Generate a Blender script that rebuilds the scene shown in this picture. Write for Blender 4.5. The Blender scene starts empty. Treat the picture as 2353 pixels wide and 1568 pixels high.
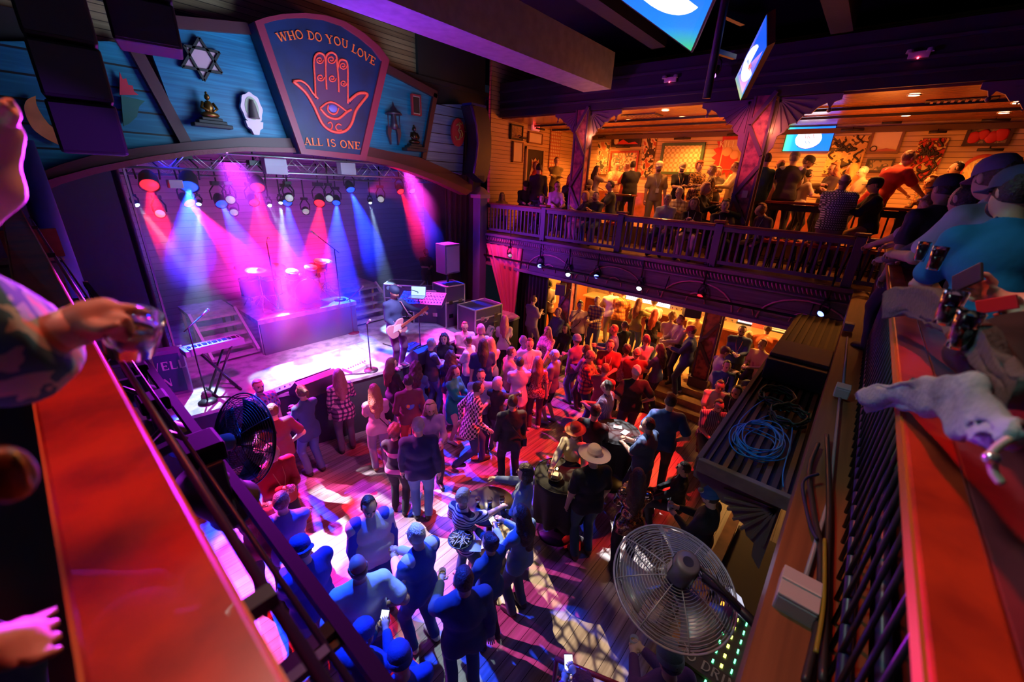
import bpy, bmesh, math, random
import numpy as np
from mathutils import Vector, Matrix
random.seed(7); RNG = np.random.RandomState(5)
SC = bpy.context.scene
COL = SC.collection
PI = math.pi
R = math.radians

# ---------------------------------------------------------------- camera
H = 5.0            # lens height above the dance floor
FPX = 934.52       # focal length in pixels of the 2353 px wide frame
CW = np.array([[0.64972875, -0.25427069, 0.71637907],
               [-0.75897548, -0.26971486, 0.59262983],
               [0.04252969, -0.92876278, -0.36822672]])   # rows: world axes in lens axes
CAMP = np.array([0.0, 0.0, H])

def ray(x, y):
    return CW @ np.array([(x - 1176.5) / FPX, (y - 784.0) / FPX, 1.0])
def onz(x, y, z=0.0):
    d = ray(x, y); return Vector(CAMP + d * ((z - H) / d[2]))
def onx(x, y, X):
    d = ray(x, y); return Vector(CAMP + d * (X / d[0]))
def ony(x, y, Y):
    d = ray(x, y); return Vector(CAMP + d * (Y / d[1]))
def proj(p):
    q = CW.T @ (np.array(p, float) - CAMP); return (1176.5 + FPX * q[0] / q[2], 784 + FPX * q[1] / q[2])

cam = bpy.data.cameras.new('camera'); camo = bpy.data.objects.new('camera', cam); COL.objects.link(camo)
cam.sensor_width = 36.0; cam.lens = FPX * 36.0 / 2353.0; cam.clip_start = 0.05; cam.clip_end = 100
Mx = Matrix.Identity(4)
rt = CW @ np.array([1, 0, 0]); up = -(CW @ np.array([0, 1, 0])); bk = -(CW @ np.array([0, 0, 1]))
for i in range(3):
    Mx[i][0] = rt[i]; Mx[i][1] = up[i]; Mx[i][2] = bk[i]; Mx[i][3] = CAMP[i]
camo.matrix_world = Mx
cam.dof.use_dof = True; cam.dof.focus_distance = 7.5; cam.dof.aperture_fstop = 1.9
SC.camera = camo

# ---------------------------------------------------------------- materials
MATS = {}
def mat(name, col, rough=0.6, metal=0.0, emit=None, es=1.0, bump=0.0, bscale=40.0, var=0.0, vscale=6.0, spec=None, alpha=None, trans=0.0, coat=0.0):
    """principled material; var: low-contrast blotches, bump: fine grain"""
    if name in MATS: return MATS[name]
    m = bpy.data.materials.new(name); m.use_nodes = True; nt = m.node_tree; b = nt.nodes['Principled BSDF']
    c = (col[0], col[1], col[2], 1)
    b.inputs['Base Color'].default_value = c; b.inputs['Roughness'].default_value = rough; b.inputs['Metallic'].default_value = metal
    if spec is not None: b.inputs['Specular IOR Level'].default_value = spec
    if trans: b.inputs['Transmission Weight'].default_value = trans; b.inputs['IOR'].default_value = 1.2
    if coat: b.inputs['Coat Weight'].default_value = coat
    if emit is not None:
        b.inputs['Emission Color'].default_value = (*emit, 1); b.inputs['Emission Strength'].default_value = es
    if var or bump:
        tc = nt.nodes.new('ShaderNodeTexCoord')
        if var:
            n = nt.nodes.new('ShaderNodeTexNoise'); n.inputs['Scale'].default_value = vscale; n.inputs['Detail'].default_value = 4
            nt.links.new(tc.outputs['Object'], n.inputs['Vector'])
            r = nt.nodes.new('ShaderNodeValToRGB'); e = r.color_ramp.elements
            e[0].position = 0.3; e[1].position = 0.7
            e[0].color = (col[0]*(1-var), col[1]*(1-var), col[2]*(1-var), 1); e[1].color = (min(1,col[0]*(1+var)), min(1,col[1]*(1+var)), min(1,col[2]*(1+var)), 1)
            nt.links.new(n.outputs['Fac'], r.inputs['Fac']); nt.links.new(r.outputs['Color'], b.inputs['Base Color'])
        if bump:
            n2 = nt.nodes.new('ShaderNodeTexNoise'); n2.inputs['Scale'].default_value = bscale
            nt.links.new(tc.outputs['Object'], n2.inputs['Vector'])
            bp = nt.nodes.new('ShaderNodeBump'); bp.inputs['Strength'].default_value = bump; bp.inputs['Distance'].default_value = 0.02
            nt.links.new(n2.outputs['Fac'], bp.inputs['Height']); nt.links.new(bp.outputs['Normal'], b.inputs['Normal'])
    MATS[name] = m; return m

def planks(name, c1, c2, gap, axis='Z', pitch=0.14, gapw=0.07, grain_axis='X', rough=0.6, grain=0.35, seams=0.0, spec=0.5):
    """painted or bare boards: gaps every PITCH metres along AXIS, stretched grain along GRAIN_AXIS, all in object space"""
    if name in MATS: return MATS[name]
    m = bpy.data.materials.new(name); m.use_nodes = True; nt = m.node_tree; N = nt.nodes.new; L = nt.links.new; b = nt.nodes['Principled BSDF']
    tc = N('ShaderNodeTexCoord'); sp = N('ShaderNodeSeparateXYZ'); L(tc.outputs['Object'], sp.inputs[0])
    dv = N('ShaderNodeMath'); dv.operation = 'DIVIDE'; L(sp.outputs[axis], dv.inputs[0]); dv.inputs[1].default_value = pitch
    fr = N('ShaderNodeMath'); fr.operation = 'FRACT'; L(dv.outputs[0], fr.inputs[0])
    fl = N('ShaderNodeMath'); fl.operation = 'FLOOR'; L(dv.outputs[0], fl.inputs[0])
    gp = N('ShaderNodeMath'); gp.operation = 'LESS_THAN'; L(fr.outputs[0], gp.inputs[0]); gp.inputs[1].default_value = gapw
    mp = N('ShaderNodeMapping'); sc = {'X': (0.6, 14, 14), 'Y': (14, 0.6, 14), 'Z': (14, 14, 0.6)}[grain_axis]; mp.inputs['Scale'].default_value = sc
    L(tc.outputs['Object'], mp.inputs[0])
    ns = N('ShaderNodeTexNoise'); ns.inputs['Scale'].default_value = 1.6; ns.inputs['Detail'].default_value = 5; L(mp.outputs[0], ns.inputs['Vector'])
    wn = N('ShaderNodeTexWhiteNoise'); wn.noise_dimensions = '1D'; L(fl.outputs[0], wn.inputs['W'])
    ad = N('ShaderNodeMath'); ad.operation = 'MULTIPLY_ADD'; L(wn.outputs['Value'], ad.inputs[0]); ad.inputs[1].default_value = grain; 
    sb = N('ShaderNodeMath'); sb.operation = 'SUBTRACT'; L(ns.outputs['Fac'], sb.inputs[0]); sb.inputs[1].default_value = grain / 2; L(sb.outputs[0], ad.inputs[2])
    rp = N('ShaderNodeValToRGB'); rp.color_ramp.elements[0].position = 0.32; rp.color_ramp.elements[1].position = 0.68
    rp.color_ramp.elements[0].color = (*c1, 1); rp.color_ramp.elements[1].color = (*c2, 1); L(ad.outputs[0], rp.inputs['Fac'])
    mx = N('ShaderNodeMix'); mx.data_type = 'RGBA'; L(gp.outputs[0], mx.inputs['Factor']); L(rp.outputs['Color'], mx.inputs['A']); mx.inputs['B'].default_value = (*gap, 1)
    L(mx.outputs['Result'], b.inputs['Base Color']); b.inputs['Roughness'].default_value = rough; b.inputs['Specular IOR Level'].default_value = spec
    bp = N('ShaderNodeBump'); bp.inputs['Strength'].default_value = 0.5; bp.inputs['Distance'].default_value = 0.01; bp.invert = True
    L(gp.outputs[0], bp.inputs['Height']); L(bp.outputs['Normal'], b.inputs['Normal'])
    MATS[name] = m; return m

def pattern(name, kind, c1, c2, c3=None, scale=1.0, rough=0.8):
    """cloth and picture patterns: plaid, check, hstripe, vstripe, floral, blobs, sequin, worn"""
    if name in MATS: return MATS[name]
    c3 = c3 or c1
    m = bpy.data.materials.new(name); m.use_nodes = True; nt = m.node_tree; N = nt.nodes.new; L = nt.links.new; b = nt.nodes['Principled BSDF']
    b.inputs['Roughness'].default_value = rough
    tc = N('ShaderNodeTexCoord'); V = tc.outputs['Object']
    def sep(): s = N('ShaderNodeSeparateXYZ'); L(V, s.inputs[0]); return s
    def stripe(sock, per, w):
        d = N('ShaderNodeMath'); d.operation = 'DIVIDE'; L(sock, d.inputs[0]); d.inputs[1].default_value = per
        f = N('ShaderNodeMath'); f.operation = 'FRACT'; L(d.outputs[0], f.inputs[0])
        g = N('ShaderNodeMath'); g.operation = 'LESS_THAN'; L(f.outputs[0], g.inputs[0]); g.inputs[1].default_value = w; return g.outputs[0]
    def mix(f, a, bb):
        x = N('ShaderNodeMix'); x.data_type = 'RGBA'; L(f, x.inputs['Factor'])
        for s, k in ((a, 'A'), (bb, 'B')):
            if isinstance(s, tuple): x.inputs[k].default_value = (*s, 1)
            else: L(s, x.inputs[k])
        return x.outputs['Result']
    if kind in ('plaid', 'check'):
        s = sep(); a = N('ShaderNodeMath'); a.operation = 'ADD'; L(s.outputs['X'], a.inputs[0]); L(s.outputs['Y'], a.inputs[1])
        fx = stripe(a.outputs[0], 0.09 * scale, 0.42); fz = stripe(s.outputs['Z'], 0.09 * scale, 0.42)
        c = mix(fx, c1, c2); c = mix(fz, c, mix(fx, c2, c3)); out = c
    elif kind == 'hstripe':
        s = sep(); out = mix(stripe(s.outputs['Z'], 0.045 * scale, 0.4), c1, c2)
    elif kind == 'bands':
        s = sep(); out = mix(stripe(s.outputs['Z'], 0.3 * scale, 0.3), c1, c2)
    elif kind == 'vstripe':
        s = sep(); out = mix(stripe(s.outputs['X'], 0.03 * scale, 0.3), c1, c2)
    elif kind in ('floral', 'blobs', 'sequin', 'worn'):
        v = N('ShaderNodeTexVoronoi' if kind in ('floral', 'sequin') else 'ShaderNodeTexNoise')
        v.inputs['Scale'].default_value = {'floral': 26, 'blobs': 7, 'sequin': 90, 'worn': 5}[kind] * scale
        L(V, v.inputs['Vector'])
        if kind == 'blobs': v.inputs['Distortion'].default_value = 1.6; v.inputs['Detail'].default_value = 2
        if kind == 'worn': v.inputs['Detail'].default_value = 8
        r = N('ShaderNodeValToRGB'); e = r.color_ramp.elements
        L(v.outputs['Distance' if kind in ('floral', 'sequin') else 'Fac'], r.inputs['Fac'])
        if kind == 'worn':
            e[0].position = 0.36; e[1].position = 0.56; e[0].color = (*c2, 1); e[1].color = (*c1, 1)
        else:
            r.color_ramp.interpolation = 'CONSTANT'; e[0].position = 0; e[1].position = 0.36 if kind != 'blobs' else 0.47; e[0].color = (*c1, 1); e[1].color = (*c2, 1)
            x = r.color_ramp.elements.new(0.55 if kind != 'blobs' else 0.56); x.color = (*c3, 1)
        out = r.outputs['Color']
        if kind == 'sequin':
            b.inputs['Metallic'].default_value = 0.9; b.inputs['Roughness'].default_value = 0.18
            bp = N('ShaderNodeBump'); bp.inputs['Strength'].default_value = 1.0; bp.inputs['Distance'].default_value = 0.02
            L(v.outputs['Color'], bp.inputs['Height']); L(bp.outputs['Normal'], b.inputs['Normal'])
    L(out, b.inputs['Base Color'])
    MATS[name] = m; return m

def emis(name, col, s):
    return mat(name, (0.02, 0.02, 0.02), 0.5, emit=col, es=s)

# ---------------------------------------------------------------- mesh builder
class MB:
    def __init__(s): s.v = []; s.f = []; s.m = []; s.sm = []; s.mi = 0
    def add(s, vs, fs, smooth=False):
        k = len(s.v); s.v += [tuple(p) for p in vs]; s.f += [tuple(i + k for i in f) for f in fs]
        s.m += [s.mi] * len(fs); s.sm += [smooth] * len(fs); return s
    def box(s, c, d, rot=None):
        hx, hy, hz = d[0]/2, d[1]/2, d[2]/2
        P = [Vector((x*hx, y*hy, z*hz)) for x in (-1, 1) for y in (-1, 1) for z in (-1, 1)]
        if rot is not None:
            M = rot if isinstance(rot, Matrix) else Matrix.Rotation(rot, 3, 'Z')
            P = [M @ p for p in P]
        c = Vector(c); P = [p + c for p in P]
        return s.add(P, [(0,1,3,2),(4,6,7,5),(0,4,5,1),(2,3,7,6),(0,2,6,4),(1,5,7,3)])
    def bar(s, p, q, w, h, up=(0,0,1)):
        """rectangular bar from p to q"""
        p, q = Vector(p), Vector(q); d = q - p; l = d.length
        if l < 1e-6: return s
        d.normalize(); u = Vector(up); x = d.cross(u)
        if x.length < 1e-4: x = d.cross(Vector((1,0,0)))
        x.normalize(); u = x.cross(d)
        M = Matrix((x, d, u)).transposed()
        return s.box((p+q)/2, (w, l, h), M)
    def tube(s, path, r, n=8, caps=True):
        path = [Vector(p) for p in path]; rs = r if isinstance(r, (list, tuple)) else [r]*len(path)
        vs = []; fs = []; ref = None
        for i, p in enumerate(path):
            d = (path[min(i+1, len(path)-1)] - path[max(i-1, 0)])
            if d.length < 1e-9: d = Vector((0,0,1))
            d.normalize()
            if ref is None:
                ref = d.orthogonal().normalized()
            ref = (ref - d*ref.dot(d))
            if ref.length < 1e-6: ref = d.orthogonal()
            ref.normalize(); b = d.cross(ref)
            for k in range(n):
                a = 2*PI*k/n; vs.append(p + (ref*math.cos(a) + b*math.sin(a))*rs[i])
        for i in range(len(path)-1):
            for k in range(n):
                a, b2 = i*n+k, i*n+(k+1) % n; fs.append((a, b2, b2+n, a+n))
        if caps: fs.append(tuple(range(n-1, -1, -1))); fs.append(tuple((len(path)-1)*n + k for k in range(n)))
        return s.add(vs, fs, True)
    def cyl(s, p, q, r, r2=None, n=16): return s.tube([p, q], [r, r if r2 is None else r2], n)
    def lathe(s, prof, o=(0,0,0), n=24, M=None):
        vs = []; fs = []; o = Vector(o)
        for (r, z) in prof:
            for k in range(n):
                a = 2*PI*k/n; p = Vector((r*math.cos(a), r*math.sin(a), z)); p = (M @ p if M is not None else p) + o; vs.append(p)
        for i in range(len(prof)-1):
            for k in range(n):
                a, b = i*n+k, i*n+(k+1) % n; fs.append((a, b, b+n, a+n))
        return s.add(vs, fs, True)
    def ball(s, c, r, n=10, m=6, M=None):
        r = (r, r, r) if isinstance(r, (int, float)) else r
        c = Vector(c); vs = []; fs = []
        for i in range(m+1):
            t = PI*i/m
            for k in range(n):
                a = 2*PI*k/n; p = Vector((r[0]*math.sin(t)*math.cos(a), r[1]*math.sin(t)*math.sin(a), r[2]*math.cos(t)))
                vs.append((M @ p if M is not None else p) + c)
        for i in range(m):
            for k in range(n):
                a, b = i*n+k, i*n+(k+1) % n; fs.append((a, a+n, b+n, b))
        return s.add(vs, fs, True)
    def prism(s, pts, n):
        """polygon pts (3D, planar) extruded by vector n"""
        n = Vector(n); P = [Vector(p) for p in pts]; k = len(P)
        vs = P + [p + n for p in P]
        nn = Vector((0,0,0))
        for i in range(k): nn += P[i].cross(P[(i+1) % k])
        fs = [tuple(range(k-1, -1, -1)), tuple(range(k, 2*k))] + [(i, (i+1) % k, (i+1) % k + k, i+k) for i in range(k)]
        if nn.dot(n) < 0: fs = [tuple(reversed(f)) for f in fs]
        return s.add(vs, fs)
    def strip(s, A, B, n):
        """band between polylines A and B extruded by n"""
        for i in range(len(A)-1): s.prism([A[i], A[i+1], B[i+1], B[i]], n)
        return s
    def mesh(s, name):
        me = bpy.data.meshes.new(name); me.from_pydata(s.v, [], s.f)
        me.polygons.foreach_set('material_index', s.m); me.polygons.foreach_set('use_smooth', s.sm); me.update(); return me
    def build(s, name, mats, parent=None, bevel=0, loc=None, rz=None):
        me = s.mesh(name)
        for m in (mats if isinstance(mats, (list, tuple)) else [mats]): me.materials.append(m)
        o = bpy.data.objects.new(name, me); COL.objects.link(o)
        if parent is not None: o.parent = parent
        if loc is not None: o.location = loc
        if rz is not None: o.rotation_euler.z = rz
        if bevel:
            b = o.modifiers.new('bevel', 'BEVEL'); b.width = bevel; b.segments = 2; b.limit_method = 'ANGLE'
        return o

def tag(o, label=None, cat=None, group=None, kind=None):
    if label: o['label'] = label
    if cat: o['category'] = cat
    if group: o['group'] = group
    if kind: o['kind'] = kind
    return o
def empty(name, loc=(0,0,0), rz=0.0):
    o = bpy.data.objects.new(name, None); COL.objects.link(o); o.location = loc; o.rotation_euler.z = rz; o.empty_display_size = 0.1; return o
def thing(name, label, cat, loc=(0,0,0), rz=0.0, group=None):
    return tag(empty(name, loc, rz), label, cat, group)
def struct(o): o['kind'] = 'structure'; return o
def clone(root, loc=None, rz=None, label=None, group=None):
    r = root.copy(); COL.objects.link(r)
    for ch in root.children:
        c = ch.copy(); COL.objects.link(c); c.parent = r
        for g in ch.children:
            d = g.copy(); COL.objects.link(d); d.parent = c
    if loc is not None: r.location = loc
    if rz is not None: r.rotation_euler.z = rz
    if label: r['label'] = label
    if group: r['group'] = group
    return r
def sbox(name, c, d, m, kind='structure', bevel=0):
    o = MB().box((0,0,0), d).build(name, m, loc=c, bevel=bevel)
    if kind: o['kind'] = kind
    return o

# ---------------------------------------------------------------- slab-serif lettering (strokes)
def arc(cx, cy, rx, ry, a0, a1, n=12): return [(cx + rx*math.cos(R(a0 + (a1-a0)*i/n)), cy + ry*math.sin(R(a0 + (a1-a0)*i/n))) for i in range(n+1)]
T, t_ = 0.17, 0.07
GL = {
 'W': (1.25, [([(0.12,1),(0.38,0)],T),([(0.38,0),(0.62,1)],t_),([(0.62,1),(0.86,0)],T),([(0.86,0),(1.12,1)],t_)], [(0.12,1),(0.62,1),(1.12,1)]),
 'H': (0.95, [([(0.2,0),(0.2,1)],T),([(0.75,0),(0.75,1)],T),([(0.2,.5),(0.75,.5)],t_)], [(0.2,1),(0.75,1),(0.2,0),(0.75,0)]),
 'O': (0.95, [(arc(.47,.5,.36,.47,0,360,20),.13)], []),
 'D': (0.9, [([(0.2,0),(0.2,1)],T),([(0.2,.96)]+arc(.38,.5,.4,.46,90,-90)+[(0.2,.04)],.11)], [(0.14,1),(0.14,0)]),
 'Y': (0.95, [([(0.12,1),(0.46,.48)],T),([(0.82,1),(0.46,.48)],t_),([(0.46,.48),(0.46,0)],T)], [(0.14,1),(0.8,1),(0.46,0)]),
 'U': (0.92, [([(0.2,1),(0.2,.35)]+arc(.46,.32,.26,.28,180,360)+[(0.72,1)],.12)], [(0.2,1),(0.72,1)]),
 'L': (0.75, [([(0.2,0),(0.2,1)],T),([(0.2,.04),(0.66,.04)],.08),([(0.66,.0),(0.66,.24)],t_)], [(0.2,1),(0.14,0)]),
 'V': (0.95, [([(0.12,1),(0.46,0)],T),([(0.46,0),(0.82,1)],t_)], [(0.12,1),(0.82,1)]),
 'E': (0.78, [([(0.2,0),(0.2,1)],T),([(0.2,.04),(0.66,.04)],.08),([(0.2,.96),(0.66,.96)],.08),([(0.2,.5),(0.52,.5)],t_),([(0.66,0),(0.66,.22)],t_),([(0.66,1),(0.66,.78)],t_),([(0.52,.4),(0.52,.6)],t_)], [(0.14,1),(0.14,0)]),
 'A': (0.95, [([(0.14,0),(0.46,1)],t_),([(0.46,1),(0.8,0)],T),([(0.26,.34),(0.66,.34)],t_)], [(0.14,0),(0.8,0)]),
 'I': (0.45, [([(0.22,0),(0.22,1)],T)], [(0.22,1),(0.22,0)]),
 'S': (0.78, [(arc(.38,.74,.24,.22,20,250,10)+arc(.38,.27,.26,.24,80,-160,10),.12)], []),
 'N': (0.95, [([(0.2,0),(0.2,1)],t_),([(0.2,1),(0.74,0)],T),([(0.74,0),(0.74,1)],t_)], [(0.2,1),(0.74,1),(0.2,0)]),
 'K': (0.9, [([(0.2,0),(0.2,1)],T),([(0.2,.45),(0.72,1)],t_),([(0.34,.58),(0.76,0)],T)], [(0.2,1),(0.2,0)]),
 'R': (0.9, [([(0.2,0),(0.2,1)],T),([(0.2,.96)]+arc(.42,.74,.26,.22,90,-90)+[(0.2,.52)],.1),([(0.42,.5),(0.76,0)],T)], [(0.14,1),(0.2,0)]),
 'X': (0.9, [([(0.14,1),(0.76,0)],T),([(0.76,1),(0.14,0)],t_)], []),
 'T': (0.85, [([(0.42,0),(0.42,1)],T),([(0.08,.96),(0.76,.96)],.08)], [(0.42,0)]),
 'P': (0.85, [([(0.2,0),(0.2,1)],T),([(0.2,.96)]+arc(.42,.72,.26,.24,90,-90)+[(0.2,.48)],.1)], [(0.14,1),(0.2,0)]),
 'B': (0.85, [([(0.2,0),(0.2,1)],T),([(0.2,.96)]+arc(.42,.75,.22,.21,90,-90)+[(0.2,.53)],.1),([(0.2,.53)]+arc(.42,.28,.27,.25,90,-90)+[(0.2,.04)],.1)], []),
 ' ': (0.45, [], []),
}
def text_width(s, h): return sum(GL[c][0] for c in s) * h
def letter(mb, ch, h, P, nrm, th=0.012, serif=True):
    """P(u,v) -> 3D point; nrm extrusion direction (unit)"""
    w, strokes, ser = GL[ch]
    lay = 0
    for pts, wd in strokes:
        for i in range(len(pts)-1):
            (x0, y0), (x1, y1) = pts[i], pts[i+1]; dx, dy = x1-x0, y1-y0; l = math.hypot(dx, dy) or 1; nx, ny = -dy/l*wd/2, dx/l*wd/2
            q = [(x0+nx, y0+ny), (x1+nx, y1+ny), (x1-nx, y1-ny), (x0-nx, y0-ny)]
            lay += 1
            mb.prism([P(a*h, b*h) for a, b in q], Vector(nrm)*(th + 0.0004*lay))
    if serif:
        for (x, y) in ser:
            yy = 0.965 if y == 1 else 0.035; q = [(x-.15, yy-.035), (x+.15, yy-.035), (x+.15, yy+.035), (x-.15, yy+.035)]
            lay += 1
            mb.prism([P(a*h, b*h) for a, b in q], Vector(nrm)*(th + 0.0004*lay))
def write(mb, s, h, o, ux, uy, nrm, th=0.012, serif=True, center=False):
    o, ux, uy = Vector(o), Vector(ux).normalized(), Vector(uy).normalized(); x = -text_width(s, h)/2 if center else 0
    for ch in s:
        xx = x; letter(mb, ch, h, lambda a, b: o + ux*(xx + a) + uy*b, nrm, th, serif); x += GL[ch][0]*h
# ================================================================ building
blk = mat('black_paint', (0.012, 0.012, 0.014), 0.55)
blkmat = mat('black_metal', (0.02, 0.02, 0.022), 0.4, metal=0.6)
dkwood = planks('dark_wood', (0.035, 0.018, 0.012), (0.07, 0.034, 0.02), (0.01, 0.006, 0.004), 'Z', 3.0, 0.0, 'Y', 0.45)
floorm = planks('dance_floor_boards', (0.2, 0.15, 0.14), (0.4, 0.33, 0.31), (0.03, 0.015, 0.01), 'Y', 0.14, 0.05, 'X', 0.38, 0.3)
f_ = sbox('floor', (6.5, 2.5, -0.05), (17, 14, 0.1), floorm)
sbox('ceiling', (6.5, 4, 8.75), (19, 20, 0.1), mat('ceiling_black', (0.02, 0.018, 0.022), 0.8))
wl = mat('wall_black', (0.018, 0.016, 0.02), 0.8, bump=0.2, bscale=8)
sbox('wall_left', (-2.6, 4, 4.3), (0.1, 20, 8.9), wl)
sbox('wall_rear', (6.5, -4.6, 4.3), (19, 0.1, 8.9), wl)
clap = planks('clapboard_yellow', (0.62, 0.42, 0.19), (0.74, 0.52, 0.26), (0.16, 0.09, 0.04), 'Z', 0.115, 0.1, 'Y', 0.6)
clapx = planks('clapboard_yellow_side', (0.62, 0.42, 0.19), (0.74, 0.52, 0.26), (0.16, 0.09, 0.04), 'Z', 0.115, 0.1, 'X', 0.6)
sbox('wall_right', (14.15, 2.3, 6.0), (0.1, 13.8, 5.4), clap)
sbox('wall_right_wainscot', (14.08, 2.3, 4.35), (0.06, 13.7, 0.85), mat('wainscot_red', (0.3, 0.08, 0.03), 0.5, var=0.3))
sbox('wall_right_lower', (13.6, 2.3, 1.6), (0.1, 13.8, 3.4), mat('bar_back_wall', (0.34, 0.2, 0.09), 0.6, var=0.3))
# stage wall pieces above and beside the opening
tan = planks('tan_boards', (0.22, 0.14, 0.07), (0.34, 0.24, 0.13), (0.06, 0.035, 0.02), 'Z', 0.1, 0.12, 'X', 0.7)
sbox('wall_stage_upper', (2.5, 9.4, 7.5), (9.5, 0.1, 2.6), tan)
sbox('wall_stage_dark', (8.35, 9.33, 7.5), (2.3, 0.14, 2.6), wl)
sbox('wall_end_mezzanine', (11.85, 9.15, 6.05), (4.5, 0.1, 5.3), clapx)
sbox('wall_stage_left_leg', (-0.65, 9.3, 3.4), (3.6, 0.14, 6.8), wl)
sbox('wall_stage_right_leg', (9.25, 9.9, 3.2), (0.3, 1.2, 6.4), wl)
# stage house
sbox('wall_stage_back', (5, 12.7, 3.9), (11, 0.12, 7.8), planks('stage_back_boards', (0.3, 0.3, 0.32), (0.4, 0.4, 0.43), (0.12, 0.12, 0.14), 'Z', 0.16, 0.07, 'X', 0.7))
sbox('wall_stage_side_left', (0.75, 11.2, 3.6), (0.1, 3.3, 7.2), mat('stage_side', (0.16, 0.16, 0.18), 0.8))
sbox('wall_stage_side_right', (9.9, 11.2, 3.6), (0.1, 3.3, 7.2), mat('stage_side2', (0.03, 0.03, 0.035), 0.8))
sbox('ceiling_stage', (5.2, 11.0, 7.2), (9.6, 3.6, 0.1), wl)
STZ = 1.25
edge = [(-0.6, 7.5), (1.0, 7.48), (1.8, 7.36), (2.75, 7.08), (3.6, 6.84), (4.4, 6.72), (5.0, 6.68), (5.45, 6.72), (5.7, 7.02), (7.0, 7.12), (8.95, 7.15)]
stm = pattern('stage_boards', 'worn', (0.62, 0.62, 0.64), (0.34, 0.34, 0.37), rough=0.42)
s_ = MB(); s_.prism([(x, y, STZ - .06) for x, y in edge] + [(9.8, 9.3, STZ - .06), (9.8, 12.65, STZ - .06), (0.8, 12.65, STZ - .06), (0.8, 9.35, STZ - .06), (-0.6, 9.15, STZ - .06)], (0, 0, .06))
st = struct(s_.build('floor_stage', stm))
s_ = MB(); s_.prism([(x, y + .03, 0) for x, y in edge] + [(8.95, 9.1, 0), (-0.6, 9.1, 0)], (0, 0, STZ - .07))
struct(s_.build('floor_stage_base', mat('stage_skirt', (0.03, 0.03, 0.036), 0.7)))

# ------- proscenium arch: frame bands, painted board panels
YP = 9.0
def P9(x, y, Y=YP): return ony(x, y, Y)
maroon = mat('maroon_paint', (0.16, 0.02, 0.035), 0.5, bump=0.2, bscale=20)
arch_out = [(60, 432), (130, 408), (215, 385), (330, 362), (440, 346), (560, 338), (690, 340), (830, 356), (900, 370), (960, 388), (1020, 410), (1085, 440)]
arch_in = [(75, 452), (140, 424), (220, 400), (335, 375), (440, 358), (560, 348), (690, 351), (830, 367), (898, 381), (955, 399), (1013, 421), (1072, 449)]
arch = thing('proscenium_arch', 'curved maroon arch trim over the stage opening, pink-lit along its lower edge', 'arch', P9(640, 345))
ap = Vector(arch.location)
b = MB(); b.strip([P9(x, y, 8.86) - ap for x, y in arch_out], [P9(x, y, 8.86) - ap for x, y in arch_in], (0, .3, 0)); b.build('front_trim', maroon, arch)
arch_up = [(70, 405), (140, 378), (220, 355), (330, 338), (440, 326), (560, 316), (690, 318), (830, 334), (905, 350), (965, 362), (1030, 390), (1085, 425)]
b = MB(); b.strip([P9(x, y, 8.92) - ap for x, y in arch_up], [P9(x, y, 8.92) - ap for x, y in arch_out], (0, .24, 0)); b.build('upper_trim', mat('maroon_dark', (0.07, 0.012, 0.02), 0.5), arch)

bluep = planks('blue_boards', (0.0, 0.11, 0.24), (0.005, 0.24, 0.46), (0.0, 0.03, 0.06), 'Z', 3.0, 0.0, 'X', 0.5)
bluep2 = planks('blue_boards_gapped', (0.0, 0.13, 0.22), (0.01, 0.26, 0.4), (0.005, 0.01, 0.012), 'Z', 0.30, 0.09, 'X', 0.5)
bluep3 = planks('pale_blue_boards_gapped', (0.14, 0.26, 0.5), (0.25, 0.4, 0.66), (0.01, 0.015, 0.03), 'Z', 0.22, 0.09, 'X', 0.5)
def panel(name, px, m, label, Y=9.08, th=0.09):
    o0 = P9(px[0][0], px[0][1], Y)
    p = [P9(x, y, Y) - o0 for x, y in px]
    o = MB().prism(p, (0, th, 0)).build(name, m, loc=o0); return tag(o, label, 'wall panel')
panel('board_panel', [(-60, 95), (290, 95), (430, 335), (330, 365), (200, 385), (90, 420), (-60, 430)], bluep2, 'blue-green panel of gapped boards left of the arch, with a crescent moon on it', 9.1)
panel('board_panel', [(318, 40), (600, 65), (700, 325), (560, 320), (440, 328), (425, 328)], bluep, 'blue board panel left of the keystone sign, carrying the six-pointed star', 9.06)
panel('board_panel', [(868, 150), (1000, 215), (975, 362), (905, 352), (830, 338)], bluep, 'blue board panel right of the keystone sign, with the small black frame', 9.06)
panel('board_panel', [(1003, 240), (1070, 240), (1062, 402), (1030, 392), (975, 365)], bluep3, 'pale blue gapped board panel beside the black curved cabinet at the right of the arch', 9.1)
# frame bars between the panels
def bar9(b, a, c, w, o, Y=8.98, th=.12):
    A, C = P9(*a, Y) - o, P9(*c, Y) - o; d = (C - A).normalized(); n = Vector((d.z, 0, -d.x)) * w / 2
    b.prism([A + n, C + n, C - n, A - n], (0, th, 0))
fr = thing('panel_frame', 'dark maroon timber frame dividing the painted panels above the stage', 'frame', P9(420, 330)); fo = Vector(fr.location)
for a, c, w in [((302, 95), (432, 335), .16), ((405, 50), (600, 68), .16), ((880, 152), (1005, 218), .16), ((1002, 215), (975, 365), .12)]:
    b = MB(); bar9(b, a, c, w, fo); b.build('divider', mat('maroon_dark2', (0.06, 0.012, 0.022), 0.5), fr)

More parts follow.
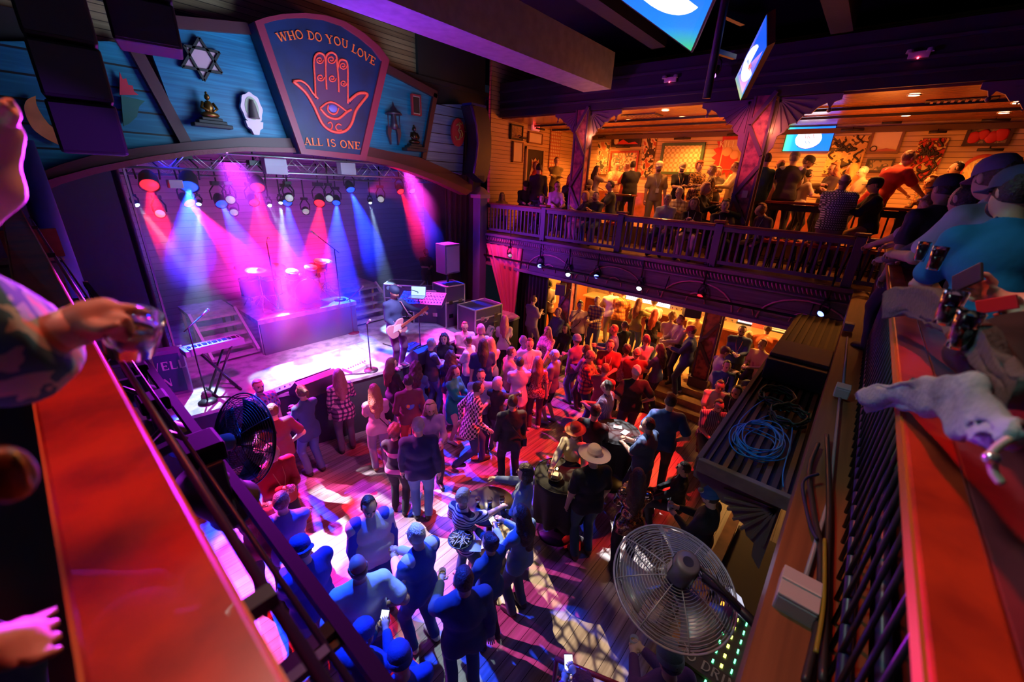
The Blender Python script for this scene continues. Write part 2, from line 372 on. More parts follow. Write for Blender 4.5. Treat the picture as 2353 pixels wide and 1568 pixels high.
# ------- keystone sign
SY = 8.72
sg = thing('keystone_sign', 'blue keystone sign lettered WHO DO YOU LOVE ALL IS ONE around a red hand', 'sign', ony(762, 360, SY)); so = Vector(sg.location)
def S(x, y, dy=0.0): return ony(x, y, SY) - so + Vector((0, dy, 0))
outer = [(583, 50), (612, 40), (650, 33), (700, 31), (745, 36), (790, 50), (835, 78), (870, 108), (892, 138), (838, 370), (690, 354)]
inner = [(604, 56), (630, 48), (660, 43), (700, 42), (742, 47), (782, 60), (822, 86), (853, 112), (875, 141), (826, 356), (700, 342)]
MB().prism([S(x, y) for x, y in outer], (0, .3, 0)).build('sign_board', mat('sign_navy', (0.0, 0.012, 0.075), 0.5, var=0.4, vscale=2), sg)
b = MB(); oo, ii = outer + outer[:1], inner + inner[:1]
b.strip([S(x, y, -.05) for x, y in oo], [S(x, y, -.05) for x, y in ii], (0, .05, 0)); b.build('sign_frame', mat('sign_maroon', (0.2, 0.015, 0.05), 0.45), sg)
orng = mat('sign_orange', (0.75, 0.12, 0.03), 0.5, var=0.15, vscale=20); redp = mat('sign_red', (0.75, 0.06, 0.045), 0.5, var=0.15, vscale=20)
# scale: metres per pixel near the sign differ along it, so letters are placed between picture-measured baseline points
def on_base(mb, txt, base, hpx, word=None):
    wi = 0
    tot = sum(GL[c][0] for c in txt); acc = 0
    pts = [Vector((x, y, 0)) for x, y in base]; ln = [0]
    for i in range(len(pts)-1): ln.append(ln[-1] + (pts[i+1]-pts[i]).length)
    def at(s):
        s = max(0, min(ln[-1]-1e-6, s))
        for i in range(len(ln)-1):
            if s <= ln[i+1]: return pts[i].lerp(pts[i+1], (s-ln[i])/(ln[i+1]-ln[i]))
    for ch in txt:
        w = GL[ch][0]; a, c = at(acc/tot*ln[-1]), at((acc+w)/tot*ln[-1]); A, C = S(a.x, a.y), S(c.x, c.y)
        u = (C-A); sc_ = u.length / w; u.normalize(); v = Vector((-u.z, 0, u.x))
        hh = (S(a.x, a.y - hpx) - A).length
        if ch == ' ': wi += 1
        elif word is None or wi == word: letter(mb, ch, 1.0, lambda p, q: A + u*p*sc_ + v*q*hh + Vector((0, -.012, 0)), (0, -1, 0), .012)
        acc += w
for k in range(4): b = MB(); on_base(b, 'WHO DO YOU LOVE', [(640, 97), (668, 92), (700, 89), (730, 95), (760, 101), (792, 109), (825, 130), (860, 152)], 19, k); b.build('lettering', orng, sg)
for k in range(3): b = MB(); on_base(b, 'ALL IS ONE', [(698, 333), (762, 337), (828, 344)], 17, k); b.build('lettering', orng, sg)
def sp(pts, n=6):
    """smooth polyline through points"""
    P = [Vector((x, y, 0)) for x, y in pts]; out = []
    for i in range(len(P)-1):
        p0, p1, p2, p3 = P[max(i-1, 0)], P[i], P[i+1], P[min(i+2, len(P)-1)]
        for k in range(n):
            t = k/n; q = .5*((2*p1) + (p2-p0)*t + (2*p0-5*p1+4*p2-p3)*t*t + (3*p1-p0-3*p2+p3)*t**3); out.append((q.x, q.y))
    out.append(pts[-1]); return out
def stroke(mb, pts, w, smooth=True, y=-.02):
    mb.tube([S(x, yy, y) for x, yy in (sp(pts) if smooth else pts)], w, 6)
MB().prism([S(x, y, -.012) for x, y in sp([(672, 187), (700, 196), (727, 228), (722, 135), (745, 124), (772, 132), (797, 146), (799, 238), (818, 220), (843, 216), (830, 240), (806, 285), (775, 305), (745, 292), (728, 262), (700, 215), (672, 187)])], (0, .012, 0)).build('hand_field', mat('sign_purple', (0.07, 0.015, 0.07), 0.5), sg)
b = MB()
stroke(b, [(672, 187), (690, 186), (706, 197), (718, 215), (730, 227)], .022)
stroke(b, [(672, 187), (700, 212), (720, 244), (728, 262), (742, 288), (765, 303), (790, 302), (806, 285), (816, 255), (828, 238), (843, 217), (822, 215), (800, 233)], .03)
for x0, yt, x1 in [(722, 136, 746), (748, 133, 772), (775, 148, 798)]:
    pass
stroke(b, [(724, 225), (722, 180), (720, 140), (727, 124), (739, 124), (746, 136), (747, 170), (749, 206)], .02)
stroke(b, [(747, 150), (749, 128), (760, 121), (771, 128), (773, 145), (776, 180), (777, 212)], .02)
stroke(b, [(774, 160), (779, 140), (789, 138), (797, 148), (798, 190), (798, 238)], .02)
for cx, cy, r0 in [(733, 138, 9), (760, 137, 10), (787, 151, 9), (735, 178, 9), (762, 180, 9), (788, 191, 8)]:
    stroke(b, [(cx + r0*(1-k/15)*math.cos(k*.75), cy + r0*(1-k/15)*math.sin(k*.75)) for k in range(13)], .013)
stroke(b, [(734, 249), (752, 236), (770, 238), (795, 256)], .02); stroke(b, [(734, 249), (752, 268), (775, 273), (795, 258), (806, 252)], .026)
stroke(b, [(753, 242), (752, 254), (762, 262), (772, 260), (777, 248)], .018)
stroke(b, [(752, 284), (758, 281), (762, 287), (760, 296), (752, 297)], .016); stroke(b, [(783, 288), (776, 285), (770, 291), (774, 299), (784, 299)], .016)
b.build('hand_outline', redp, sg)
MB().ball(S(765, 250, -.012), (.1, .02, .07), 12, 8).build('eye', mat('sign_eye', (0.12, 0.08, 0.4), 0.5), sg)

# ------- things fixed on the panels
def T9(x, y, o, Y): return ony(x, y, Y) - o
SYY = 9.0
star = thing('star_of_david', 'six-pointed star, pale pink panes in a black frame, on the blue panel', 'wall ornament', ony(467, 135, SYY)); o_ = Vector(star.location)
t1 = [(458, 86), (511, 168), (420, 153)]; t2 = [(470, 185), (423, 104), (505, 120)]
b = MB()
for t in (t1, t2):
    for i in range(3): bar9(b, t[i], t[(i+1) % 3], .035, o_, SYY - .04, .05)
b.build('star_frame', blk, star)
b = MB()
for t in (t1, t2): b.prism([T9(x, y, o_, SYY) + Vector((0, 0 if t is t1 else -.006, 0)) for x, y in t], (0, .03, 0))
b.build('star_pane', mat('star_pink', (0.55, 0.32, 0.42), 0.6), star)
# moon
b = MB(); o_ = ony(95, 275, SYY)
mo = sp([(82, 220), (60, 232), (57, 258), (75, 295), (105, 318), (135, 333)]); mi = sp([(135, 333), (128, 300), (112, 285), (95, 262), (84, 240), (82, 220)])
b.prism([T9(x, y, o_, SYY) for x, y in mo + mi[1:-1]], (0, .05, 0)); tag(b.build('crescent_moon', mat('moon_gold', (0.6, 0.27, 0.06), 0.5, var=.3, vscale=3), loc=o_), 'golden crescent moon on the gapped blue boards at the far left', 'wall ornament')
# seated figure on stepped plinth
def seated(px, py, s, label, m):
    o = ony(px, py, SYY - .14); t = thing('seated_figurine', label, 'figurine', o)
    b = MB(); b.box((0, 0, .05*s), (.95*s, .22, .1*s)); b.box((0, 0, .14*s), (.7*s, .2, .09*s)); b.box((0, 0, .22*s), (.5*s, .18, .08*s)); b.build('plinth', blk, t, bevel=.01)
    b = MB(); b.ball((0, 0, .33*s), (.24*s, .11, .09*s)); b.ball((0, 0, .52*s), (.12*s, .09, .18*s)); b.ball((0, -.01, .78*s), (.065*s, .065, .085*s)); b.ball((0, 0, .88*s), (.03*s, .03, .04*s))
    for d in (-1, 1): b.tube([(d*.12*s, 0, .64*s), (d*.19*s, -.03, .5*s), (d*.06*s, -.1, .42*s)], [.04*s, .035*s, .025*s])
    b.build('figure', m, t)
seated(489, 294, .58, 'bronze seated figurine on a black stepped plinth, left blue panel', mat('bronze', (0.25, 0.13, 0.03), 0.35, metal=.8))
seated(953, 348, .62, 'dark seated figurine with pointed crown on a shelf, right blue panel', mat('bronze_dark', (0.08, 0.035, 0.02), 0.35, metal=.8))
# white shrine niche
o = ony(575, 250, SYY - .02); t = thing('shrine_niche', 'white scalloped oval niche holding a robed figure, beside the keystone sign', 'wall ornament', o)
b = MB(); ov = [(0.235*math.cos(a)*(1+.05*math.cos(8*a)), 0, .36*math.sin(a)*(1+.05*math.cos(8*a))) for a in [2*PI*k/40 for k in range(40)]]
b.prism(ov, (0, -.08, 0)); b.prism([(-.2, 0, -.3), (.2, 0, -.3), (.17, 0, -.45), (.1, 0, -.5), (.06, 0, -.62), (-.06, 0, -.62), (-.1, 0, -.5), (-.17, 0, -.45)], (0, -.1, 0)); b.build('niche', mat('niche_white', (0.75, 0.5, 0.62), 0.5), t)
b = MB(); b.prism([(0.15*math.cos(2*PI*k/24), -.08, .27*math.sin(2*PI*k/24)) for k in range(24)], (0, -.01, 0)); b.build('recess', mat('niche_in', (0.4, 0.42, 0.3), 0.6), t)
t.scale = (.72, 1, .68)
b = MB(); b.lathe([(0.0, .2), (.035, .19), (.04, .14), (.06, .08), (.08, -.05), (.1, -.2), (.11, -.24), (0, -.24)], (0, -.13, 0), 12); b.build('robed_figure', mat('robe', (0.16, 0.12, 0.12), 0.6), t)
# lantern ornament, frame, medallion
o = ony(905, 275, SYY - .15); t = thing('hanging_pagoda', 'black pagoda-topped ornament with hooked legs on the right blue panel', 'wall ornament', o)
t.scale = (.75, .8, .72)
b = MB(); b.lathe([(0, .52), (.02, .45), (.03, .38), (.1, .3), (.12, .25), (.22, .2), (.26, .14), (0, .14)], n=12); b.lathe([(.07, .14), (.09, -.1), (.12, -.25), (0, -.3)], n=10)
for d in (-1, 1): b.tube([(d*.2, 0, .16), (d*.2, 0, -.25)], .015); b.prism([(d*.08, 0, -.22), (d*.22, 0, -.2), (d*.24, 0, -.4), (d*.13, 0, -.72), (d*.12, 0, -.42)], (0, .08, 0))
b.build('pagoda', mat('pagoda_black', (0.025, 0.012, 0.03), 0.4), t)
o = ony(956, 242, SYY); t = thing('picture_frame', 'small maroon picture frame with a ragged white edge on the right blue panel', 'picture frame', o)
b = MB()
t.scale = (.62, 1, .62)
for c_, d_ in (((0, 0, .33), (.42, .07, .05)), ((0, 0, -.33), (.42, .07, .05)), ((-.19, 0, 0), (.05, .07, .66)), ((.19, 0, 0), (.05, .07, .66))): b.box(c_, d_)
b.build('frame', mat('frame_red', (0.3, 0.02, 0.04), .5), t); MB().box((0, .0, 0), (.33, .03, .6)).build('mat_board', mat('offwhite', (.6, .5, .5), .7), t); MB().box((-.01, -.02, 0), (.28, .02, .54)).build('black_field', blk, t)
o = ony(1050, 305, SYY + .02); t = thing('om_medallion', 'round red medallion with a yellow-green sanskrit om on the pale blue panel', 'wall ornament', o)
t.scale = (.75, 1, .8)
b = MB(); b.prism([(.3*math.cos(2*PI*k/28), 0, .42*math.sin(2*PI*k/28)) for k in range(28)], (0, -.06, 0)); b.build('disc', mat('med_red', (.5, .02, .03), .5), t)
b = MB(); yy = -.08
b.tube([(-.12, yy, .2), (-.02, yy, .26), (.05, yy, .16), (-.03, yy, .06), (.07, yy, -.04), (.02, yy, -.2), (-.1, yy, -.22), (-.16, yy, -.12)], .022, 6); b.tube([(.0, yy, .05), (.1, yy, .08), (.18, yy, -.04), (.12, yy, -.14)], .02, 6); b.tube([(.02, yy, .3), (.1, yy, .25), (.18, yy, .32)], .016, 6)
b.build('om_sign', mat('med_yellow', (.55, .5, .08), .5), t)
# red and green heart-like ornament
o = ony(300, 245, SYY); b = MB(); b.prism([T9(x, y, o, SYY) for x, y in [(275, 165), (282, 182), (290, 180), (295, 195), (305, 197), (308, 210), (318, 218), (275, 218)]], (0, .04, 0))
b.mi = 1; b.prism([T9(x, y, o, SYY) for x, y in [(278, 219), (333, 232), (320, 245), (315, 268), (296, 285), (284, 290)]], (0, .04, 0)); tag(b.build('winged_ornament', [mat('orn_red', (.5, .02, .04), .5), mat('orn_green', (.01, .12, .08), .5)], loc=o), 'red and green painted cut-out showing beside the hanging speaker column', 'wall ornament')

# black curved cabinet at the right of the arch
o = ony(1100, 330, 8.6); t = thing('curved_cabinet', 'black curved-front cabinet hung at the right end of the arch, violet rim', 'speaker cabinet', o)
b = MB(); q = []
for k in range(13):
    a = -80 + 160*k/12; q.append((.18 + .32*math.cos(R(a)), 0, -.05 + .95*math.sin(R(a))))
b.prism(q + [(-.3, 0, .86), (-.12, 0, .45), (-.05, 0, 0), (-.12, 0, -.45), (-.2, 0, -.75)], (0, .38, 0)); b.build('shell', mat('cab_black', (.015, .012, .02), .45), t)
b = MB(); b.tube([(-.3, -.02, .86), (-.12, -.02, .45), (-.05, -.02, 0), (-.12, -.02, -.45), (-.2, -.02, -.75)], .035, 8); b.build('rim', mat('cab_rim', (.12, .03, .2), .35), t)
b = MB(); b.box((-.02, .16, .9), (.55, .36, .05)); b.build('top_cover', mat('cab_top', (.02, .03, .25), .4), t)

# right proscenium column, blue light put into its colour
def column(x, y, z0, z1, w, label, m):
    t = thing('column', label, 'column', (x, y, z0))
    b = MB(); b.box((0, 0, (z1-z0)/2), (w, w, z1-z0-.3)); b.build('shaft', m, t, bevel=.01)
    b = MB(); b.box((0, 0, .1), (w*1.25, w*1.25, .2)); b.build('base', m, t, bevel=.01)
    b = MB(); b.box((0, 0, z1-z0-.12), (w*1.3, w*1.3, .1)); b.lathe([(w*.95, 0), (w*.5, .16), (0, .3)], (0, 0, z1-z0-.06), 4, Matrix.Rotation(PI/4, 3, 'Z')); b.build('capital', m, t)
    return t
struct(MB().box((0, 0, 0), (.3, .3, 4.45)).build('column_arch_right', mat('col_blue_lit', (.1, .12, .3), .5), loc=(8.95, 8.85, 2.25), bevel=.015))
b = MB(); b.box((0, 0, 0), (.4, .4, .1)); b.lathe([(.3, .05), (.12, .22), (0, .27)], (0, 0, 0), 4, Matrix.Rotation(PI/4, 3, 'Z')); struct(b.build('column_arch_right_capital', mat('col_cap', (.35, .28, .42), .6), loc=(8.95, 8.85, 4.52)))
struct(MB().cyl((0, 0, 0), (0, 0, 2.6), .14, .13, 14).build('column_arch_left', mat('col_blue_lit2', (.03, .06, .3), .5), loc=(0.26, 8.1, 2.6)))

# ceiling beam lit violet, other dark beams
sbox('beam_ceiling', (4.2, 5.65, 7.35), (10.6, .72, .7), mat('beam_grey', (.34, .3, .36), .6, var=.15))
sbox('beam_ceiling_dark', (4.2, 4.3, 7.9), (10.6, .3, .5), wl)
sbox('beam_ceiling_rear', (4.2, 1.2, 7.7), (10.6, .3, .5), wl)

# ================================================================ opposite balcony (x = 9.2 front)
XB = 9.2
sbox('floor_mezzanine', (10.55, 2.2, 3.38), (2.7, 13.6, .22), mat('mezz_floor', (.16, .09, .05), .5, var=.3))
sbox('floor_mezzanine_tier', (12.55, 2.2, 3.72), (3.1, 13.6, .46), mat('mezz_tier', (.3, .17, .08), .5, var=.3))
for k, (xa, za) in enumerate(((10.86, 3.64), (10.98, 3.79))):
    pass
fas = planks('fascia_wood', (.075, .05, .075), (.13, .085, .12), (.02, .01, .02), 'Z', .3, .05, 'Y', .5)
fb = thing('balcony_fascia', 'dark carved fascia of the opposite balcony with rope moulding and half-round motifs', 'fascia', (XB, 2.2, 2.6))
MB().box((0, 0, .42), (.12, 13.4, .84)).build('board', fas, fb)
b = MB(); b.box((-.05, 0, .86), (.24, 13.4, .07)); b.box((-.03, 0, .62), (.16, 13.4, .03)); b.box((-.04, 0, -.02), (.18, 13.4, .08)); b.build('moulding', mat('mould', (.13, .08, .14), .4), fb, bevel=.008)
b = MB()
for k in range(190):
    y = -6.5 + k*.07; b.tube([(-.1, y, .68), (-.12, y+.025, .73), (-.1, y+.05, .78)], .016, 5)
b.build('rope_moulding', mat('rope_mould', (.4, .14, .3), .35), fb)
b = MB()
for k in range(7):
    y = -5.6 + k*1.95
    b.tube([(-.075, y + .75*math.cos(R(a)), .05 + .5*math.sin(R(a))) for a in range(0, 181, 15)], .018, 6)
    b.tube([(-.075, y + .2*math.cos(R(a)), .1 + .2*math.sin(R(a))) for a in range(0, 181, 20)], .016, 6)
    b.tube([(-.075, y + .95 + .14*math.cos(R(a)), .08 + .16*math.sin(R(a))) for a in range(0, 181, 20)], .014, 6)
b.build('arc_motif', mat('arc_pink', (.5, .16, .26), .4), fb)
railw = mat('rail_cap_wood', (.16, .05, .02), .3, var=.3, coat=.3); ballm = mat('baluster_grey', (.09, .075, .12), .5)
YS = [8.92, 6.68, 4.45, 2.3, .05, -2.2, -4.4]
def railing(y0, y1, label, x=XB, z=3.5, zc=4.33, step=.13, grp='railing sections of the opposite balcony'):
    t = thing('balcony_railing', label, 'railing', (x, (y0+y1)/2, z), 0, grp); L = abs(y1-y0) - .16
    MB().box((0, 0, zc-z), (.17, L, .045)).build('top_rail', railw, t, bevel=.01)
    MB().box((0, 0, zc-z-.07), (.07, L, .09)).build('under_rail', ballm, t); MB().box((0, 0, .1), (.06, L, .07)).build('bottom_rail', ballm, t)
    n = int(L/step); me = None
    for k in range(n):
        y = -L/2 + (k+.5)*L/n
        if me is None: ob = MB().box((0, 0, 0), (.035, .035, zc-z-.24)).build('baluster', ballm, t); me = ob.data
        else: ob = bpy.data.objects.new('baluster', me); COL.objects.link(ob); ob.parent = t
        ob.location = (0, y, (zc-z)/2)
names = ['nearest the stage column, glowing violet', 'second from the stage, violet balusters with seated couple behind', 'between the second and third posts, below the cap-and-lanyard men', 'dark stretch under the slumped guest, before the plaid-shirted man', 'darkest end beside the camera-side corner', 'hidden end past the corner']
for k in range(5): railing(YS[k], YS[k+1], 'balcony railing section ' + names[k])
pn = ['beside the stage column', 'left of the couple pointing a phone', 'right of the grey-shirted seated man', 'below the man leaning on folded arms', 'at the camera-side corner']
for k in range(1, 5):
    t = thing('railing_post', 'square grey balcony railing post ' + pn[k], 'post', (XB, YS[k], 3.5), 0, 'posts of the opposite railing')
    MB().box((0, 0, .43), (.15, .15, .86)).build('shaft', ballm, t, bevel=.01); MB().box((0, 0, .9), (.22, .22, .05)).build('cap', railw, t, bevel=.01)
# tall posts x = 10
postm = pattern('worn_post', 'worn', (.5, .12, .12), (.16, .03, .05), scale=1.5, rough=.5); trimp = mat('post_trim', (.1, .05, .1), .5)
for (yc, lab) in ((6.22, 'tall worn red timber post nearer the stage, running from bar floor to ceiling'), (2.18, 'tall worn red timber post nearer the camera, with white card on it'), (-1.9, 'tall timber post past the right edge')):
    t = thing('timber_post', lab, 'post', (10.0, yc, .45))
    MB().box((0, 0, 3.13), (.26, .3, 6.24)).build('shaft', postm, t)
    b = MB()
    for s1 in (-1, 1):
        for s2 in (-1, 1): b.box((s1*.13, s2*.17, 3.13), (.04, .045, 6.24))
    for z0 in (3.9, 5.2, .6): b.bar((-.16, -.17, z0), (-.16, .17, z0+.55), .04, .07); b.bar((-.16, .17, z0+.55), (-.16, -.17, z0+1.1), .04, .07)
    b.build('corner_trim', trimp, t)
    MB().box((0, 0, .12), (.42, .46, .24)).build('base', trimp, t, bevel=.01)
sbox('notice_card', (9.83, 2.13, 4.93), (.01, .1, .14), mat('cardw', (.6, .55, .5), .7), None); tag(bpy.data.objects['notice_card'], 'small white card pinned on the nearer timber post', 'card')
sbox('beam_header', (10.15, 2.2, 7.1), (.5, 13.7, .85), mat('header_dk', (.03, .02, .03), .5))
for k, z in enumerate((6.86, 7.05, 7.3)): sbox('trim_%d' % (k+1), (9.88, 2.2, z), (.06, 13.7, .05), mat('header_trim', (.05, .04, .055), .5))
wdc = planks('mezz_ceiling_wood', (.3, .11, .04), (.42, .17, .06), (.2, .07, .03), 'X', .6, .03, 'Y', .25, .25)
sbox('ceiling_mezzanine', (12.1, 2.2, 6.68), (4.2, 13.7, .08), wdc)
for k, x in enumerate((11.4, 12.5)): sbox('trim_%d' % (k+5), (x, 2.2, 6.61), (.03, 13.6, .05), blk)
sbox('trim_7', (14.02, 2.2, 6.5), (.12, 13.7, .12), mat('crown', (.12, .06, .02), .5))
# gingerbread brackets
bkm = mat('bracket', (.2, .12, .16), .5)
def bracket(x, y, z, d, s, label, m=bkm, axis='Y'):
    t = thing('fretwork_bracket', label, 'bracket', (x, y, z), 0, None)
    pts = [(0, 0), (1, 0), (1.0, -.1), (.9, -.13), (.86, -.24), (.8, -.14), (.68, -.2), (.6, -.3), (.5, -.3), (.42, -.42), (.3, -.46), (.24, -.6), (.14, -.66), (.12, -.85), (.05, -.95), (0, -1)]
    f = (lambda a, c: (0, d*a*s, c*s)) if axis == 'Y' else (lambda a, c: (d*a*s, 0, c*s))
    n = (.05, 0, 0) if axis == 'Y' else (0, .05, 0)
    MB().prism([f(a, c) for a, c in pts], n).build('panel', m, t)
    b = MB()
    for a in range(8, 90, 13): b.bar(f(.04, -.04), f(.62*math.cos(R(a)), -.62*math.sin(R(a))), .02, .03, (1, 0, 0) if axis == 'Y' else (0, 1, 0))
    b.build('fan_ribs', m, t); e = f(.86, -.26); MB().ball(e, .04*s, 8, 6).build('drop_finial', m, t)
bracket(9.95, 6.05, 6.66, -1, .85, 'violet-lit fan bracket right of the stage-side post'); bracket(9.95, 6.4, 6.66, 1, .7, 'violet fan bracket left of the stage-side post')
bracket(9.95, 2.4, 6.66, 1, .95, 'violet fretwork bracket left of the camera-side post'); bracket(9.95, 1.98, 6.66, -1, 1.0, 'grey fretwork bracket right of the camera-side post'); bracket(9.95, -1.6, 6.66, 1, .9, 'grey fretwork bracket at the right edge of the ceiling')
# under the balcony: raised bar floor and steps
sbox('floor_bar', (11.6, 2.2, .225), (4.0, 13.6, .45), mat('bar_floor', (.55, .33, .14), .45, var=.35))
for k in range(2): sbox('floor_step_%d' % (k+1), (9.42 - .3*k, 2.2, .3 - .15*k - .075), (.36 if k == 0 else .3, 6.2, .15), mat('step_wood', (.42, .24, .1), .45, var=.3))
sbox('ceiling_bar', (11.4, 2.2, 3.22), (4.4, 13.6, .08), mat('bar_ceiling', (.05, .03, .03), .6))
# ================================================================ stage equipment
chrome = mat('chrome', (.75, .75, .78), .22, metal=1.0); alu = mat('aluminium', (.6, .6, .62), .35, metal=.8)
whitep = mat('white_plastic', (.75, .75, .78), .4); blackp = mat('black_plastic', (.025, .025, .028), .4)
RZ = 2.05
ra, rb = onz(592, 738, RZ), onz(818, 692, RZ); RY = (ra.y + rb.y)/2; RX0, RX1 = ra.x, rb.x
deckm = pattern('riser_deck', 'worn', (.6, .58, .62), (.34, .33, .38), rough=.4)
t = thing('drum_riser', 'tall drum riser deck with pale front skirt at the centre of the stage', 'riser', (RX0, RY, STZ))
MB().box(((RX1-RX0)/2, .95, RZ-STZ-.05), (RX1-RX0, 1.9, .1)).build('deck', deckm, t, bevel=.006)
MB().box(((RX1-RX0)/2, .03, (RZ-STZ-.1)/2), (RX1-RX0-.06, .04, RZ-STZ-.1)).build('front_skirt', mat('riser_skirt', (.16, .13, .2), .6), t)
b = MB()
for x in (.04, RX1-RX0-.04):
    for y in (.08, 1.85): b.box((x, y, (RZ-STZ-.1)/2), (.06, .06, RZ-STZ-.1))
b.build('frame', alu, t)
def stairs(x0, x1, ytop, ybot, label):
    t = thing('stage_stairs', label, 'stairs', (x0, ytop, STZ)); n = 5; w = x1-x0
    MB().box((w/2, .45, RZ-STZ-.04), (w, .9, .08)).build('platform', deckm, t)
    for k in range(n):
        z = (RZ-STZ)*(n-k-.5)/n - .04 + .04; y = (ybot-ytop)*(k+.5)/n
        MB().box((w/2, y, z), (w-.06, abs(ybot-ytop)/n*.8, .05)).build('tread', deckm, t)
    for x in (0, w): MB().bar((x, 0, RZ-STZ), (x, ybot-ytop, .1), .05, .1).build('stringer', mat('white_trim', (.9, .88, .92), .4), t)
    b = MB()
    for x in (.05, w-.05):
        for y in (.1, .85): b.box((x, y, (RZ-STZ)/2-.04), (.05, .05, RZ-STZ-.08))
    b.build('support', alu, t)
a, c = onz(436, 727, RZ), onz(563, 704, RZ); stairs(a.x, RX0-.03, a.y+.05, 9.3, 'five-tread stage stairs left of the drum riser, white side rails')
a, c = onz(783, 672, RZ), onz(850, 655, RZ); stairs(RX1+.03, c.x+.25, RY+1.35, RY+.3, 'five-tread stage stairs right of the drum riser, behind the guitarist')

# drum kit
kx, ky = onz(700, 712, RZ)[:2]; ky = RY + .95; kx = ony(690, 700, ky).x
t = thing('drum_kit', 'clear-shelled drum kit with bright cymbals on the riser', 'drum kit', (kx, ky, RZ))
clear = mat('drum_shell', (.16, .05, .16), .15, coat=.6); headm = mat('drum_head', (.45, .42, .48), .5)
b = MB(); b.cyl((0.05, -.45, .3), (0.05, 0, .3), .29, n=24); b.build('bass_drum', clear, t)
b = MB(); b.cyl((0.05, -.47, .3), (0.05, -.44, .3), .3, n=24); b.build('bass_drum_hoop', mat('hoop', (.3, .1, .3), .4), t)
def drum(x, y, z, r, h, tilt=0):
    M = Matrix.Rotation(tilt, 3, 'X'); u = M @ Vector((0, 0, 1)); p = Vector((x, y, z))
    o = MB().cyl(p, p+u*h, r, n=20).build('tom_drum', clear, t)
    q = MB(); q.cyl(p+u*h, p+u*(h+.012), r*1.01, n=20); q.build('drum_head', headm, o); q = MB(); q.lathe([(r*1.0, -.02), (r*1.05, -.02), (r*1.05, .015), (r, .015)], p+u*h, 20, M); q.lathe([(r*1.0, 0), (r*1.05, 0), (r*1.05, .03), (r, .03)], p, 20, M); q.build('hoop', chrome, o)
drum(-.6, -.1, .28, .2, .36); drum(-.95, .05, .28, .23, .38); drum(-.2, -.3, .62, .13, .18, .3); drum(.22, -.3, .64, .14, .2, .3); drum(.55, -.12, .7, .15, .22, .3); drum(.5, .25, .45, .18, .14)
cym = mat('cymbal', (.6, .48, .4), .3, metal=.9)
def cymb(px, py, r, y=None):
    yy = ky - .1 if y is None else y; p = ony(px, py, yy) - Vector((kx, ky, RZ))
    M = Matrix.Rotation(R(12), 3, 'X')
    o = MB().lathe([(0, .03), (.035, .025), (.05, .008), (r*.6, -.004), (r, -.022), (r, -.026), (0, -.0)], p, 28, M).build('cymbal', cym, t)
    q = MB(); q.tube([p, (p.x, p.y, .35)], .011, 6); q.tube([(p.x, p.y, .45), (p.x, p.y, .15)], .017, 6)
    for k in range(3): q.tube([(p.x, p.y, .34), (p.x+.24*math.cos(k*2.1), p.y+.24*math.sin(k*2.1), .01)], .01, 5)
    q.build('cymbal_stand', chrome, o)
for px, py, r, dy in [(564, 613, .22, .1), (592, 620, .24, -.3), (630, 611, .24, .3), (672, 628, .2, -.2), (716, 607, .15, .2), (742, 599, .22, 0), (730, 618, .18, -.3)]: cymb(px, py, r, ky+dy)
b = MB(); b.cyl((.15, .55, 0), (.15, .55, .45), .03); b.cyl((.15, .55, .45), (.15, .55, .55), .19, n=18); b.build('stool', blackp, t)
b = MB(); b.lathe([(.9, 0), (.9, .012), (0, .012)], (0, .1, 0), 30); b.build('rug', mat('riser_rug', (.3, .2, .32), .9), t)

def mic_stand(p, h, label, boom=None, straight=True, m=None):
    m = m or blackp; t = thing('microphone_stand', label, 'microphone stand', p)
    b = MB(); b.lathe([(.14, 0), (.14, .02), (.03, .035), (0, .035)], n=18); b.build('base', m, t)
    MB().cyl((0, 0, .02), (0, 0, h), .013, .011, 8).build('pole', m, t)
    e = Vector((0, 0, h))
    if boom is not None:
        e2 = e + Vector(boom); MB().tube([e - Vector(boom)*.3, e2], .009, 6).build('boom_arm', m, t); e = e2
    d = (Vector(boom).normalized() if boom is not None else Vector((0, -.4, .3)).normalized())
    b = MB(); b.cyl(e, e + d*.14, .014, .02, 8); b.ball(e + d*.16, .028, 8, 6); b.build('microphone', alu, t)
    return t
mic_stand(onz(853, 852, STZ), 1.02, 'black microphone stand at centre stage front beside the pedal board')
mic_stand(onz(966, 800, STZ), 1.35, 'black microphone stand just right of the guitarist', (-.35, .1, .15))
mic_stand(onz(640, 712, RZ), 1.5, 'tall microphone stand in front of the drum kit')
mic_stand(onz(782, 690, RZ), 1.25, 'boom microphone stand right of the drum kit reaching up and left', (-.3, .1, .3))
mic_stand(onz(812, 765, STZ), .9, 'short microphone stand at the foot of the right stage stairs', (.1, -.3, .25), m=mat('red_metal', (.3, .02, .08), .4))
mic_stand(onz(478, 925, STZ), 1.35, 'tripod microphone stand at the stage corner beside the keyboard', (.25, .2, .1))

# keyboard on X stand
a, c = onz(418, 806, 2.16), onz(553, 774, 2.16); ang = math.atan2(c.y-a.y, c.x-a.x); L = (c-a).length
t = thing('keyboard', 'pale stage piano keyboard on a black X stand at stage left', 'keyboard', (a.x, a.y, STZ), ang)
hz = 2.12-STZ
MB().box((L/2, 0, hz), (L, .32, .11)).build('body', mat('kb_body', (.55, .5, .6), .4), t, bevel=.015)
b = MB()
for k in range(36): b.box((.06+(L-.12)*(k+.5)/36, -.07, hz+.062), ((L-.12)/36*.9, .15, .02))
b.build('white_keys', whitep, t)
b = MB()
for k in range(36):
    if k % 7 not in (2, 6): b.box((.06+(L-.12)*(k+1)/36, -.04, hz+.078), (.012, .09, .02))
b.build('black_keys', blackp, t)
b = MB(); b.box((L/2, .09, hz+.058), (L*.9, .09, .01)); b.build('control_panel', mat('kb_panel', (.7, .68, .75), .4), t)
b = MB()
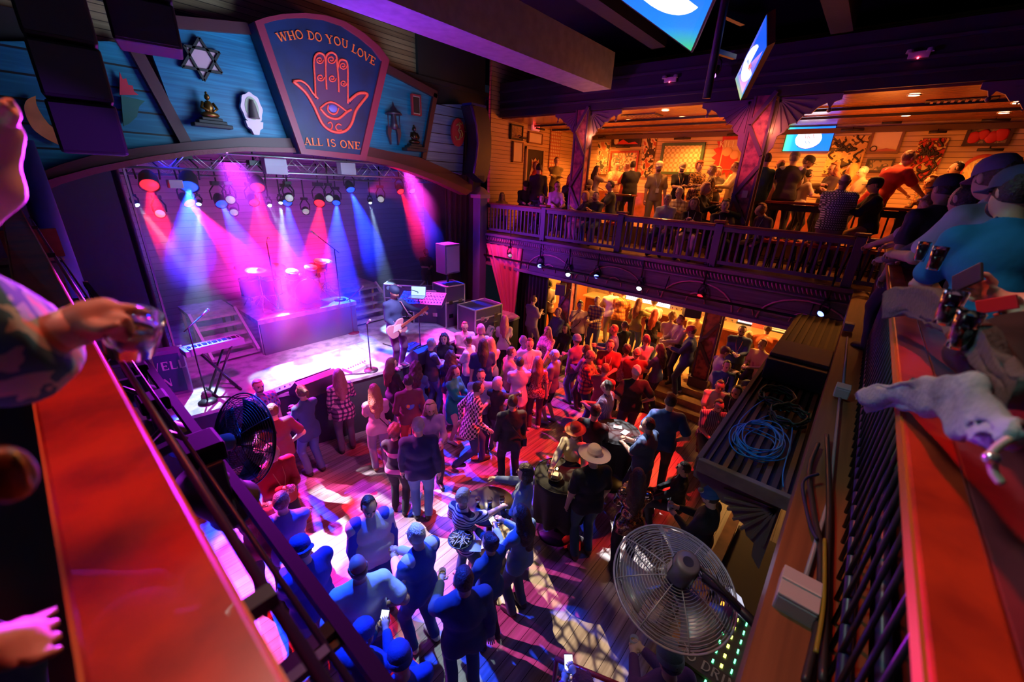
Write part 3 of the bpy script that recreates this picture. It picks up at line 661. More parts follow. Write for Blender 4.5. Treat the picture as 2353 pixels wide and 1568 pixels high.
for y in (-.12, .12): b.tube([(.22, y, hz-.05), (L-.25, y, .03)], .02, 6); b.tube([(L-.22, y, hz-.05), (.25, y, .03)], .02, 6)
for x in (.25, L-.25): b.tube([(x, -.25, .03), (x, .25, .03)], .02, 6)
for x in (.22, L-.22): b.tube([(x, -.16, hz-.05), (x, .16, hz-.05)], .018, 6)
b.build('stand', blackp, t)

# guitar pedals, laptops, papers, wedges
def wedge(p, rz, label, w=.6):
    t = thing('monitor_wedge', label, 'stage monitor', p, rz)
    b = MB(); b.prism([(-w/2, -.2, 0), (-w/2, .22, 0), (-w/2, .22, .1), (-w/2, -.05, .34), (-w/2, -.2, .3)], (w, 0, 0)); b.build('cabinet', blackp, t, bevel=.01)
    b = MB(); b.prism([(-w/2+.04, .2, .115), (-w/2+.04, -.035, .345), (w/2-.04, -.035, .345), (w/2-.04, .2, .115)], (0, .008, .008)); b.build('grille', mat('grille', (.05, .05, .06), .7), t)
wedge(onz(720, 908, STZ) + Vector((.1, .12, 0)), .1, 'black monitor wedge on the stage edge left of the plaid-shirted woman', .75)
wedge(onz(982, 835, STZ) + Vector((0, .2, 0)), .1, 'black monitor wedge at the right end of the stage front', .55)
def rackobj(name, label, cat, p, rz, d, m=blackp, detail=True):
    t = thing(name, label, cat, p, rz); MB().box((0, 0, d[2]/2), d).build('case', m, t, bevel=.008)
    if detail:
        b = MB(); 
        for k in range(8): b.cyl((-d[0]*.42 + d[0]*.84*k/7, 0, d[2]), (-d[0]*.42 + d[0]*.84*k/7, 0, d[2]+.02), .014, n=8)
        b.build('knob', chrome, t)
    return t
rackobj('pedal_board', 'white pedal board beside the centre microphone stand', 'pedal board', onz(842, 845, STZ) + Vector((-.15, .1, 0)), .2, (.5, .3, .07), mat('pb_white', (.6, .58, .65), .5))
rackobj('pedal_board', 'long black pedal board on the stage edge by the denim-shirted man', 'pedal board', onz(650, 898, STZ), .15, (.8, .2, .06))
rackobj('pedal_board', 'cluttered pedal board on the stage right of the guitarist', 'pedal board', onz(945, 800, STZ), .3, (.45, .25, .06))
tag(MB().box((0, 0, .003), (.3, .21, .006)).build('set_list', mat('paper', (.85, .85, .88), .7), loc=onz(924, 818, STZ), rz=.3), 'white set list sheet on the stage near the right wedge', 'paper')
def cable(name, pts, r, m, label, grp=None):
    return tag(MB().tube(pts, r, 6).build(name, m), label, 'cable', grp)
def spl(P, n=8):
    P = [Vector(p) for p in P]; out = []
    for i in range(len(P)-1):
        p0, p1, p2, p3 = P[max(i-1, 0)], P[i], P[i+1], P[min(i+2, len(P)-1)]
        for k in range(n):
            t = k/n; out.append(.5*((2*p1)+(p2-p0)*t+(2*p0-5*p1+4*p2-p3)*t*t+(3*p1-p0-3*p2+p3)*t**3))
    out.append(P[-1]); return out
for pts, lab in (([(740, 873), (790, 862), (840, 858), (850, 853)], 'black cable running across the stage to the centre microphone'), ([(470, 915), (520, 912), (560, 915), (640, 900), (690, 880)], 'black cable along the left stage edge'), ([(880, 790), (920, 800), (940, 790), (990, 800), (1010, 790)], 'cable loop beside the guitarist pedals')):
    cable('stage_cable', spl([onz(x, y, STZ+.012) for x, y in pts]), .011, blackp, lab)

# amplifier racks, cases
def case(label, p, rz, d, m=None, lidm=None):
    m = m or mat('case_black', (.03, .025, .05), .45); t = thing('road_case', label, 'road case', p, rz)
    MB().box((0, 0, d[2]/2), (d[0]-.03, d[1]-.03, d[2]-.02)).build('body', m, t)
    b = MB()
    for x in (-1, 1):
        for y in (-1, 1): b.box((x*d[0]/2-x*.012, y*d[1]/2-y*.012, d[2]/2), (.03, .03, d[2]))
        for z in (.015, d[2]-.015): b.box((x*d[0]/2-x*.012, 0, z), (.03, d[1], .03))
    for y in (-1, 1):
        for z in (.015, d[2]-.015, d[2]*.62): b.box((0, y*d[1]/2-y*.012, z), (d[0], .03, .03))
    b.build('edging', alu, t)
    b = MB()
    for x in (-.25, .25): b.box((x*d[0], -d[1]/2, d[2]*.62), (.12, .02, .1)); b.box((x*d[0], -d[1]/2, d[2]*.3), (.14, .02, .1))
    b.build('latch', chrome, t); return t
case('tall teal-lit equipment road case behind the guitarist', onz(952, 735, STZ) + Vector((0, .35, 0)), -.9, (1.0, .6, 1.0))
case('black equipment road case with rack gear right of the guitarist', onz(1002, 745, STZ) + Vector((.05, .3, 0)), -.9, (.8, .55, .95))
case('tall violet-lit speaker case between the rack gear and the open case', onz(1040, 752, STZ) + Vector((.1, .25, 0)), -.1, (.62, .6, 1.15))
case('open-topped road case with metal edging at the stage right corner', onz(1112, 770, STZ) + Vector((.2, .35, 0)), -.05, (.95, .7, .72))
t = thing('speaker_on_stand', 'violet-lit loudspeaker standing on the tall case beside the blue-lit column', 'loudspeaker', (onz(1040, 752, STZ)+Vector((.12, .3, 1.17))))
b = MB(); b.prism([(-.25, -.2, .25), (.25, -.2, .25), (.22, .2, .25), (-.22, .2, .25)], (0, 0, .75)); b.build('cabinet', mat('spk', (.06, .04, .09), .5), t, bevel=.01)
b = MB(); b.box((0, -.21, .62), (.42, .015, .66)); b.build('grille', mat('grille2', (.12, .08, .16), .7), t); MB().cyl((0, 0, 0), (0, 0, .26), .03).build('pole', blackp, t)
t = thing('mixing_console', 'small monitor mixing console on top of the cases behind the guitarist', 'mixer', onz(990, 705, 2.28)+Vector((0, .3, 0)), -.9)
b = MB(); b.prism([(-.5, -.3, 0), (-.5, .3, 0), (-.5, .3, .2), (-.5, -.3, .08)], (1.0, 0, 0)); b.build('case', blackp, t)
b = MB()
for k in range(14):
    for j in range(3): b.box((-.44+.067*k, -.15+.15*j, .15+.03*j), (.02, .04, .02))
b.build('fader', alu, t)
t = thing('laptop', 'open laptop on the side-stage console', 'laptop', onz(975, 690, 2.5)+Vector((0, .25, 0)), -.9)
MB().box((0, 0, .01), (.34, .24, .02)).build('base', alu, t); MB().box((0, .14, .12), (.34, .015, .22), Matrix.Rotation(-.25, 3, 'X')).build('lid', alu, t); MB().box((0, .13, .12), (.31, .01, .19), Matrix.Rotation(-.25, 3, 'X')).build('screen', emis('scr_blue', (.3, .5, 1), 2), t)
b = MB(); 
t = thing('cable_bundle', 'stack of loose cables and stands piled beside the racks', 'cables', onz(945, 735, STZ))
for k in range(9):
    b = MB(); b.tube(spl([(RNG.uniform(-.3, .5), RNG.uniform(-.3, .3), RNG.uniform(.02, .3)) for _ in range(5)]), .012, 5); b.build('cable', mat('cable_white', (.6, .6, .65), .5) if k % 2 else blackp, t)
# left speaker stack and chalk sign
p = onz(400, 915, STZ); o = ony(396, 885, p.y)
t = thing('chalk_sign', 'violet box sign hand-lettered in chalk, WELL, at the left stage corner', 'sign', (p.x-.02, p.y+.1, STZ), -.25)
MB().box((0, .1, .42), (.62, .2, .84)).build('box', mat('sub_violet', (.2, .06, .3), .5), t, bevel=.01)
MB().box((0, -.005, .42), (.5, .012, .7)).build('board', mat('chalk_blue', (.03, .03, .16), .6), t)
b = MB(); write(b, 'WELL', .15, (-.21, -.012, .5), (1, 0, 0), (0, 0, 1), (0, -1, 0), .006, False); write(b, 'N', .14, (-.05, -.012, .2), (1, 0, 0), (0, 0, 1), (0, -1, 0), .006, False); b.build('lettering', mat('chalk', (.7, .4, .75), .7), t)
for k, (px, py, d, lab) in enumerate([((0.62), 8.85, (.62, .6, .78), 'lower black subwoofer cabinet left of the stage opening'), ((0.6), 8.95, (.5, .45, .75), 'upper black speaker cabinet stacked on the subwoofer, blue-lit top')]):
    t = thing('speaker_cabinet', lab, 'loudspeaker', (px, py-.15, STZ + (0 if k == 0 else .79)), -.2)
    MB().box((0, 0, d[2]/2), d).build('cabinet', mat('spk2', (.08, .07, .1), .5), t, bevel=.012); MB().box((0, -d[1]/2-.005, d[2]/2), (d[0]*.86, .02, d[2]*.86)).build('grille', mat('grille', (.05, .05, .06), .7), t)

# ------- trusses
def truss(x0, x1, y, z, label, s=.3):
    t = thing('lighting_truss', label, 'truss', (x0, y, z)); L = x1-x0; b = MB()
    for dy in (-s/2, s/2):
        for dz in (-s/2, s/2): b.tube([(0, dy, dz), (L, dy, dz)], .022, 6)
    b.build('chord', alu, t); b = MB(); n = int(L/s)
    for k in range(n):
        xa, xb = L*k/n, L*(k+1)/n
        for sy in (-1, 1): b.tube([(xa, sy*s/2, -s/2 if k % 2 else s/2), (xb, sy*s/2, s/2 if k % 2 else -s/2)], .01, 5)
        b.tube([(xa, -s/2, -s/2), (xa, s/2, -s/2)], .01, 5)
    b.build('brace', alu, t)
    for q in (.12, .5, .88): MB().tube([(L*q, 0, s/2), (L*q, 0, 7.1-z)], .008, 5).build('hanger', blackp, t)
truss(1.1, 8.7, 9.75, 5.08, 'front aluminium lighting truss just behind the arch'); truss(1.3, 9.2, 11.1, 4.95, 'rear aluminium lighting truss over the drum riser')
for k, (x, y, lab) in enumerate([(631, 383, 'grey dimmer box on the truss under the keystone sign'), (796, 388, 'pale grey dimmer box on the truss right of the keystone sign'), (402, 423, 'small white relay box on the truss at the left')]):
    w = (.42, .36, .2)[k]; tag(MB().box((0, 0, 0), (w, .2, w*.7)).build('dimmer_box', mat('box_grey', (.45, .4, .5), .5), loc=ony(x, y, 9.5), bevel=.01), lab, 'electrical box')

# ------- stage light fixtures
BEAMS = []
def fixture(px, py, Y, col, tgt, label, size=.11, lit=True, energy=0, cone=14, kind='par', grp='stage lights hung on the trusses'):
    size *= .86; p = ony(px, py, Y); tg = Vector(tgt); cm_ = Vector(CAMP)
    if Y > 9: q_ = tg-cm_; tg = cm_ + q_*((Y-2.0)/q_.y)
    d = (tg - p).normalized()
    t = thing('stage_light', label, 'stage light', p, 0, grp)
    q = d.to_track_quat('-Z', 'Y').to_matrix()
    b = MB(); b.lathe([(0, size*2.4), (size*.6, size*2.3), (size*.95, size*1.6), (size*1.05, .02), (size*1.1, 0), (size*.97, 0), (size*.95, .03), (0, .03)], (0, 0, 0), 18, q); b.build('barrel', blackp, t)
    b = MB(); b.lathe([(size*.93, .025), (size*.8, -.004), (0, -.008)], (0, 0, 0), 18, q)
    if lit: b.build('lens', emis('lens_%.1f_%.1f_%.1f' % col, col, 7), t)
    else: b.build('lens', mat('lens_faint_glow', (.5, .55, .5), .15, emit=(.6, .7, .6), es=.35), t)  # switched off, yet the lens is given a faint glow
    c = q @ Vector((0, 0, size*1.2)); top = .6 if py < 450 else .9
    b = MB(); sx = q @ Vector((1, 0, 0))
    for s1 in (-1, 1): b.tube([c + sx*s1*size*1.15, c + sx*s1*size*1.25 + Vector((0, 0, size*1.5)), Vector((0, 0, size*3.4)) + sx*s1*size*.4 + Vector((c.x, c.y, 0))], .014, 6)
    b.box((c.x, c.y, size*3.6), (size*1.6, size*1.4, size*.7)); b.tube([(c.x, c.y, size*3.9), (c.x, c.y, size*3.9+top*.5)], .016, 6); b.build('yoke', blkmat, t)
    if lit and energy: BEAMS.append((p + d*.05, d, col, energy, cone))
red, blu, wht, pnk = (1., .005, .01), (.003, .02, 1.), (.45, .7, 1.), (1., .01, .3)
def F(x, y, z=STZ): return onz(x, y, z)
fixture(344, 427, 9.6, red, F(400, 700), 'big red wash light at the far left of the front truss', .16, True, 260, 24)
fixture(434, 430, 9.6, blu, F(455, 760), 'big blue wash light second from left on the front truss', .17, True, 1500, 30)
fixture(592, 432, 9.6, red, F(620, 700), 'big red wash light under the left edge of the keystone sign', .15, True, 260, 22)
fixture(437, 468, 11, pnk, F(640, 690), 'pink wash light on the rear truss left of the white pinspot', .13, True, 380, 24)
fixture(510, 470, 11, blu, F(620, 680), 'blue wash light on the rear truss below the unlit black barrel', .14, True, 700, 24)
fixture(585, 467, 11, red, F(680, 670), 'red wash light on the rear truss below the keystone corner', .13, True, 400, 24)
fixture(660, 467, 11, blu, F(690, 700), 'pale blue wash light on the rear truss beside the white beam', .13, True, 800, 22)
fixture(734, 468, 11, red, F(725, 690), 'red wash light on the rear truss above the drum kit', .15, True, 320, 24)
fixture(773, 467, 11, blu, F(780, 720), 'blue wash light on the rear truss right of the red one', .12, True, 900, 24)
fixture(806, 437, 9.8, blu, F(900, 690), 'blue wash light on the front truss right of centre', .12, True, 800, 22)
fixture(921, 441, 9.8, red, F(1010, 640), 'red wash light near the right end of the front truss', .11, True, 140, 22)
fixture(948, 440, 9.8, blu, F(1040, 640), 'blue wash light at the right end of the front truss', .11, True, 200, 22)
for (x, y, tx, ty, e, lab) in [(315, 472, 520, 730, 60, 'white pinspot at the far left of the rear truss'), (457, 470, 455, 740, 110, 'white pinspot beside the pink wash light'), (620, 473, 700, 640, 40, 'small white pinspot left of the central beam'), (645, 467, 665, 720, 170, 'white pinspot throwing the bright central beam'), (851, 467, 900, 720, 90, 'white pinspot over the right stage stairs')]:
    fixture(x, y, 11, wht, F(tx, ty), lab, .06, True, e, 11)
for (x, y, Y, tx, ty, lab) in [(368, 492, 10.6, 360, 600, 'unlit spotlight hanging low at the left of the truss'), (530, 460, 9.7, 560, 560, 'unlit long black spotlight between the blue and red wash lights'), (538, 489, 11, 560, 600, 'unlit spotlight low above the left stage stairs'), (665, 456, 9.7, 690, 560, 'unlit blue-tinted spotlight under the keystone sign'), (703, 487, 11, 730, 600, 'unlit tilted spotlight above the drum kit'), (757, 457, 9.7, 757, 560, 'unlit spotlight right of the keystone sign base'), (875, 459, 9.7, 880, 560, 'unlit spotlight near the right end of the arch')]:
    fixture(x, y, Y, wht, F(tx, ty), lab, .1, False)
# haze over the stage
hz_ = bpy.data.materials.new('haze'); hz_.use_nodes = True; nt = hz_.node_tree; nt.nodes.remove(nt.nodes['Principled BSDF'])
vs = nt.nodes.new('ShaderNodeVolumeScatter'); vs.inputs['Density'].default_value = .09; vs.inputs['Anisotropy'].default_value = .25; nt.links.new(vs.outputs[0], nt.nodes['Material Output'].inputs['Volume'])
hb = MB(); hb.box((5.1, 10.6, 3.2), (7.5, 4.0, 3.75)); tag(hb.build('stage_haze', hz_), 'thin theatrical haze hanging over the stage behind the arch', 'haze', kind='stuff')
# side curtain drape lit red-violet, black curtains beside the bar
def curtain(name, a, c, z0, z1, m, label, amp=.05, n=9, taper=None):
    a, c = Vector((a[0], a[1], 0)), Vector((c[0], c[1], 0)); d = c-a; L = d.length; d.normalize(); nn = Vector((-d.y, d.x, 0)); P = MB(); K = n*8; vs = []; fs = []; Z = 10
    for j in range(Z+1):
        f = j/Z
        for i in range(K+1):
            s = i/K; w = 1 if taper is None else (1 - (1-taper)*(1-f))
            x = s*L if taper is None else L*(1-w)*.8 + s*L*w
            vs.append(a + d*x + nn*(amp*math.sin(s*n*2*PI)*(1 if taper is None else w)) + Vector((0, 0, z0+(z1-z0)*f)))
    for j in range(Z):
        for i in range(K): q = j*(K+1)+i; fs.append((q, q+1, q+K+2, q+K+1))
    P.add(vs, fs, True); o = P.build(name, m); s_ = o.modifiers.new('s', 'SOLIDIFY'); s_.thickness = .012; return tag(o, label, 'curtain')
cu = mat('curtain_black', (.02, .015, .02), .9)
curtain('drape', (8.98, 8.6), (9.12, 7.3), 1.0, 3.2, mat('drape_red', (.5, .12, .2), .8), 'red and violet lit drape hanging beside the blue-lit column', .05, 5, .25)
curtain('curtain', (9.45, 7.7), (9.45, 6.55), 0.1, 2.7, cu, 'black curtain under the balcony beside the red drape')
curtain('curtain', (.72, 9.45), (1.28, 9.45), STZ, 6.2, cu, 'black wing curtain at the left edge of the stage opening', .04, 4)
curtain('curtain', (8.2, 9.5), (9.6, 9.5), STZ, 6.2, cu, 'black wing curtain at the right edge of the stage opening', .05, 7)
sbox('stage_edge_trim', (1.32, 9.3, 3.6), (.03, .06, 4.7), mat('trim_grey', (.3, .25, .35), .4), None); tag(bpy.data.objects['stage_edge_trim'], 'slim upright edging bar at the left of the stage opening', 'trim')
# ================================================================ people: smooth-blended field figures
class Fld:
    def __init__(s, lo, hi, h):
        s.lo = np.array(lo, float); s.h = h; s.n = np.ceil((np.array(hi) - s.lo)/h).astype(int) + 2
        s.D = np.full(s.n, .25, np.float32); s.ax = [s.lo[i] + h*np.arange(s.n[i]) for i in range(3)]
    def _sl(s, lo, hi):
        a = np.maximum(0, np.floor((lo - s.lo)/s.h).astype(int)); b = np.minimum(s.n, np.ceil((hi - s.lo)/s.h).astype(int) + 1)
        if (b <= a).any(): return None, None
        sl = tuple(slice(a[i], b[i]) for i in range(3)); g = np.meshgrid(*[s.ax[i][sl[i]] for i in range(3)], indexing='ij'); return sl, g
    def _mn(s, sl, d, k):
        e = s.D[sl]
        if k <= 0: s.D[sl] = np.minimum(e, d); return
        h = np.clip(.5 + .5*(e-d)/k, 0, 1); s.D[sl] = e*(1-h) + d*h - k*h*(1-h)
    def cap(s, a, b, ra, rb, k=.025):
        a, b = np.array(a, float), np.array(b, float); m = max(ra, rb) + k + 2*s.h
        sl, g = s._sl(np.minimum(a, b) - m, np.maximum(a, b) + m)
        if sl is None: return s
        v = b-a; L = max(1e-9, v @ v); t = np.clip(((g[0]-a[0])*v[0] + (g[1]-a[1])*v[1] + (g[2]-a[2])*v[2])/L, 0, 1)
        d = np.sqrt((g[0]-a[0]-v[0]*t)**2 + (g[1]-a[1]-v[1]*t)**2 + (g[2]-a[2]-v[2]*t)**2) - (ra + (rb-ra)*t)
        s._mn(sl, d, k); return s
    def ell(s, c, r, M=None, k=.025, cut=None):
        c = np.array(c, float); r = np.array(r, float); m = r.max() + k + 2*s.h; sl, g = s._sl(c-m, c+m)
        if sl is None: return s
        p = [g[i]-c[i] for i in range(3)]
        if M is not None: p = [M[0][i]*p[0] + M[1][i]*p[1] + M[2][i]*p[2] for i in range(3)]
        k0 = np.sqrt(sum((p[i]/r[i])**2 for i in range(3))) + 1e-9; k1 = np.sqrt(sum((p[i]/r[i]**2)**2 for i in range(3))) + 1e-9
        d = k0*(k0-1)/k1
        if cut is not None: d = np.maximum(d, cut(p))
        s._mn(sl, d, k); return s
    def plane(s, n, c):
        """keep n.p < c"""
        g = [s.ax[0][:, None, None]*n[0], s.ax[1][None, :, None]*n[1], s.ax[2][None, None, :]*n[2]]
        s.D = np.maximum(s.D, (g[0] + g[1] + g[2] - c).astype(np.float32)); return s
    def wrinkle(s, a, f=22.):
        x, y, z = s.ax[0][:, None, None], s.ax[1][None, :, None], s.ax[2][None, None, :]
        s.D = s.D + (a*np.sin(f*x + 9*z)*np.sin(f*.8*z + 7*y + 3*x)).astype(np.float32); return s
    def net(s):
        D = s.D.copy(); D[0] = D[-1] = .2; D[:, 0] = D[:, -1] = .2; D[:, :, 0] = D[:, :, -1] = .2
        S = D < 0; c = np.zeros(tuple(x-1 for x in D.shape), np.int8)
        cr = [(i, j, k) for i in (0, 1) for j in (0, 1) for k in (0, 1)]
        for i, j, k in cr: c += S[i:S.shape[0]-1+i, j:S.shape[1]-1+j, k:S.shape[2]-1+k]
        act = np.argwhere((c > 0) & (c < 8))
        if len(act) == 0: return np.zeros((0, 3)), np.zeros((0, 4), int)
        V = np.stack([D[act[:, 0]+i, act[:, 1]+j, act[:, 2]+k] for i, j, k in cr], 1); C = np.array(cr, float)
        pos = np.zeros((len(act), 3)); cnt = np.zeros(len(act))
        for a in range(8):
            for b in range(a+1, 8):
                if np.abs(C[a]-C[b]).sum() != 1: continue
                va, vb = V[:, a], V[:, b]; m = (va < 0) != (vb < 0); t = np.where(m, va/np.where(m, va-vb, 1), 0)
                pos += m[:, None]*(C[a] + t[:, None]*(C[b]-C[a])); cnt += m
        pos = (pos/cnt[:, None] + act)*s.h + s.lo
        idx = -np.ones(c.shape, int); idx[act[:, 0], act[:, 1], act[:, 2]] = np.arange(len(act)); F = []
        for ax in range(3):
            u, v = (ax+1) % 3, (ax+2) % 3
            A = np.take(S, range(0, S.shape[ax]-1), ax); B = np.take(S, range(1, S.shape[ax]), ax); e = np.argwhere(A != B)
            e = e[(e[:, u] > 0) & (e[:, v] > 0) & (e[:, u] < S.shape[u]-1) & (e[:, v] < S.shape[v]-1)]
            ins = S[e[:, 0], e[:, 1], e[:, 2]]; q = []
            for du, dv in ((0, 0), (1, 0), (1, 1), (0, 1)):
                w = e.copy(); w[:, u] -= du; w[:, v] -= dv; q.append(idx[w[:, 0], w[:, 1], w[:, 2]])
            q = np.stack(q, 1); q[~ins] = q[~ins][:, ::-1]; F.append(q)
        F = np.concatenate(F); return pos, F[(F >= 0).all(1)]

def netmesh(name, fld, extra=None, smooth=1):
    V, F = fld.net() if fld is not None else (np.zeros((0, 3)), np.zeros((0, 4), int))
    nv = len(V); me = bpy.data.meshes.new(name)
    ev, ef, em = ([], [], []) if extra is None else (extra.v, extra.f, extra.m)
    allv = np.concatenate([V, np.array(ev, float).reshape(-1, 3)]) if ev else V
    lens = np.concatenate([np.full(len(F), 4), np.array([len(f) for f in ef], int)]).astype(int); loops = np.concatenate([F.ravel(), np.array([i+nv for f in ef for i in f], int)]).astype(np.int32)
    me.vertices.add(len(allv)); me.vertices.foreach_set('co', allv.astype(np.float32).ravel()); me.loops.add(len(loops)); me.loops.foreach_set('vertex_index', loops)
    me.polygons.add(len(lens)); me.polygons.foreach_set('loop_start', np.concatenate([[0], np.cumsum(lens)[:-1]]).astype(np.int32))
    me.polygons.foreach_set('material_index', np.concatenate([np.zeros(len(F)), np.array(em)]).astype(np.int32) if ev else np.zeros(len(F), np.int32))
    me.polygons.foreach_set('use_smooth', np.ones(len(lens), bool)); me.update(calc_edges=True); me.validate(); return me

def npv(*a): return np.array(a, float)
def rotx(a): c, s = math.cos(a), math.sin(a); return np.array([[1, 0, 0], [0, c, s], [0, -s, c]])      # positive = lean forward (+y)
def rotz(a): c, s = math.cos(a), math.sin(a); return np.array([[c, -s, 0], [s, c, 0], [0, 0, 1]])
def ik(a, t, l1, l2, pole):
    d = t-a; L = np.linalg.norm(d)
    if L > (l1+l2)*.995: t = a + d/L*(l1+l2)*.995; d = t-a; L = np.linalg.norm(d)
    x = (l1*l1 - l2*l2 + L*L)/(2*L); h = math.sqrt(max(0, l1*l1-x*x)); u = d/L; p = pole - u*(pole @ u); p = p/(np.linalg.norm(p)+1e-9); return a + u*x + p*h, t

POSES = {
 'stand': {}, 'idle': dict(lh=(-.24, .06, .80), rh=(.22, .1, .84)),
 'pocket': dict(lh=(-.2, .12, .93), rh=(.2, .12, .93)),
 'hold': dict(rh=(.14, .36, 1.13)), 'holdl': dict(lh=(-.14, .36, 1.13)),
 'both': dict(rh=(.06, .36, 1.16), lh=(-.06, .36, 1.14), hp=22),
 'phone': dict(rh=(.05, .34, 1.22), lh=(-.07, .33, 1.18), hp=28),
 'cross': dict(rh=(-.14, .22, 1.14), lh=(.14, .24, 1.18)),
 'hips': dict(rh=(.2, .02, 1.0), lh=(-.2, .02, 1.0), ro=1),
 'mouth': dict(rh=(.08, .2, 1.42)), 'reach': dict(rh=(.2, .52, 1.22), lh=(-.2, .3, 1.02)),
 'walk': dict(rh=(.24, .2, .9), lh=(-.24, -.12, .86), rf=(.08, -.3, .12), lf=(-.08, .24, 0), lean=10, hp=10, pz=-.03),
 'bend': dict(lean=42, rh=(.2, .62, .98), lh=(-.16, .6, 1.0), hp=10),
 'lean': dict(lean=20, rh=(.16, .55, 1.06), lh=(-.2, .52, 1.06), hp=10),
 'rail': dict(lean=30, rh=(.08, .66, 1.0), lh=(-.16, .62, 1.0), hp=8, py=-.05),
 'sit': dict(sit=1, rh=(.14, .38, .62), lh=(-.14, .38, .62), hp=8),
 'sitl': dict(sit=1, lean=14, rh=(.1, .45, .78), lh=(-.12, .45, .78), hp=16),
 'sitp': dict(sit=1, lean=8, rh=(.04, .44, .98), lh=(-.1, .44, .94), hp=4),
 'slump': dict(sit=1, lean=26, rh=(.06, .42, .86), lh=(-.14, .42, .8), hp=30),
 'guitar': dict(rh=(.1, .24, .98), lh=(-.44, .32, 1.22), hp=24, hy=10),
}
NP = [0]
def person(px, py, label, pose='stand', rel=0, h=1.74, g='m', w=1.0, belly=0., zf=0.0, X=None, Yp=None,
           skin=(.62, .38, .27), top=('plain', (.1, .1, .12)), sl='short', hem=.1, bot=('trousers', (.03, .03, .05)), hair=('short', (.05, .03, .02)),
           beard=None, hat=None, lan=None, shoe=(.03, .03, .03), hy=0, glasses=False, bag=None, skirt_len=.45, seat=.5, group=None, item=None, grid=None, lean=None, **kw):
    NP[0] += 1; i = NP[0]; rng = np.random.RandomState(i)
    q = dict(POSES[pose]); q.update(kw); fem = g == 'f'; th = R(q.get('lean', 0) if lean is None else lean)
    sit = q.get('sit'); pz = (seat + .12) if sit else .93 + q.get('pz', 0); P = npv(0, q.get('py', 0), pz)
    M = rotx(th); upv = M @ npv(0, 0, 1); fw = M @ npv(0, 1, 0); tw = R(rng.uniform(-5, 5)); Mt = M @ rotz(tw)
    nk = P + Mt @ npv(0, -.01, .535); hpitch = R(q.get('hp', 4)) + th*.35; hyaw = R(q.get('hy', 0) + hy)
    MH = rotx(hpitch) @ rotz(hyaw); hc = nk + (rotx(th*.7 + hpitch*.4) @ npv(0, .015, .165)); sw = .148 if fem else .17; sw *= (w*.5 + .5)
    SH = {1: P + Mt @ npv(sw, -.01, .452), -1: P + Mt @ npv(-sw, -.01, .452)}; ua, fa = .285, .25
    dz = (pz - .93)
    dh = {1: npv(.25, .04 + rng.uniform(-.03, .05), .80), -1: npv(-.25, .04 + rng.uniform(-.03, .05), .80)}
    HN = {1: npv(*q['rh']) if 'rh' in q else dh[1], -1: npv(*q['lh']) if 'lh' in q else dh[-1]}
    if sit:
        for s_ in (1, -1): HN[s_] = HN[s_] + npv(0, 0, seat-.5)
    else:
        for s_ in (1, -1): HN[s_] = HN[s_] + npv(rng.uniform(-.02, .02), rng.uniform(-.03, .03), rng.uniform(-.03, .03))
    EL = {}
    for s_ in (1, -1): EL[s_], HN[s_] = ik(SH[s_], HN[s_], ua, fa, npv(s_*(.8 if q.get('ro') else .45), -.7, -.5))
    HP = {1: P + npv(.088, 0, -.03), -1: P + npv(-.088, 0, -.03)}
    st = rng.uniform(.08, .13)
    FT = {1: npv(*q['rf']) if 'rf' in q else npv(st, rng.uniform(-.05, .08), 0), -1: npv(*q['lf']) if 'lf' in q else npv(-st, rng.uniform(-.05, .08), 0)}
    if sit: FT = {1: npv(.13, .36, 0 if seat < .6 else .2), -1: npv(-.13, .34, 0 if seat < .6 else .2)}
    if pose == 'rail' or pose == 'bend' or pose == 'lean': FT = {s_: FT[s_] + npv(0, -.1, 0) for s_ in FT}
    KN = {}; AN = {}
    for s_ in (1, -1):
        KN[s_], AN[s_] = ik(HP[s_], FT[s_] + npv(0, 0, .085), .44, .415, npv(s_*.12, 1, 0))
    # placement
    tip = hc + MH @ npv(0, 0, .118); ztop = tip[2]
    if X is not None:
        hp_ = onx(px, py, X); sc = (hp_.z - zf)/ztop; sc = min(1.14, max(.84, sc))
    elif Yp is not None:
        hp_ = ony(px, py, Yp); sc = (hp_.z - zf)/ztop; sc = min(1.14, max(.84, sc))
    else:
        sc = h/1.745; hp_ = onz(px, py, zf + ztop*sc)
    az = math.atan2(hp_.y, hp_.x) + R(rel); yaw = az - PI/2; off = Matrix.Rotation(yaw, 3, 'Z') @ Vector((tip[0]*sc, tip[1]*sc, 0)); loc = Vector((hp_.x, hp_.y, zf)) - Vector((off.x, off.y, 0))
    dist = (hp_ - Vector(CAMP)).length; gh = grid or min(.026, max(.0125, dist*.0021))
    pts = np.array([P, nk, hc + npv(0, 0, .15), HN[1], HN[-1], EL[1], EL[-1], KN[1], KN[-1], FT[1] + npv(0, .2, 0), FT[-1] - npv(0, .1, 0), FT[1] - npv(0, .1, 0), FT[-1] + npv(0, .2, 0), P + npv(0, -.2, 0)]); lo = pts.min(0) - .22; hi = pts.max(0) + .22; lo[2] = -.04
    def torso(F, o=0., arms='long', k=.03):
        A = lambda x, y, z: P + Mt @ npv(x, y, z)
        if fem:
            F.ell(A(0, -.005, .0), (.168*w+o, .118*w+o, .13+o), Mt.T, k); F.ell(A(0, 0, .17), (.122*w+belly*.8+o, .09*w+belly+o, .16), Mt.T, k); F.ell(A(0, 0, .34), (.142*w+o, .1*w+o, .17), Mt.T, k)
            for s_ in (1, -1): F.ell(A(s_*.065, .075, .345), (.062+o, .06+o, .062+o), Mt.T, k)
        else:
            F.ell(A(0, 0, .0), (.158*w+o, .118*w+o, .13+o), Mt.T, k); F.ell(A(0, .01+belly*.5, .15), (.145*w+belly*.8+o, .108*w+belly+o, .17), Mt.T, k); F.ell(A(0, 0, .34), (.172*w+o, .118*w+o, .19), Mt.T, k)
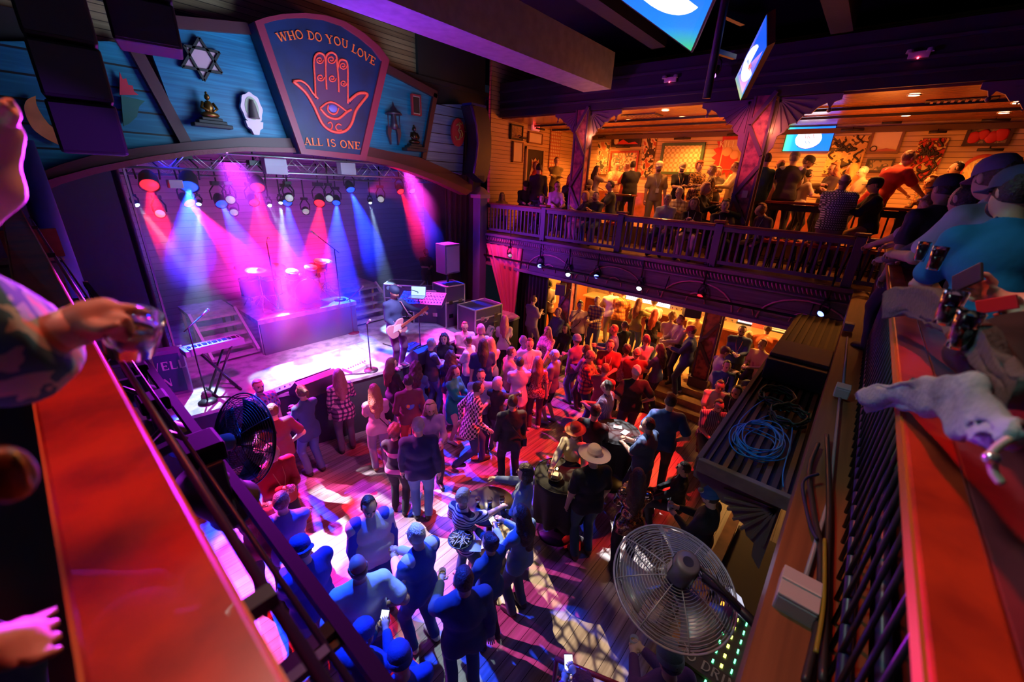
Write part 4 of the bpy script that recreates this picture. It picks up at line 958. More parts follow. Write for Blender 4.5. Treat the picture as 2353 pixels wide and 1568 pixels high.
        F.cap(SH[1], SH[-1], .052*w+o*.8, .052*w+o*.8, .04)
        for s_ in (1, -1): F.cap(nk - upv*.05, SH[s_], .045+o*.7, .045*w+o*.7, .04)
        F.cap(P + Mt @ npv(0, -.015, .44), nk, .075+o, .056+o*.6, .04)
        if arms:
            for s_ in (1, -1):
                if arms == 'short': F.cap(SH[s_], SH[s_] + (EL[s_]-SH[s_])*.72, .05*w+o*.8, .052*w+o*1.2, .02)
                elif arms == 'sleeveless': F.cap(SH[s_], SH[s_] + (EL[s_]-SH[s_])*.15, .056*w+o, .05*w+o, .02)
                else:
                    e = 1. if arms == 'full' else .9
                    F.cap(SH[s_], EL[s_], .05*w+o*.8, .043*w+o*.8, .02); F.cap(EL[s_], EL[s_] + (HN[s_]-EL[s_])*e, .041*w+o*.8, .029+o*.8, .02)
    # body
    B = Fld(lo, hi, gh); torso(B, 0, 'full')
    B.cap(nk - upv*.02, hc - MH @ npv(0, .01, .05), .054 if not fem else .045, .05 if not fem else .042, .02)
    B.ell(hc, (.076, .096, .113), MH.T, .02); B.ell(hc + MH @ npv(0, .028, -.062), (.052, .06, .055), MH.T, .03)
    ex = MB(); HD = {}
    for s_ in (1, -1):
        d = HN[s_]-EL[s_]; d = d/np.linalg.norm(d); side = np.cross(d, npv(0, 0, 1)); nn = np.linalg.norm(side); side = side/nn if nn > .15 else npv(1, 0, 0)
        if pose in ('stand', 'idle', 'walk', 'pocket'): side = npv(0, 1, 0) - d*d[1]; side /= np.linalg.norm(side)
        pal = HN[s_] + d*.075; B.cap(HN[s_] + d*.01, HN[s_] + d*.06, .027, .03, .015); B.cap(HN[s_] + d*.06 - side*.018, HN[s_] + d*.06 + side*.018, .024, .024, .01)
        nm = np.cross(side, d); nm = nm*(1 if nm[2] < 0 else -1); curl = .8 if ('rh' in q and s_ == 1) or ('lh' in q and s_ == -1) else .35; ms = -1 if s_*side[0] > 0 else 1
        for f in range(4):
            b0 = pal + side*(.027 - .018*f); ln = (.066, .074, .07, .055)[f]; d2 = d*math.cos(curl) + nm*math.sin(curl); d3 = d*math.cos(curl*2) + nm*math.sin(curl*2)
            ex.tube([b0, b0 + d*ln*.4, b0 + d*ln*.4 + d2*ln*.35, b0 + d*ln*.4 + d2*ln*.35 + d3*ln*.3], [.0095, .009, .008, .006], 5)
        tb = HN[s_] + d*.035 + side*.03*ms; td = d*.6 + side*.6*ms + nm*.4; ex.tube([tb, tb + td*.04, tb + td*.045 + d*.028 + nm*.012], [.0115, .0105, .0075], 5)
        HD[s_] = (pal, d, side, nm)
        B.cap(HP[s_], KN[s_], .09*(w if w > 1 else 1)*(1.04 if fem else 1), .056, .03); B.cap(KN[s_], AN[s_], .057, .036, .02)
        ft = FT[s_]; B.cap(AN[s_], ft + npv(s_*.02, .12, .035), .038, .032, .02); B.cap(AN[s_], ft + npv(0, -.03, .04), .036, .036, .02)
    # face
    H_ = lambda x, y, z: hc + MH @ npv(x, y, z)
    ex.tube([H_(0, .09, .025), H_(0, .108, -.005), H_(0, .112, -.022), H_(0, .094, -.03)], [.008, .012, .016, .01], 6)
    for s_ in (1, -1):
        ex.ball(H_(s_*.077, -.005, -.005), (.012, .022, .033), 8, 6, Matrix([list(r) for r in MH]))
    ex.mi = 1
    for s_ in (1, -1): ex.ball(H_(s_*.031, .085, .012), (.013, .01, .008), 8, 5); 
    ex.mi = 2; ex.tube([H_(-.025, .086, -.052), H_(0, .096, -.051), H_(.025, .086, -.052)], [.004, .009, .004], 6)
    ex.mi = 3
    for s_ in (1, -1): ex.tube([H_(s_*.014, .094, .03), H_(s_*.032, .093, .036), H_(s_*.05, .08, .03)], [.004, .006, .003], 5)
    me = netmesh('person', B, ex); o = bpy.data.objects.new('person', me); COL.objects.link(o); o.location = loc; o.rotation_euler.z = yaw; o.scale = (sc, sc, sc)
    sk = mat('skin_%02d%02d%02d' % tuple(int(c*99) for c in skin), skin, .5); hc_ = hair[1] if hair[0] != 'bald' else (.2, .12, .08)
    for m in (sk, mat('eye_dark', (.02, .015, .012), .2), mat('lip', (.4, .14, .12), .4), mat('hair_%02d%02d%02d' % tuple(int(c*99) for c in hc_), hc_, .55, bump=.6, bscale=60)): me.materials.append(m)
    tag(o, label, 'person', group)
    hm = me.materials[3]
    def child(name, F, m, ex=None, lab=None):
        mm = netmesh(name, F, ex); mm.materials.append(m); c = bpy.data.objects.new(name, mm); COL.objects.link(c); c.parent = o
        if lab: c['label'] = lab
        return c
    def cm(spec, nm):
        if spec[0] in ('plain', 'trousers', 'shorts', 'skirt', 'dress', 'jacket'):
            c = spec[1]; return mat('cloth_%02d%02d%02d' % tuple(int(x*99) for x in c), c, .85, bump=.25, bscale=18)
        return pattern('%s_%d' % (nm, i), spec[0], *spec[1:])
    # top
    off = .017
    T_ = Fld(lo, hi, gh); torso(T_, off, {'short': 'short', 'long': 'long', 'none': 'sleeveless'}[sl], .03)
    T_.cap(P + Mt @ npv(.07, 0, .02), P + Mt @ npv(.08, .0, -.12), .112*w, .118*w, .04); T_.cap(P + Mt @ npv(-.07, 0, .02), P + Mt @ npv(-.08, .0, -.12), .112*w, .118*w, .04)
    if hem > .2: T_.cap(P + upv*.05, P - upv*(hem-.02), .15*w, .17*w, .05)
    T_.plane(upv, upv @ nk + .03).plane(-upv, -(upv @ (P - upv*hem))) ; T_.wrinkle(.005)
    if top[0] == 'jacket': pass
    tn = 'jacket' if q.get('jk') else ('dress' if bot[0] == 'dress' else 'shirt')
    child(tn, T_, cm(top, 'top'))
    if q.get('slv'):
        for s_ in (1, -1):
            G = Fld(lo, hi, gh); o3 = off+.009; G.cap(SH[s_]+Mt @ npv(-s_*.035, 0, .02), EL[s_], .056*w+o3*.8, .043*w+o3*.9, .02).cap(EL[s_], EL[s_] + (HN[s_]-EL[s_])*(.9 if sl == 'long' else .02), .041*w+o3*.9, .03+o3*.8, .02); child('sleeve', G, cm(('plain', q['slv']), 'slv'))
    # bottom
    if bot[0] == 'dress': pass
    else:
        K = Fld(lo, hi, gh); o2 = .009; A = lambda x, y, z: P + Mt @ npv(x, y, z)
        K.ell(A(0, 0, 0), (.16*w+o2, .118*w+o2, .13+o2), Mt.T, .03)
        if bot[0] == 'skirt':
            if sit: [K.cap(HP[s_], KN[s_], .1, .09, .06) for s_ in (1, -1)]
            else: K.cap(P, P - npv(0, 0, skirt_len), .15*w, .19*w, .04)
            K.plane(npv(0, 0, -1), -(P[2]-skirt_len)); K.wrinkle(.008, 40)
        else:
            for s_ in (1, -1):
                K.cap(HP[s_], KN[s_], .092*(w if w > 1 else 1)+o2, .062+o2, .03)
                if bot[0] != 'shorts': K.cap(KN[s_], AN[s_], .06+o2, .05+o2, .02)
            if bot[0] == 'shorts': K.plane(npv(0, 0, -1), -(KN[1][2]-.02 if not sit else -1))
            else: K.plane(npv(0, 0, -1), -.045)
        K.plane(upv, upv @ P + .1); K.wrinkle(.004); child({'skirt': 'skirt', 'shorts': 'shorts'}.get(bot[0], 'trousers'), K, cm(bot if len(bot) > 1 and isinstance(bot[1], tuple) else ('plain', (.03,.03,.05)), 'bot'))
    # shoes
    for s_ in (1, -1):
        ft = FT[s_]; K = Fld(ft + npv(-.12, -.14, -.04), ft + npv(.12, .27, .22), min(gh, .02)); K.cap(AN[s_] - npv(0, 0, .02), ft + npv(s_*.02, .14, .04), .046, .041, .02); K.cap(AN[s_] - npv(0, 0, .01), ft + npv(0, -.035, .045), .046, .044, .02); K.plane(npv(0, 0, -1), -(ft[2]+.004)); K.plane(npv(0, 0, 1), ft[2]+.13)
        child('shoe', K, mat('shoe_%02d%02d%02d' % tuple(int(c*99) for c in shoe), shoe, .5))
    # hair
    hk = hair[0]
    if hk not in ('none',):
        gH = min(gh, .016); K = Fld(hc - .34 if hk in ('long', 'longw') else hc - .19, hc + .19, gH)
        if hk in ('long', 'longw'): K = Fld(np.minimum(hc, nk) - npv(.22, .28, .34), hc + npv(.22, .2, .2), gH)
        face = lambda p: np.minimum(p[1]-.025, .052-p[2])
        if hk == 'bald': K.ell(H_(0, -.008, -.005), (.083, .103, .1), MH.T, 0, lambda p: np.maximum(face(p), p[2]-.03))
        else:
            big = {'short': 0., 'long': .006, 'longw': .012, 'bun': .002, 'pony': .002, 'curly': .022, 'bob': .014}[hk]
            K.ell(H_(0, -.01, .012), (.083+big, .104+big, .113+big), MH.T, 0, lambda p: np.maximum(face(p), (-.055 if hk == 'short' else -.08)-p[2]))
        if hk in ('long', 'longw'):
            bw = .03 if hk == 'long' else .045; dn = .34 if hk == 'long' else .27
            b0 = P + Mt @ npv(0, -.13, .56-dn*.8)
            K.cap(H_(0, -.06, -.03), nk + Mt @ npv(0, -.085, -.02), .072, .08, .03); K.cap(nk + Mt @ npv(0, -.085, -.02), b0, .08, .05, .04)
            for s_ in (1, -1): K.cap(H_(s_*.07, -.02, .0), nk + Mt @ npv(s_*.085, -.03, -.0), bw, bw+.006, .03); K.cap(nk + Mt @ npv(s_*.085, -.03, 0), nk + Mt @ npv(s_*.07, -.09, -.16), bw+.006, .035, .03)
        if hk == 'bob':
            for s_ in (1, -1, 0): K.cap(H_(s_*.06, -.03-(.03 if s_ == 0 else 0), .0), H_(s_*.07, -.03-(.04 if s_ == 0 else 0), -.1), .045, .04, .03)
        if hk == 'bun': K.ell(H_(0, -.1, .09), (.045, .045, .04), None, .015)
        if hk == 'pony': K.cap(H_(0, -.1, .05), H_(0, -.15, -.02), .028, .035, .02); K.cap(H_(0, -.15, -.02), H_(0, -.15, -.15), .035, .015, .02)
        if hk in ('curly', 'longw'): K.wrinkle(.009, 75)
        else: K.wrinkle(.003, 60)
        child('hair', K, hm)
    if beard:
        K = Fld(hc - .15, hc + .15, min(gh, .014)); K.ell(H_(0, .036, -.07), (.057, .062, .055), MH.T, 0, lambda p: np.maximum(p[2]-.028, -p[1]-.02)); child('beard', K, mat('hair_%02d%02d%02d' % tuple(int(c*99) for c in beard), beard, .6, bump=.6, bscale=60))
    MHm = Matrix([list(r) for r in MH])
    if hat:
        kind, hcol = hat[0], hat[1]; b = MB(); hmname = 'hat_%02d%02d%02d' % tuple(int(c*99) for c in hcol); hv = Vector(H_(0, -.005, .02))
        if kind in ('cap', 'beanie', 'capb'):
            sx = 1.0
            b.lathe([(.094, .0), (.095, .03), (.088, .065), (.068, .093), (.035, .108), (0, .112)], hv, 20, MHm @ Matrix.Diagonal((.95, 1.17, 1 if kind != 'beanie' else 1.12)))
            if kind == 'beanie': b.lathe([(.099, -.02), (.1, .025), (.094, .028)], hv, 20, MHm @ Matrix.Diagonal((.95, 1.17, 1)))
            else:
                sgn = 1 if kind == 'cap' else -1; pr = [(.08*math.cos(R(a)), sgn*(.085 + .095*math.sin(R(a))), .02 - .012*abs(math.cos(R(a)))) for a in range(0, 181, 20)] + [(-.07, sgn*.06, .02), (.07, sgn*.06, .02)]
                b.prism([hv + MHm @ Vector(p) - MHm @ Vector((0, 0, .02)) for p in pr], MHm @ Vector((0, 0, .006)))
        elif kind in ('straw', 'felt'):
            rr = .205 if kind == 'straw' else .175
            b.lathe([(rr, .012), (rr-.01, .0), (.11, .012), (.09, .02), (.085, .09), (.06, .118), (0, .105)], hv + MHm @ Vector((0, 0, .01)), 28, MHm @ Matrix.Diagonal((.95, 1.1, 1)))
            b.lathe([(.0915, .022), (.089, .05)], hv + MHm @ Vector((0, 0, .01)), 28, MHm @ Matrix.Diagonal((.96, 1.11, 1)))
        mm = b.mesh('hat'); mm.materials.append(mat(hmname, hcol, .75, bump=.2, bscale=60)); c = bpy.data.objects.new('cap' if kind in ('cap', 'capb') else ('beanie' if kind == 'beanie' else 'hat'), mm); COL.objects.link(c); c.parent = o
    fr_ = lambda x, y, z: P + Mt @ npv(x, y, z)
    cy = (.128 if fem else .128)*w + belly*.6 + .012
    if lan:
        b = MB()
        for s_ in (1, -1): b.tube([nk + Mt @ npv(s_*.06, -.03, .03), nk + Mt @ npv(s_*.075, .05, -.02), fr_(s_*.05, cy+.012, .38), fr_(s_*.008, cy+belly*.5+.02, .22)], .0055, 5)
        c = fr_(0, cy+belly*.6+.025, .165); mm = b.mesh('lanyard'); mm.materials.append(mat('lany_%02d%02d%02d' % tuple(int(x*99) for x in lan), lan, .5)); lo_ = bpy.data.objects.new('lanyard', mm); COL.objects.link(lo_); lo_.parent = o
        b = MB(); b.box(c, (.075, .008, .1), Matrix([list(r) for r in Mt])); mm = b.mesh('badge'); mm.materials.append(mat('badge_white', (.8, .8, .78), .4)); d_ = bpy.data.objects.new('badge', mm); COL.objects.link(d_); d_.parent = lo_
    if glasses:
        b = MB()
        for s_ in (1, -1): b.tube([H_(s_*.033 + .022*math.cos(a), .1, .012 + .016*math.sin(a)) for a in [k*PI/5 for k in range(11)]], .0025, 4, False); b.tube([H_(s_*.055, .098, .014), H_(s_*.076, .0, .012)], .002, 4)
        b.tube([H_(-.011, .1, .014), H_(.011, .1, .014)], .002, 4); mm = b.mesh('glasses'); mm.materials.append(blackp); c = bpy.data.objects.new('glasses', mm); COL.objects.link(c); c.parent = o
    if bag:
        b = MB(); b.tube([nk + Mt @ npv(-.11, 0, -.04), fr_(.0, -.155*w, .3), fr_(.17*w, -.1, .02)], .009, 5); b.tube([nk + Mt @ npv(-.11, 0, -.04), fr_(0, cy+.02, .25), fr_(.17*w, .06, .0)], .009, 5)
        b.box(fr_(.2*w, 0, -.04), (.07, .2, .15)); mm = b.mesh('shoulder_bag'); mm.materials.append(mat('bag_%02d%02d%02d' % tuple(int(x*99) for x in bag), bag, .5)); c = bpy.data.objects.new('shoulder_bag', mm); COL.objects.link(c); c.parent = o
    Mo = Matrix.Translation(loc) @ Matrix.Rotation(yaw, 4, 'Z') @ Matrix.Scale(sc, 4)
    if item:
        kind, s_, ilab = item; pal, d, side, nm = HD[s_]; p = Mo @ Vector(pal + d*.03 + nm*.035)
        if kind == 'cup':
            t = thing('drink_cup', ilab, 'cup', p - Vector((0, 0, .05)))
            MB().lathe([(0, .004), (.028, .004), (.037, .12), (.039, .12), (.03, 0), (0, 0)], n=14).build('cup', mat('cup_clear', (.8, .8, .85), .15, trans=.6), t)
            MB().lathe([(0, .08), (.033, .08), (.029, .008), (0, .008)], n=14).build('drink', mat('drink_amber', (.5, .25, .08), .2), t)
        elif kind == 'phone':
            t = thing('phone', ilab, 'phone', p, yaw); t.rotation_euler.x = R(-50)
            MB().box((0, 0, 0), (.075, .009, .15)).build('case', blackp, t, bevel=.004); MB().box((0, -.006, 0), (.068, .004, .138)).build('screen', emis('phone_screen', (.9, .95, 1.), 3), t)
        elif kind == 'bottle':
            t = thing('beer_bottle', ilab, 'bottle', p - Vector((0, 0, .08)))
            MB().lathe([(0, 0), (.03, 0), (.031, .13), (.014, .18), (.013, .23), (0, .23)], n=12).build('bottle', mat('bottle_brown', (.2, .09, .03), .1, coat=.5), t)
    o['_m'] = [c for r in Mo for c in r]
    return o
jean = ('trousers', (.08, .13, .26)); blk_t = ('trousers', (.02, .02, .028)); gry_t = ('trousers', (.1, .1, .11)); khk = ('trousers', (.3, .23, .14)); ljean = ('trousers', (.35, .42, .55))
drk, brn, gry, whi, bld, redh = (.03, .02, .015), (.12, .06, .03), (.35, .33, .32), (.7, .68, .66), (.5, .34, .16), (.3, .07, .03)
sk2, sk3 = (.4, .22, .14), (.22, .11, .07)
WHT, NAV, MRN, PNK, BLK, GRY, TEA, TAN = (.75, .75, .75), (.03, .05, .13), (.14, .03, .05), (.7, .4, .45), (.015, .015, .02), (.25, .26, .28), (.05, .2, .22), (.5, .38, .25)
p_ = lambda c: ('plain', c)
S, L_, C_, B_ = 'short', 'long', 'curly', 'bald'
m_, f_g = 'm', 'f'
def M(x, y, lab, pose='stand', rel=0, **k): return person(x, y, lab, pose, rel, g='m', **k)
def W(x, y, lab, pose='stand', rel=0, **k): return person(x, y, lab, pose, rel, g='f', **k)
# ---- dance floor, stage side
M(591, 873, 'bearded man in blue plaid shirt with white lanyard at the stage edge', 'idle', 200, w=1.1, top=('plaid', (.1, .15, .4), (.3, .1, .2), (.02, .03, .08)), bot=jean, hair=(S, redh), beard=brn, lan=WHT)
M(622, 928, 'man in dark maroon polo, back turned, in front of the blue-plaid man', 'hips', 15, w=1.12, belly=.02, top=p_((.13, .03, .06)), bot=jean, hair=(S, brn))
W(686, 885, 'ponytailed woman in navy jacket standing left of the stage wedge', 'both', 30, top=p_(NAV), sl='long', hem=.2, bot=jean, hair=('pony', brn))
W(776, 848, 'long-haired woman in pink plaid flannel at the stage edge, seen from behind', 'hold', 5, w=1.08, top=('plaid', (.75, .35, .4), (.12, .05, .12), (.02, .01, .03)), sl='long', hem=.2, bot=gry_t, hair=('long', (.3, .12, .1)))
W(857, 882, 'woman in pink top and mauve trousers with a cross-body strap, back turned', 'both', 8, top=p_((.62, .3, .36)), bot=('trousers', (.3, .2, .3)), hair=('long', (.35, .12, .06)), bag=(.03, .02, .02), shoe=(.35, .15, .1))
W(900, 822, 'long dark-haired woman in black top and pale ripped jeans, looking right', 'hold', -60, top=p_(BLK), sl='long', bot=ljean, hair=('long', (.1, .03, .03)), item=('cup', 1, 'clear plastic cup held by the woman in pale ripped jeans'))
W(956, 829, 'dark long-haired woman in teal-blue top behind the maroon sweatshirt man', 'both', -10, w=1.1, top=p_((.03, .1, .25)), sl='long', bot=jean, hair=('longw', (.06, .02, .03)))
o_print = M(937, 861, 'man in maroon sweatshirt with a round blue and orange print on the back, red trousers', 'pocket', 5, h=1.78, top=p_(MRN), sl='long', bot=('trousers', (.45, .05, .03)), hair=(S, drk))
W(908, 973, 'curly-haired woman in black top with two pink bands beside the navy-sweater man', 'both', -20, h=1.62, top=('bands', (.02, .01, .02), (.85, .2, .45)), sl='long', bot=blk_t, hair=(C_, (.2, .06, .06)))
M(960, 959, 'grey-haired man in navy sweater and blue jeans, back turned, arms hanging', 'stand', -5, h=1.86, w=1.15, belly=.03, top=p_((.015, .02, .07)), sl='long', bot=('trousers', (.08, .2, .4)), hair=(S, gry))
W(990, 926, 'blonde woman in lavender cardigan facing the camera behind the navy-sweater man', 'both', 190, top=p_((.3, .22, .4)), sl='long', hair=(L_, (.55, .35, .2)))
M(627, 1028, 'white-haired man in dark red button shirt looking down at his hands', 'phone', 200, h=1.78, w=1.12, belly=.03, top=p_((.4, .02, .02)), sl='long', bot=blk_t, hair=(S, whi), lan=(.7, .3, .1), glasses=True)
W(570, 1120, 'red-haired woman half hidden by the black pipe at the lower left', 'both', -20, top=p_((.35, .05, .05)), sl='long', hair=(L_, (.5, .05, .03)))
M(642, 1131, 'man, hair coloured red-lit, in lavender and blue shirt, back turned, near the black pipe', 'cross', -10, w=1.1, top=p_((.2, .16, .5)), hair=(S, (.25, .05, .06)))  # red light on the hair is put into its colour
M(470, 899, 'person crouching by the stage corner in a bright blue shirt', 'sit', 20, seat=.42, top=p_((.05, .15, .6)), hair=(S, (.2, .05, .15)))  # purple hair colour holds the red light falling on it
M(996, 777, 'grey-haired man in grey vest over a light sleeve facing right, jeans', 'both', -60, h=1.8, top=p_((.05, .05, .06)), slv=(.5, .5, .6), sl='long', bot=jean, hair=(S, gry), item=('cup', 1, 'cup of orange drink held by the grey-vested man'))
W(1020, 767, 'long dark wavy-haired woman facing the camera in black', 'stand', 170, top=p_(BLK), sl='long', hair=('longw', drk))
W(1034, 805, 'long-haired woman in black top and pale pleated maxi skirt, back turned', 'both', 5, top=p_((.03, .02, .04)), sl='long', bot=('skirt', (.65, .5, .5)), skirt_len=.82, hair=('longw', (.07, .03, .04)))
W(1050, 843, 'dark-haired woman in short green dress with bare legs and white shoes', 'both', -120, h=1.7, top=p_((.0, .22, .16)), sl='long', hem=.42, bot=('dress',), hair=(L_, (.06, .02, .03)), shoe=(.8, .8, .8), item=('phone', 1, 'phone held by the woman in the green dress'))
M(1069, 742, 'bearded man with glasses in pink shirt facing the camera near the stage right corner', 'both', 190, w=1.1, belly=.03, top=p_(PNK), hair=(S, (.3, .08, .1)), beard=redh, glasses=True)
W(1104, 745, 'person with pink bobbed hair beside the camouflage-cap man', 'both', 10, top=p_((.8, .4, .4)), hair=('bob', (.6, .15, .25)))
M(1115, 725, 'man in cap and camouflage-patterned overshirt near the open road case', 'both', 150, top=('blobs', (.5, .42, .3), (.6, .3, .3), (.1, .25, .12)), sl='long', hair=(S, brn), hat=('cap', (.5, .35, .3)), beard=brn)
W(1160, 725, 'long-haired woman in white cropped top and dark trousers, back turned by the road case', 'both', 0, top=p_((.8, .6, .6)), bot=blk_t, hair=(L_, (.6, .15, .2)), bag=(.03, .02, .03))
M(1071, 772, 'man in white shirt with denim jacket tied at his waist, facing left', 'both', 60, top=p_(WHT), bot=('trousers', (.03, .06, .2)), hair=(S, brn))
M(1110, 779, 'long-haired man in dark navy tee, broad back turned', 'hold', 5, h=1.84, w=1.12, belly=.02, top=p_((.015, .03, .12)), bot=jean, hair=(L_, drk))
W(1126, 775, 'fair-haired woman in pink-white top behind the navy tee man', 'both', 20, top=p_((.75, .5, .55)), hair=(L_, bld))
M(1106, 853, 'smiling bearded man in grey-blue tee facing the camera', 'both', 185, w=1.12, belly=.03, top=p_((.2, .25, .35)), hair=(S, drk), beard=drk)
M(1104, 877, 'man in black and cream buffalo-check flannel striding right', 'walk', -70, h=1.8, top=('plaid', (.04, .03, .04), (.7, .5, .5), (.02, .01, .02)), sl='long', hem=.22, bot=('trousers', (.04, .05, .14)), hair=(S, drk), beard=drk)
W(1145, 867, 'blonde woman in black top holding out a plastic cup', 'reach', -30, h=1.64, top=p_(BLK), sl='long', bot=gry_t, hair=('bob', (.6, .35, .35)), lan=(.7, .4, .5), item=('cup', 1, 'large clear cup held by the blonde woman in black'))
M(1181, 798, 'man in tan shirt with pale lanyard bending right to talk', 'both', -70, h=1.8, top=p_((.55, .25, .2)), sl='long', bot=blk_t, hair=(S, brn), lan=WHT)
M(1219, 781, 'big man in white dress shirt, head bowed, facing the camera, lit blue', 'both', 190, h=1.84, w=1.2, belly=.04, top=p_((.7, .75, .8)), sl='long', bot=('trousers', (.03, .05, .12)), hair=(S, brn), lan=(.5, .1, .4))
M(1195, 820, 'dark curly-topped man in pale pink long shirt, back turned', 'both', 5, h=1.74, top=p_((.7, .5, .55)), sl='long', hem=.22, bot=('trousers', (.6, .1, .1)), hair=(S, drk), shoe=(.6, .6, .6))
W(1237, 819, 'woman with very long brown hair in red floral blouse and dark trousers, back turned', 'holdl', 5, h=1.72, top=('floral', (.6, .12, .1), (.06, .01, .03), (.7, .3, .25)), bot=('trousers', (.08, .02, .06)), hair=(L_, (.25, .08, .06)), shoe=(.8, .8, .8))
M(1274, 804, 'grey-haired man in blue and maroon polo and dark shorts facing left', 'hold', 70, h=1.76, top=p_((.12, .1, .22)), bot=('shorts', (.03, .02, .04)), hair=(S, whi), shoe=(.3, .4, .6), item=('bottle', 1, 'bottle held by the man in dark shorts'))
M(1326, 770, 'man in blue and white beanie and purple jacket facing left', 'hold', 50, top=p_((.25, .1, .3)), sl='long', bot=jean, hair=(S, brn), hat=('beanie', (.15, .35, .7)), item=('cup', 1, 'small white cup held by the man in the beanie'))
W(1344, 793, 'dark-haired woman in violet top behind the red-checked man', 'both', 60, h=1.64, top=p_((.25, .12, .4)), sl='long', hair=(L_, drk))
M(1364, 806, 'bald man in red checked shirt facing right, dark jeans', 'both', -100, h=1.82, w=1.12, belly=.04, top=('plaid', (.75, .12, .06), (.2, .03, .05), (.05, .02, .05)), sl='long', bot=('trousers', (.03, .04, .1)), hair=(B_, brn), glasses=True)
M(1404, 784, 'man in dark red polo with lanyard facing the camera', 'both', 180, h=1.82, w=1.15, belly=.03, top=p_((.3, .05, .05)), bot=blk_t, hair=(S, brn), lan=WHT)
M(1395, 835, 'man in blue jacket coloured red-lit, head lowered, behind the striped-shirt man', 'both', -20, w=1.1, top=p_((.3, .06, .08)), sl='long', bot=jean, hair=(S, (.3, .08, .05)))  # red light put into the jacket colour
M(1390, 874, 'man in striped dark shirt with lanyard facing left', 'both', 70, w=1.08, top=('vstripe', (.1, .06, .15), (.25, .12, .25)), bot=blk_t, hair=(S, drk), lan=WHT)
M(1464, 839, 'man, hair coloured white-lit, in black jersey under bright white and red light, back turned', 'hips', 20, h=1.84, w=1.15, top=p_((.02, .015, .02)), bot=blk_t, hair=(S, whi))  # white hair colour stands for the white light on it
M(1178, 908, 'man in black zip jacket and black trousers holding a bag, back turned', 'idle', 15, h=1.76, w=1.08, top=p_((.012, .012, .016)), sl='long', hem=.2, bot=('trousers', (.02, .018, .025)), hair=(S, drk), bag=(.01, .01, .012))
W(1323, 977, 'woman in wide brown felt hat and cream blouse at the black-covered table', 'reach', 170, h=1.68, top=p_((.72, .62, .5)), sl='long', bot=blk_t, hair=(L_, (.15, .04, .04)), hat=('felt', (.32, .12, .06)))
M(1374, 928, 'dark-haired man in black suit jacket at the far cocktail table', 'both', -20, h=1.8, w=1.1, top=p_((.01, .01, .012)), sl='long', hem=.2, bot=blk_t, hair=(S, drk))
M(1487, 959, 'man in navy shirt with lanyard facing left beside the far cocktail table', 'both', 60, h=1.74, w=1.1, belly=.03, top=p_((.04, .07, .16)), bot=blk_t, hair=(S, drk), skin=sk2, lan=(.4, .3, .5))
M(1367, 1029, 'man in wide cream cowboy hat, black tee and jeans at the near cocktail table', 'idle', 25, h=1.84, w=1.15, belly=.02, top=p_((.012, .012, .018)), bot=('trousers', (.03, .09, .13)), hair=(S, brn), hat=('straw', (.75, .55, .38)), shoe=(.1, .06, .03))
W(1467, 1075, 'dark-haired woman in glittering bronze sequin jacket and black trousers, back turned', 'both', 15, h=1.74, top=('sequin', (.35, .16, .1), (.6, .35, .25), (.1, .05, .04)), sl='long', hem=.16, bot=blk_t, hair=(L_, (.08, .03, .02)))
W(1206, 1069, 'dark bobbed woman in blue-grey cardigan facing left at the drinks table', 'reach', 75, h=1.68, top=p_((.16, .22, .4)), sl='long', hem=.2, bot=blk_t, hair=('bob', (.04, .02, .02)))
W(1066, 1122, 'short blonde woman in navy and white striped top at the drinks table', 'reach', -45, h=1.66, top=('hstripe', (.7, .7, .75), (.02, .02, .1)), bot=('trousers', (.03, .14, .16)), hair=(S, (.65, .45, .3)))
W(1189, 1158, 'brown-haired woman in pale denim jacket over a red shirt lighting her phone', 'phone', 50, h=1.66, top=p_((.16, .3, .42)), sl='long', bot=('trousers', (.06, .13, .16)), hair=(L_, (.09, .05, .03)), item=('phone', -1, 'bright phone held up by the woman in pale denim'))
W(1125, 1226, 'woman with a messy dark bun in white-sleeved navy top carrying a snack plate', 'reach', 40, h=1.64, top=p_((.03, .08, .16)), sl='long', bot=('trousers', (.03, .03, .05)), hair=('bun', (.1, .03, .03)))
M(1065, 1305, 'short-haired man in blue-grey sweater with striped collar holding a glass', 'holdl', 10, h=1.82, w=1.15, top=p_((.07, .09, .16)), sl='long', bot=('trousers', (.04, .1, .22)), hair=(S, (.1, .04, .05)), item=('cup', -1, 'glass held by the man with the striped collar'))
M(848, 1152, 'bearded man in two-tone blue baseball tee facing the camera', 'idle', 188, h=1.74, w=1.2, belly=.05, top=p_((.4, .42, .5)), slv=(.02, .05, .4), sl='long', bot=('trousers', (.03, .06, .2)), hair=(S, drk), beard=drk, hp=22)
M(819, 1279, 'bald broad man in white tee, back turned, lower left of the floor', 'hips', 5, h=1.78, w=1.25, belly=.03, top=p_((.6, .78, .8)), bot=('trousers', (.05, .1, .3)), hair=(B_, gry))
M(947, 1204, 'white-haired man in white and blue jacket holding a phone, seen from behind', 'both', 40, h=1.78, w=1.05, top=p_((.05, .1, .35)), slv=(.65, .7, .75), sl='long', bot=('trousers', (.05, .1, .35)), hair=(S, whi), shoe=(.85, .85, .85))
M(682, 1234, 'man in navy cap and navy jacket with a red shoulder stripe under the pipe', 'both', 20, h=1.78, w=1.2, belly=.03, top=p_((.02, .04, .3)), sl='long', bot=jean, hair=(S, brn), hat=('capb', (.03, .06, .35)))
M(837, 1425, 'man in blue cap bent over a lit phone at the bottom of the picture', 'phone', -30, h=1.74, w=1.1, top=p_((.03, .08, .3)), sl='long', hair=(S, redh), hat=('capb', (.05, .1, .4)), bot=jean, item=('phone', 1, 'lit phone held by the man in the blue cap at the bottom'))
M(914, 1483, 'person in blue hooded top from above at the bottom edge', 'both', 10, h=1.72, top=p_((.05, .1, .4)), sl='long', hair=('none', drk), hat=('beanie', (.05, .08, .3)), bot=jean)
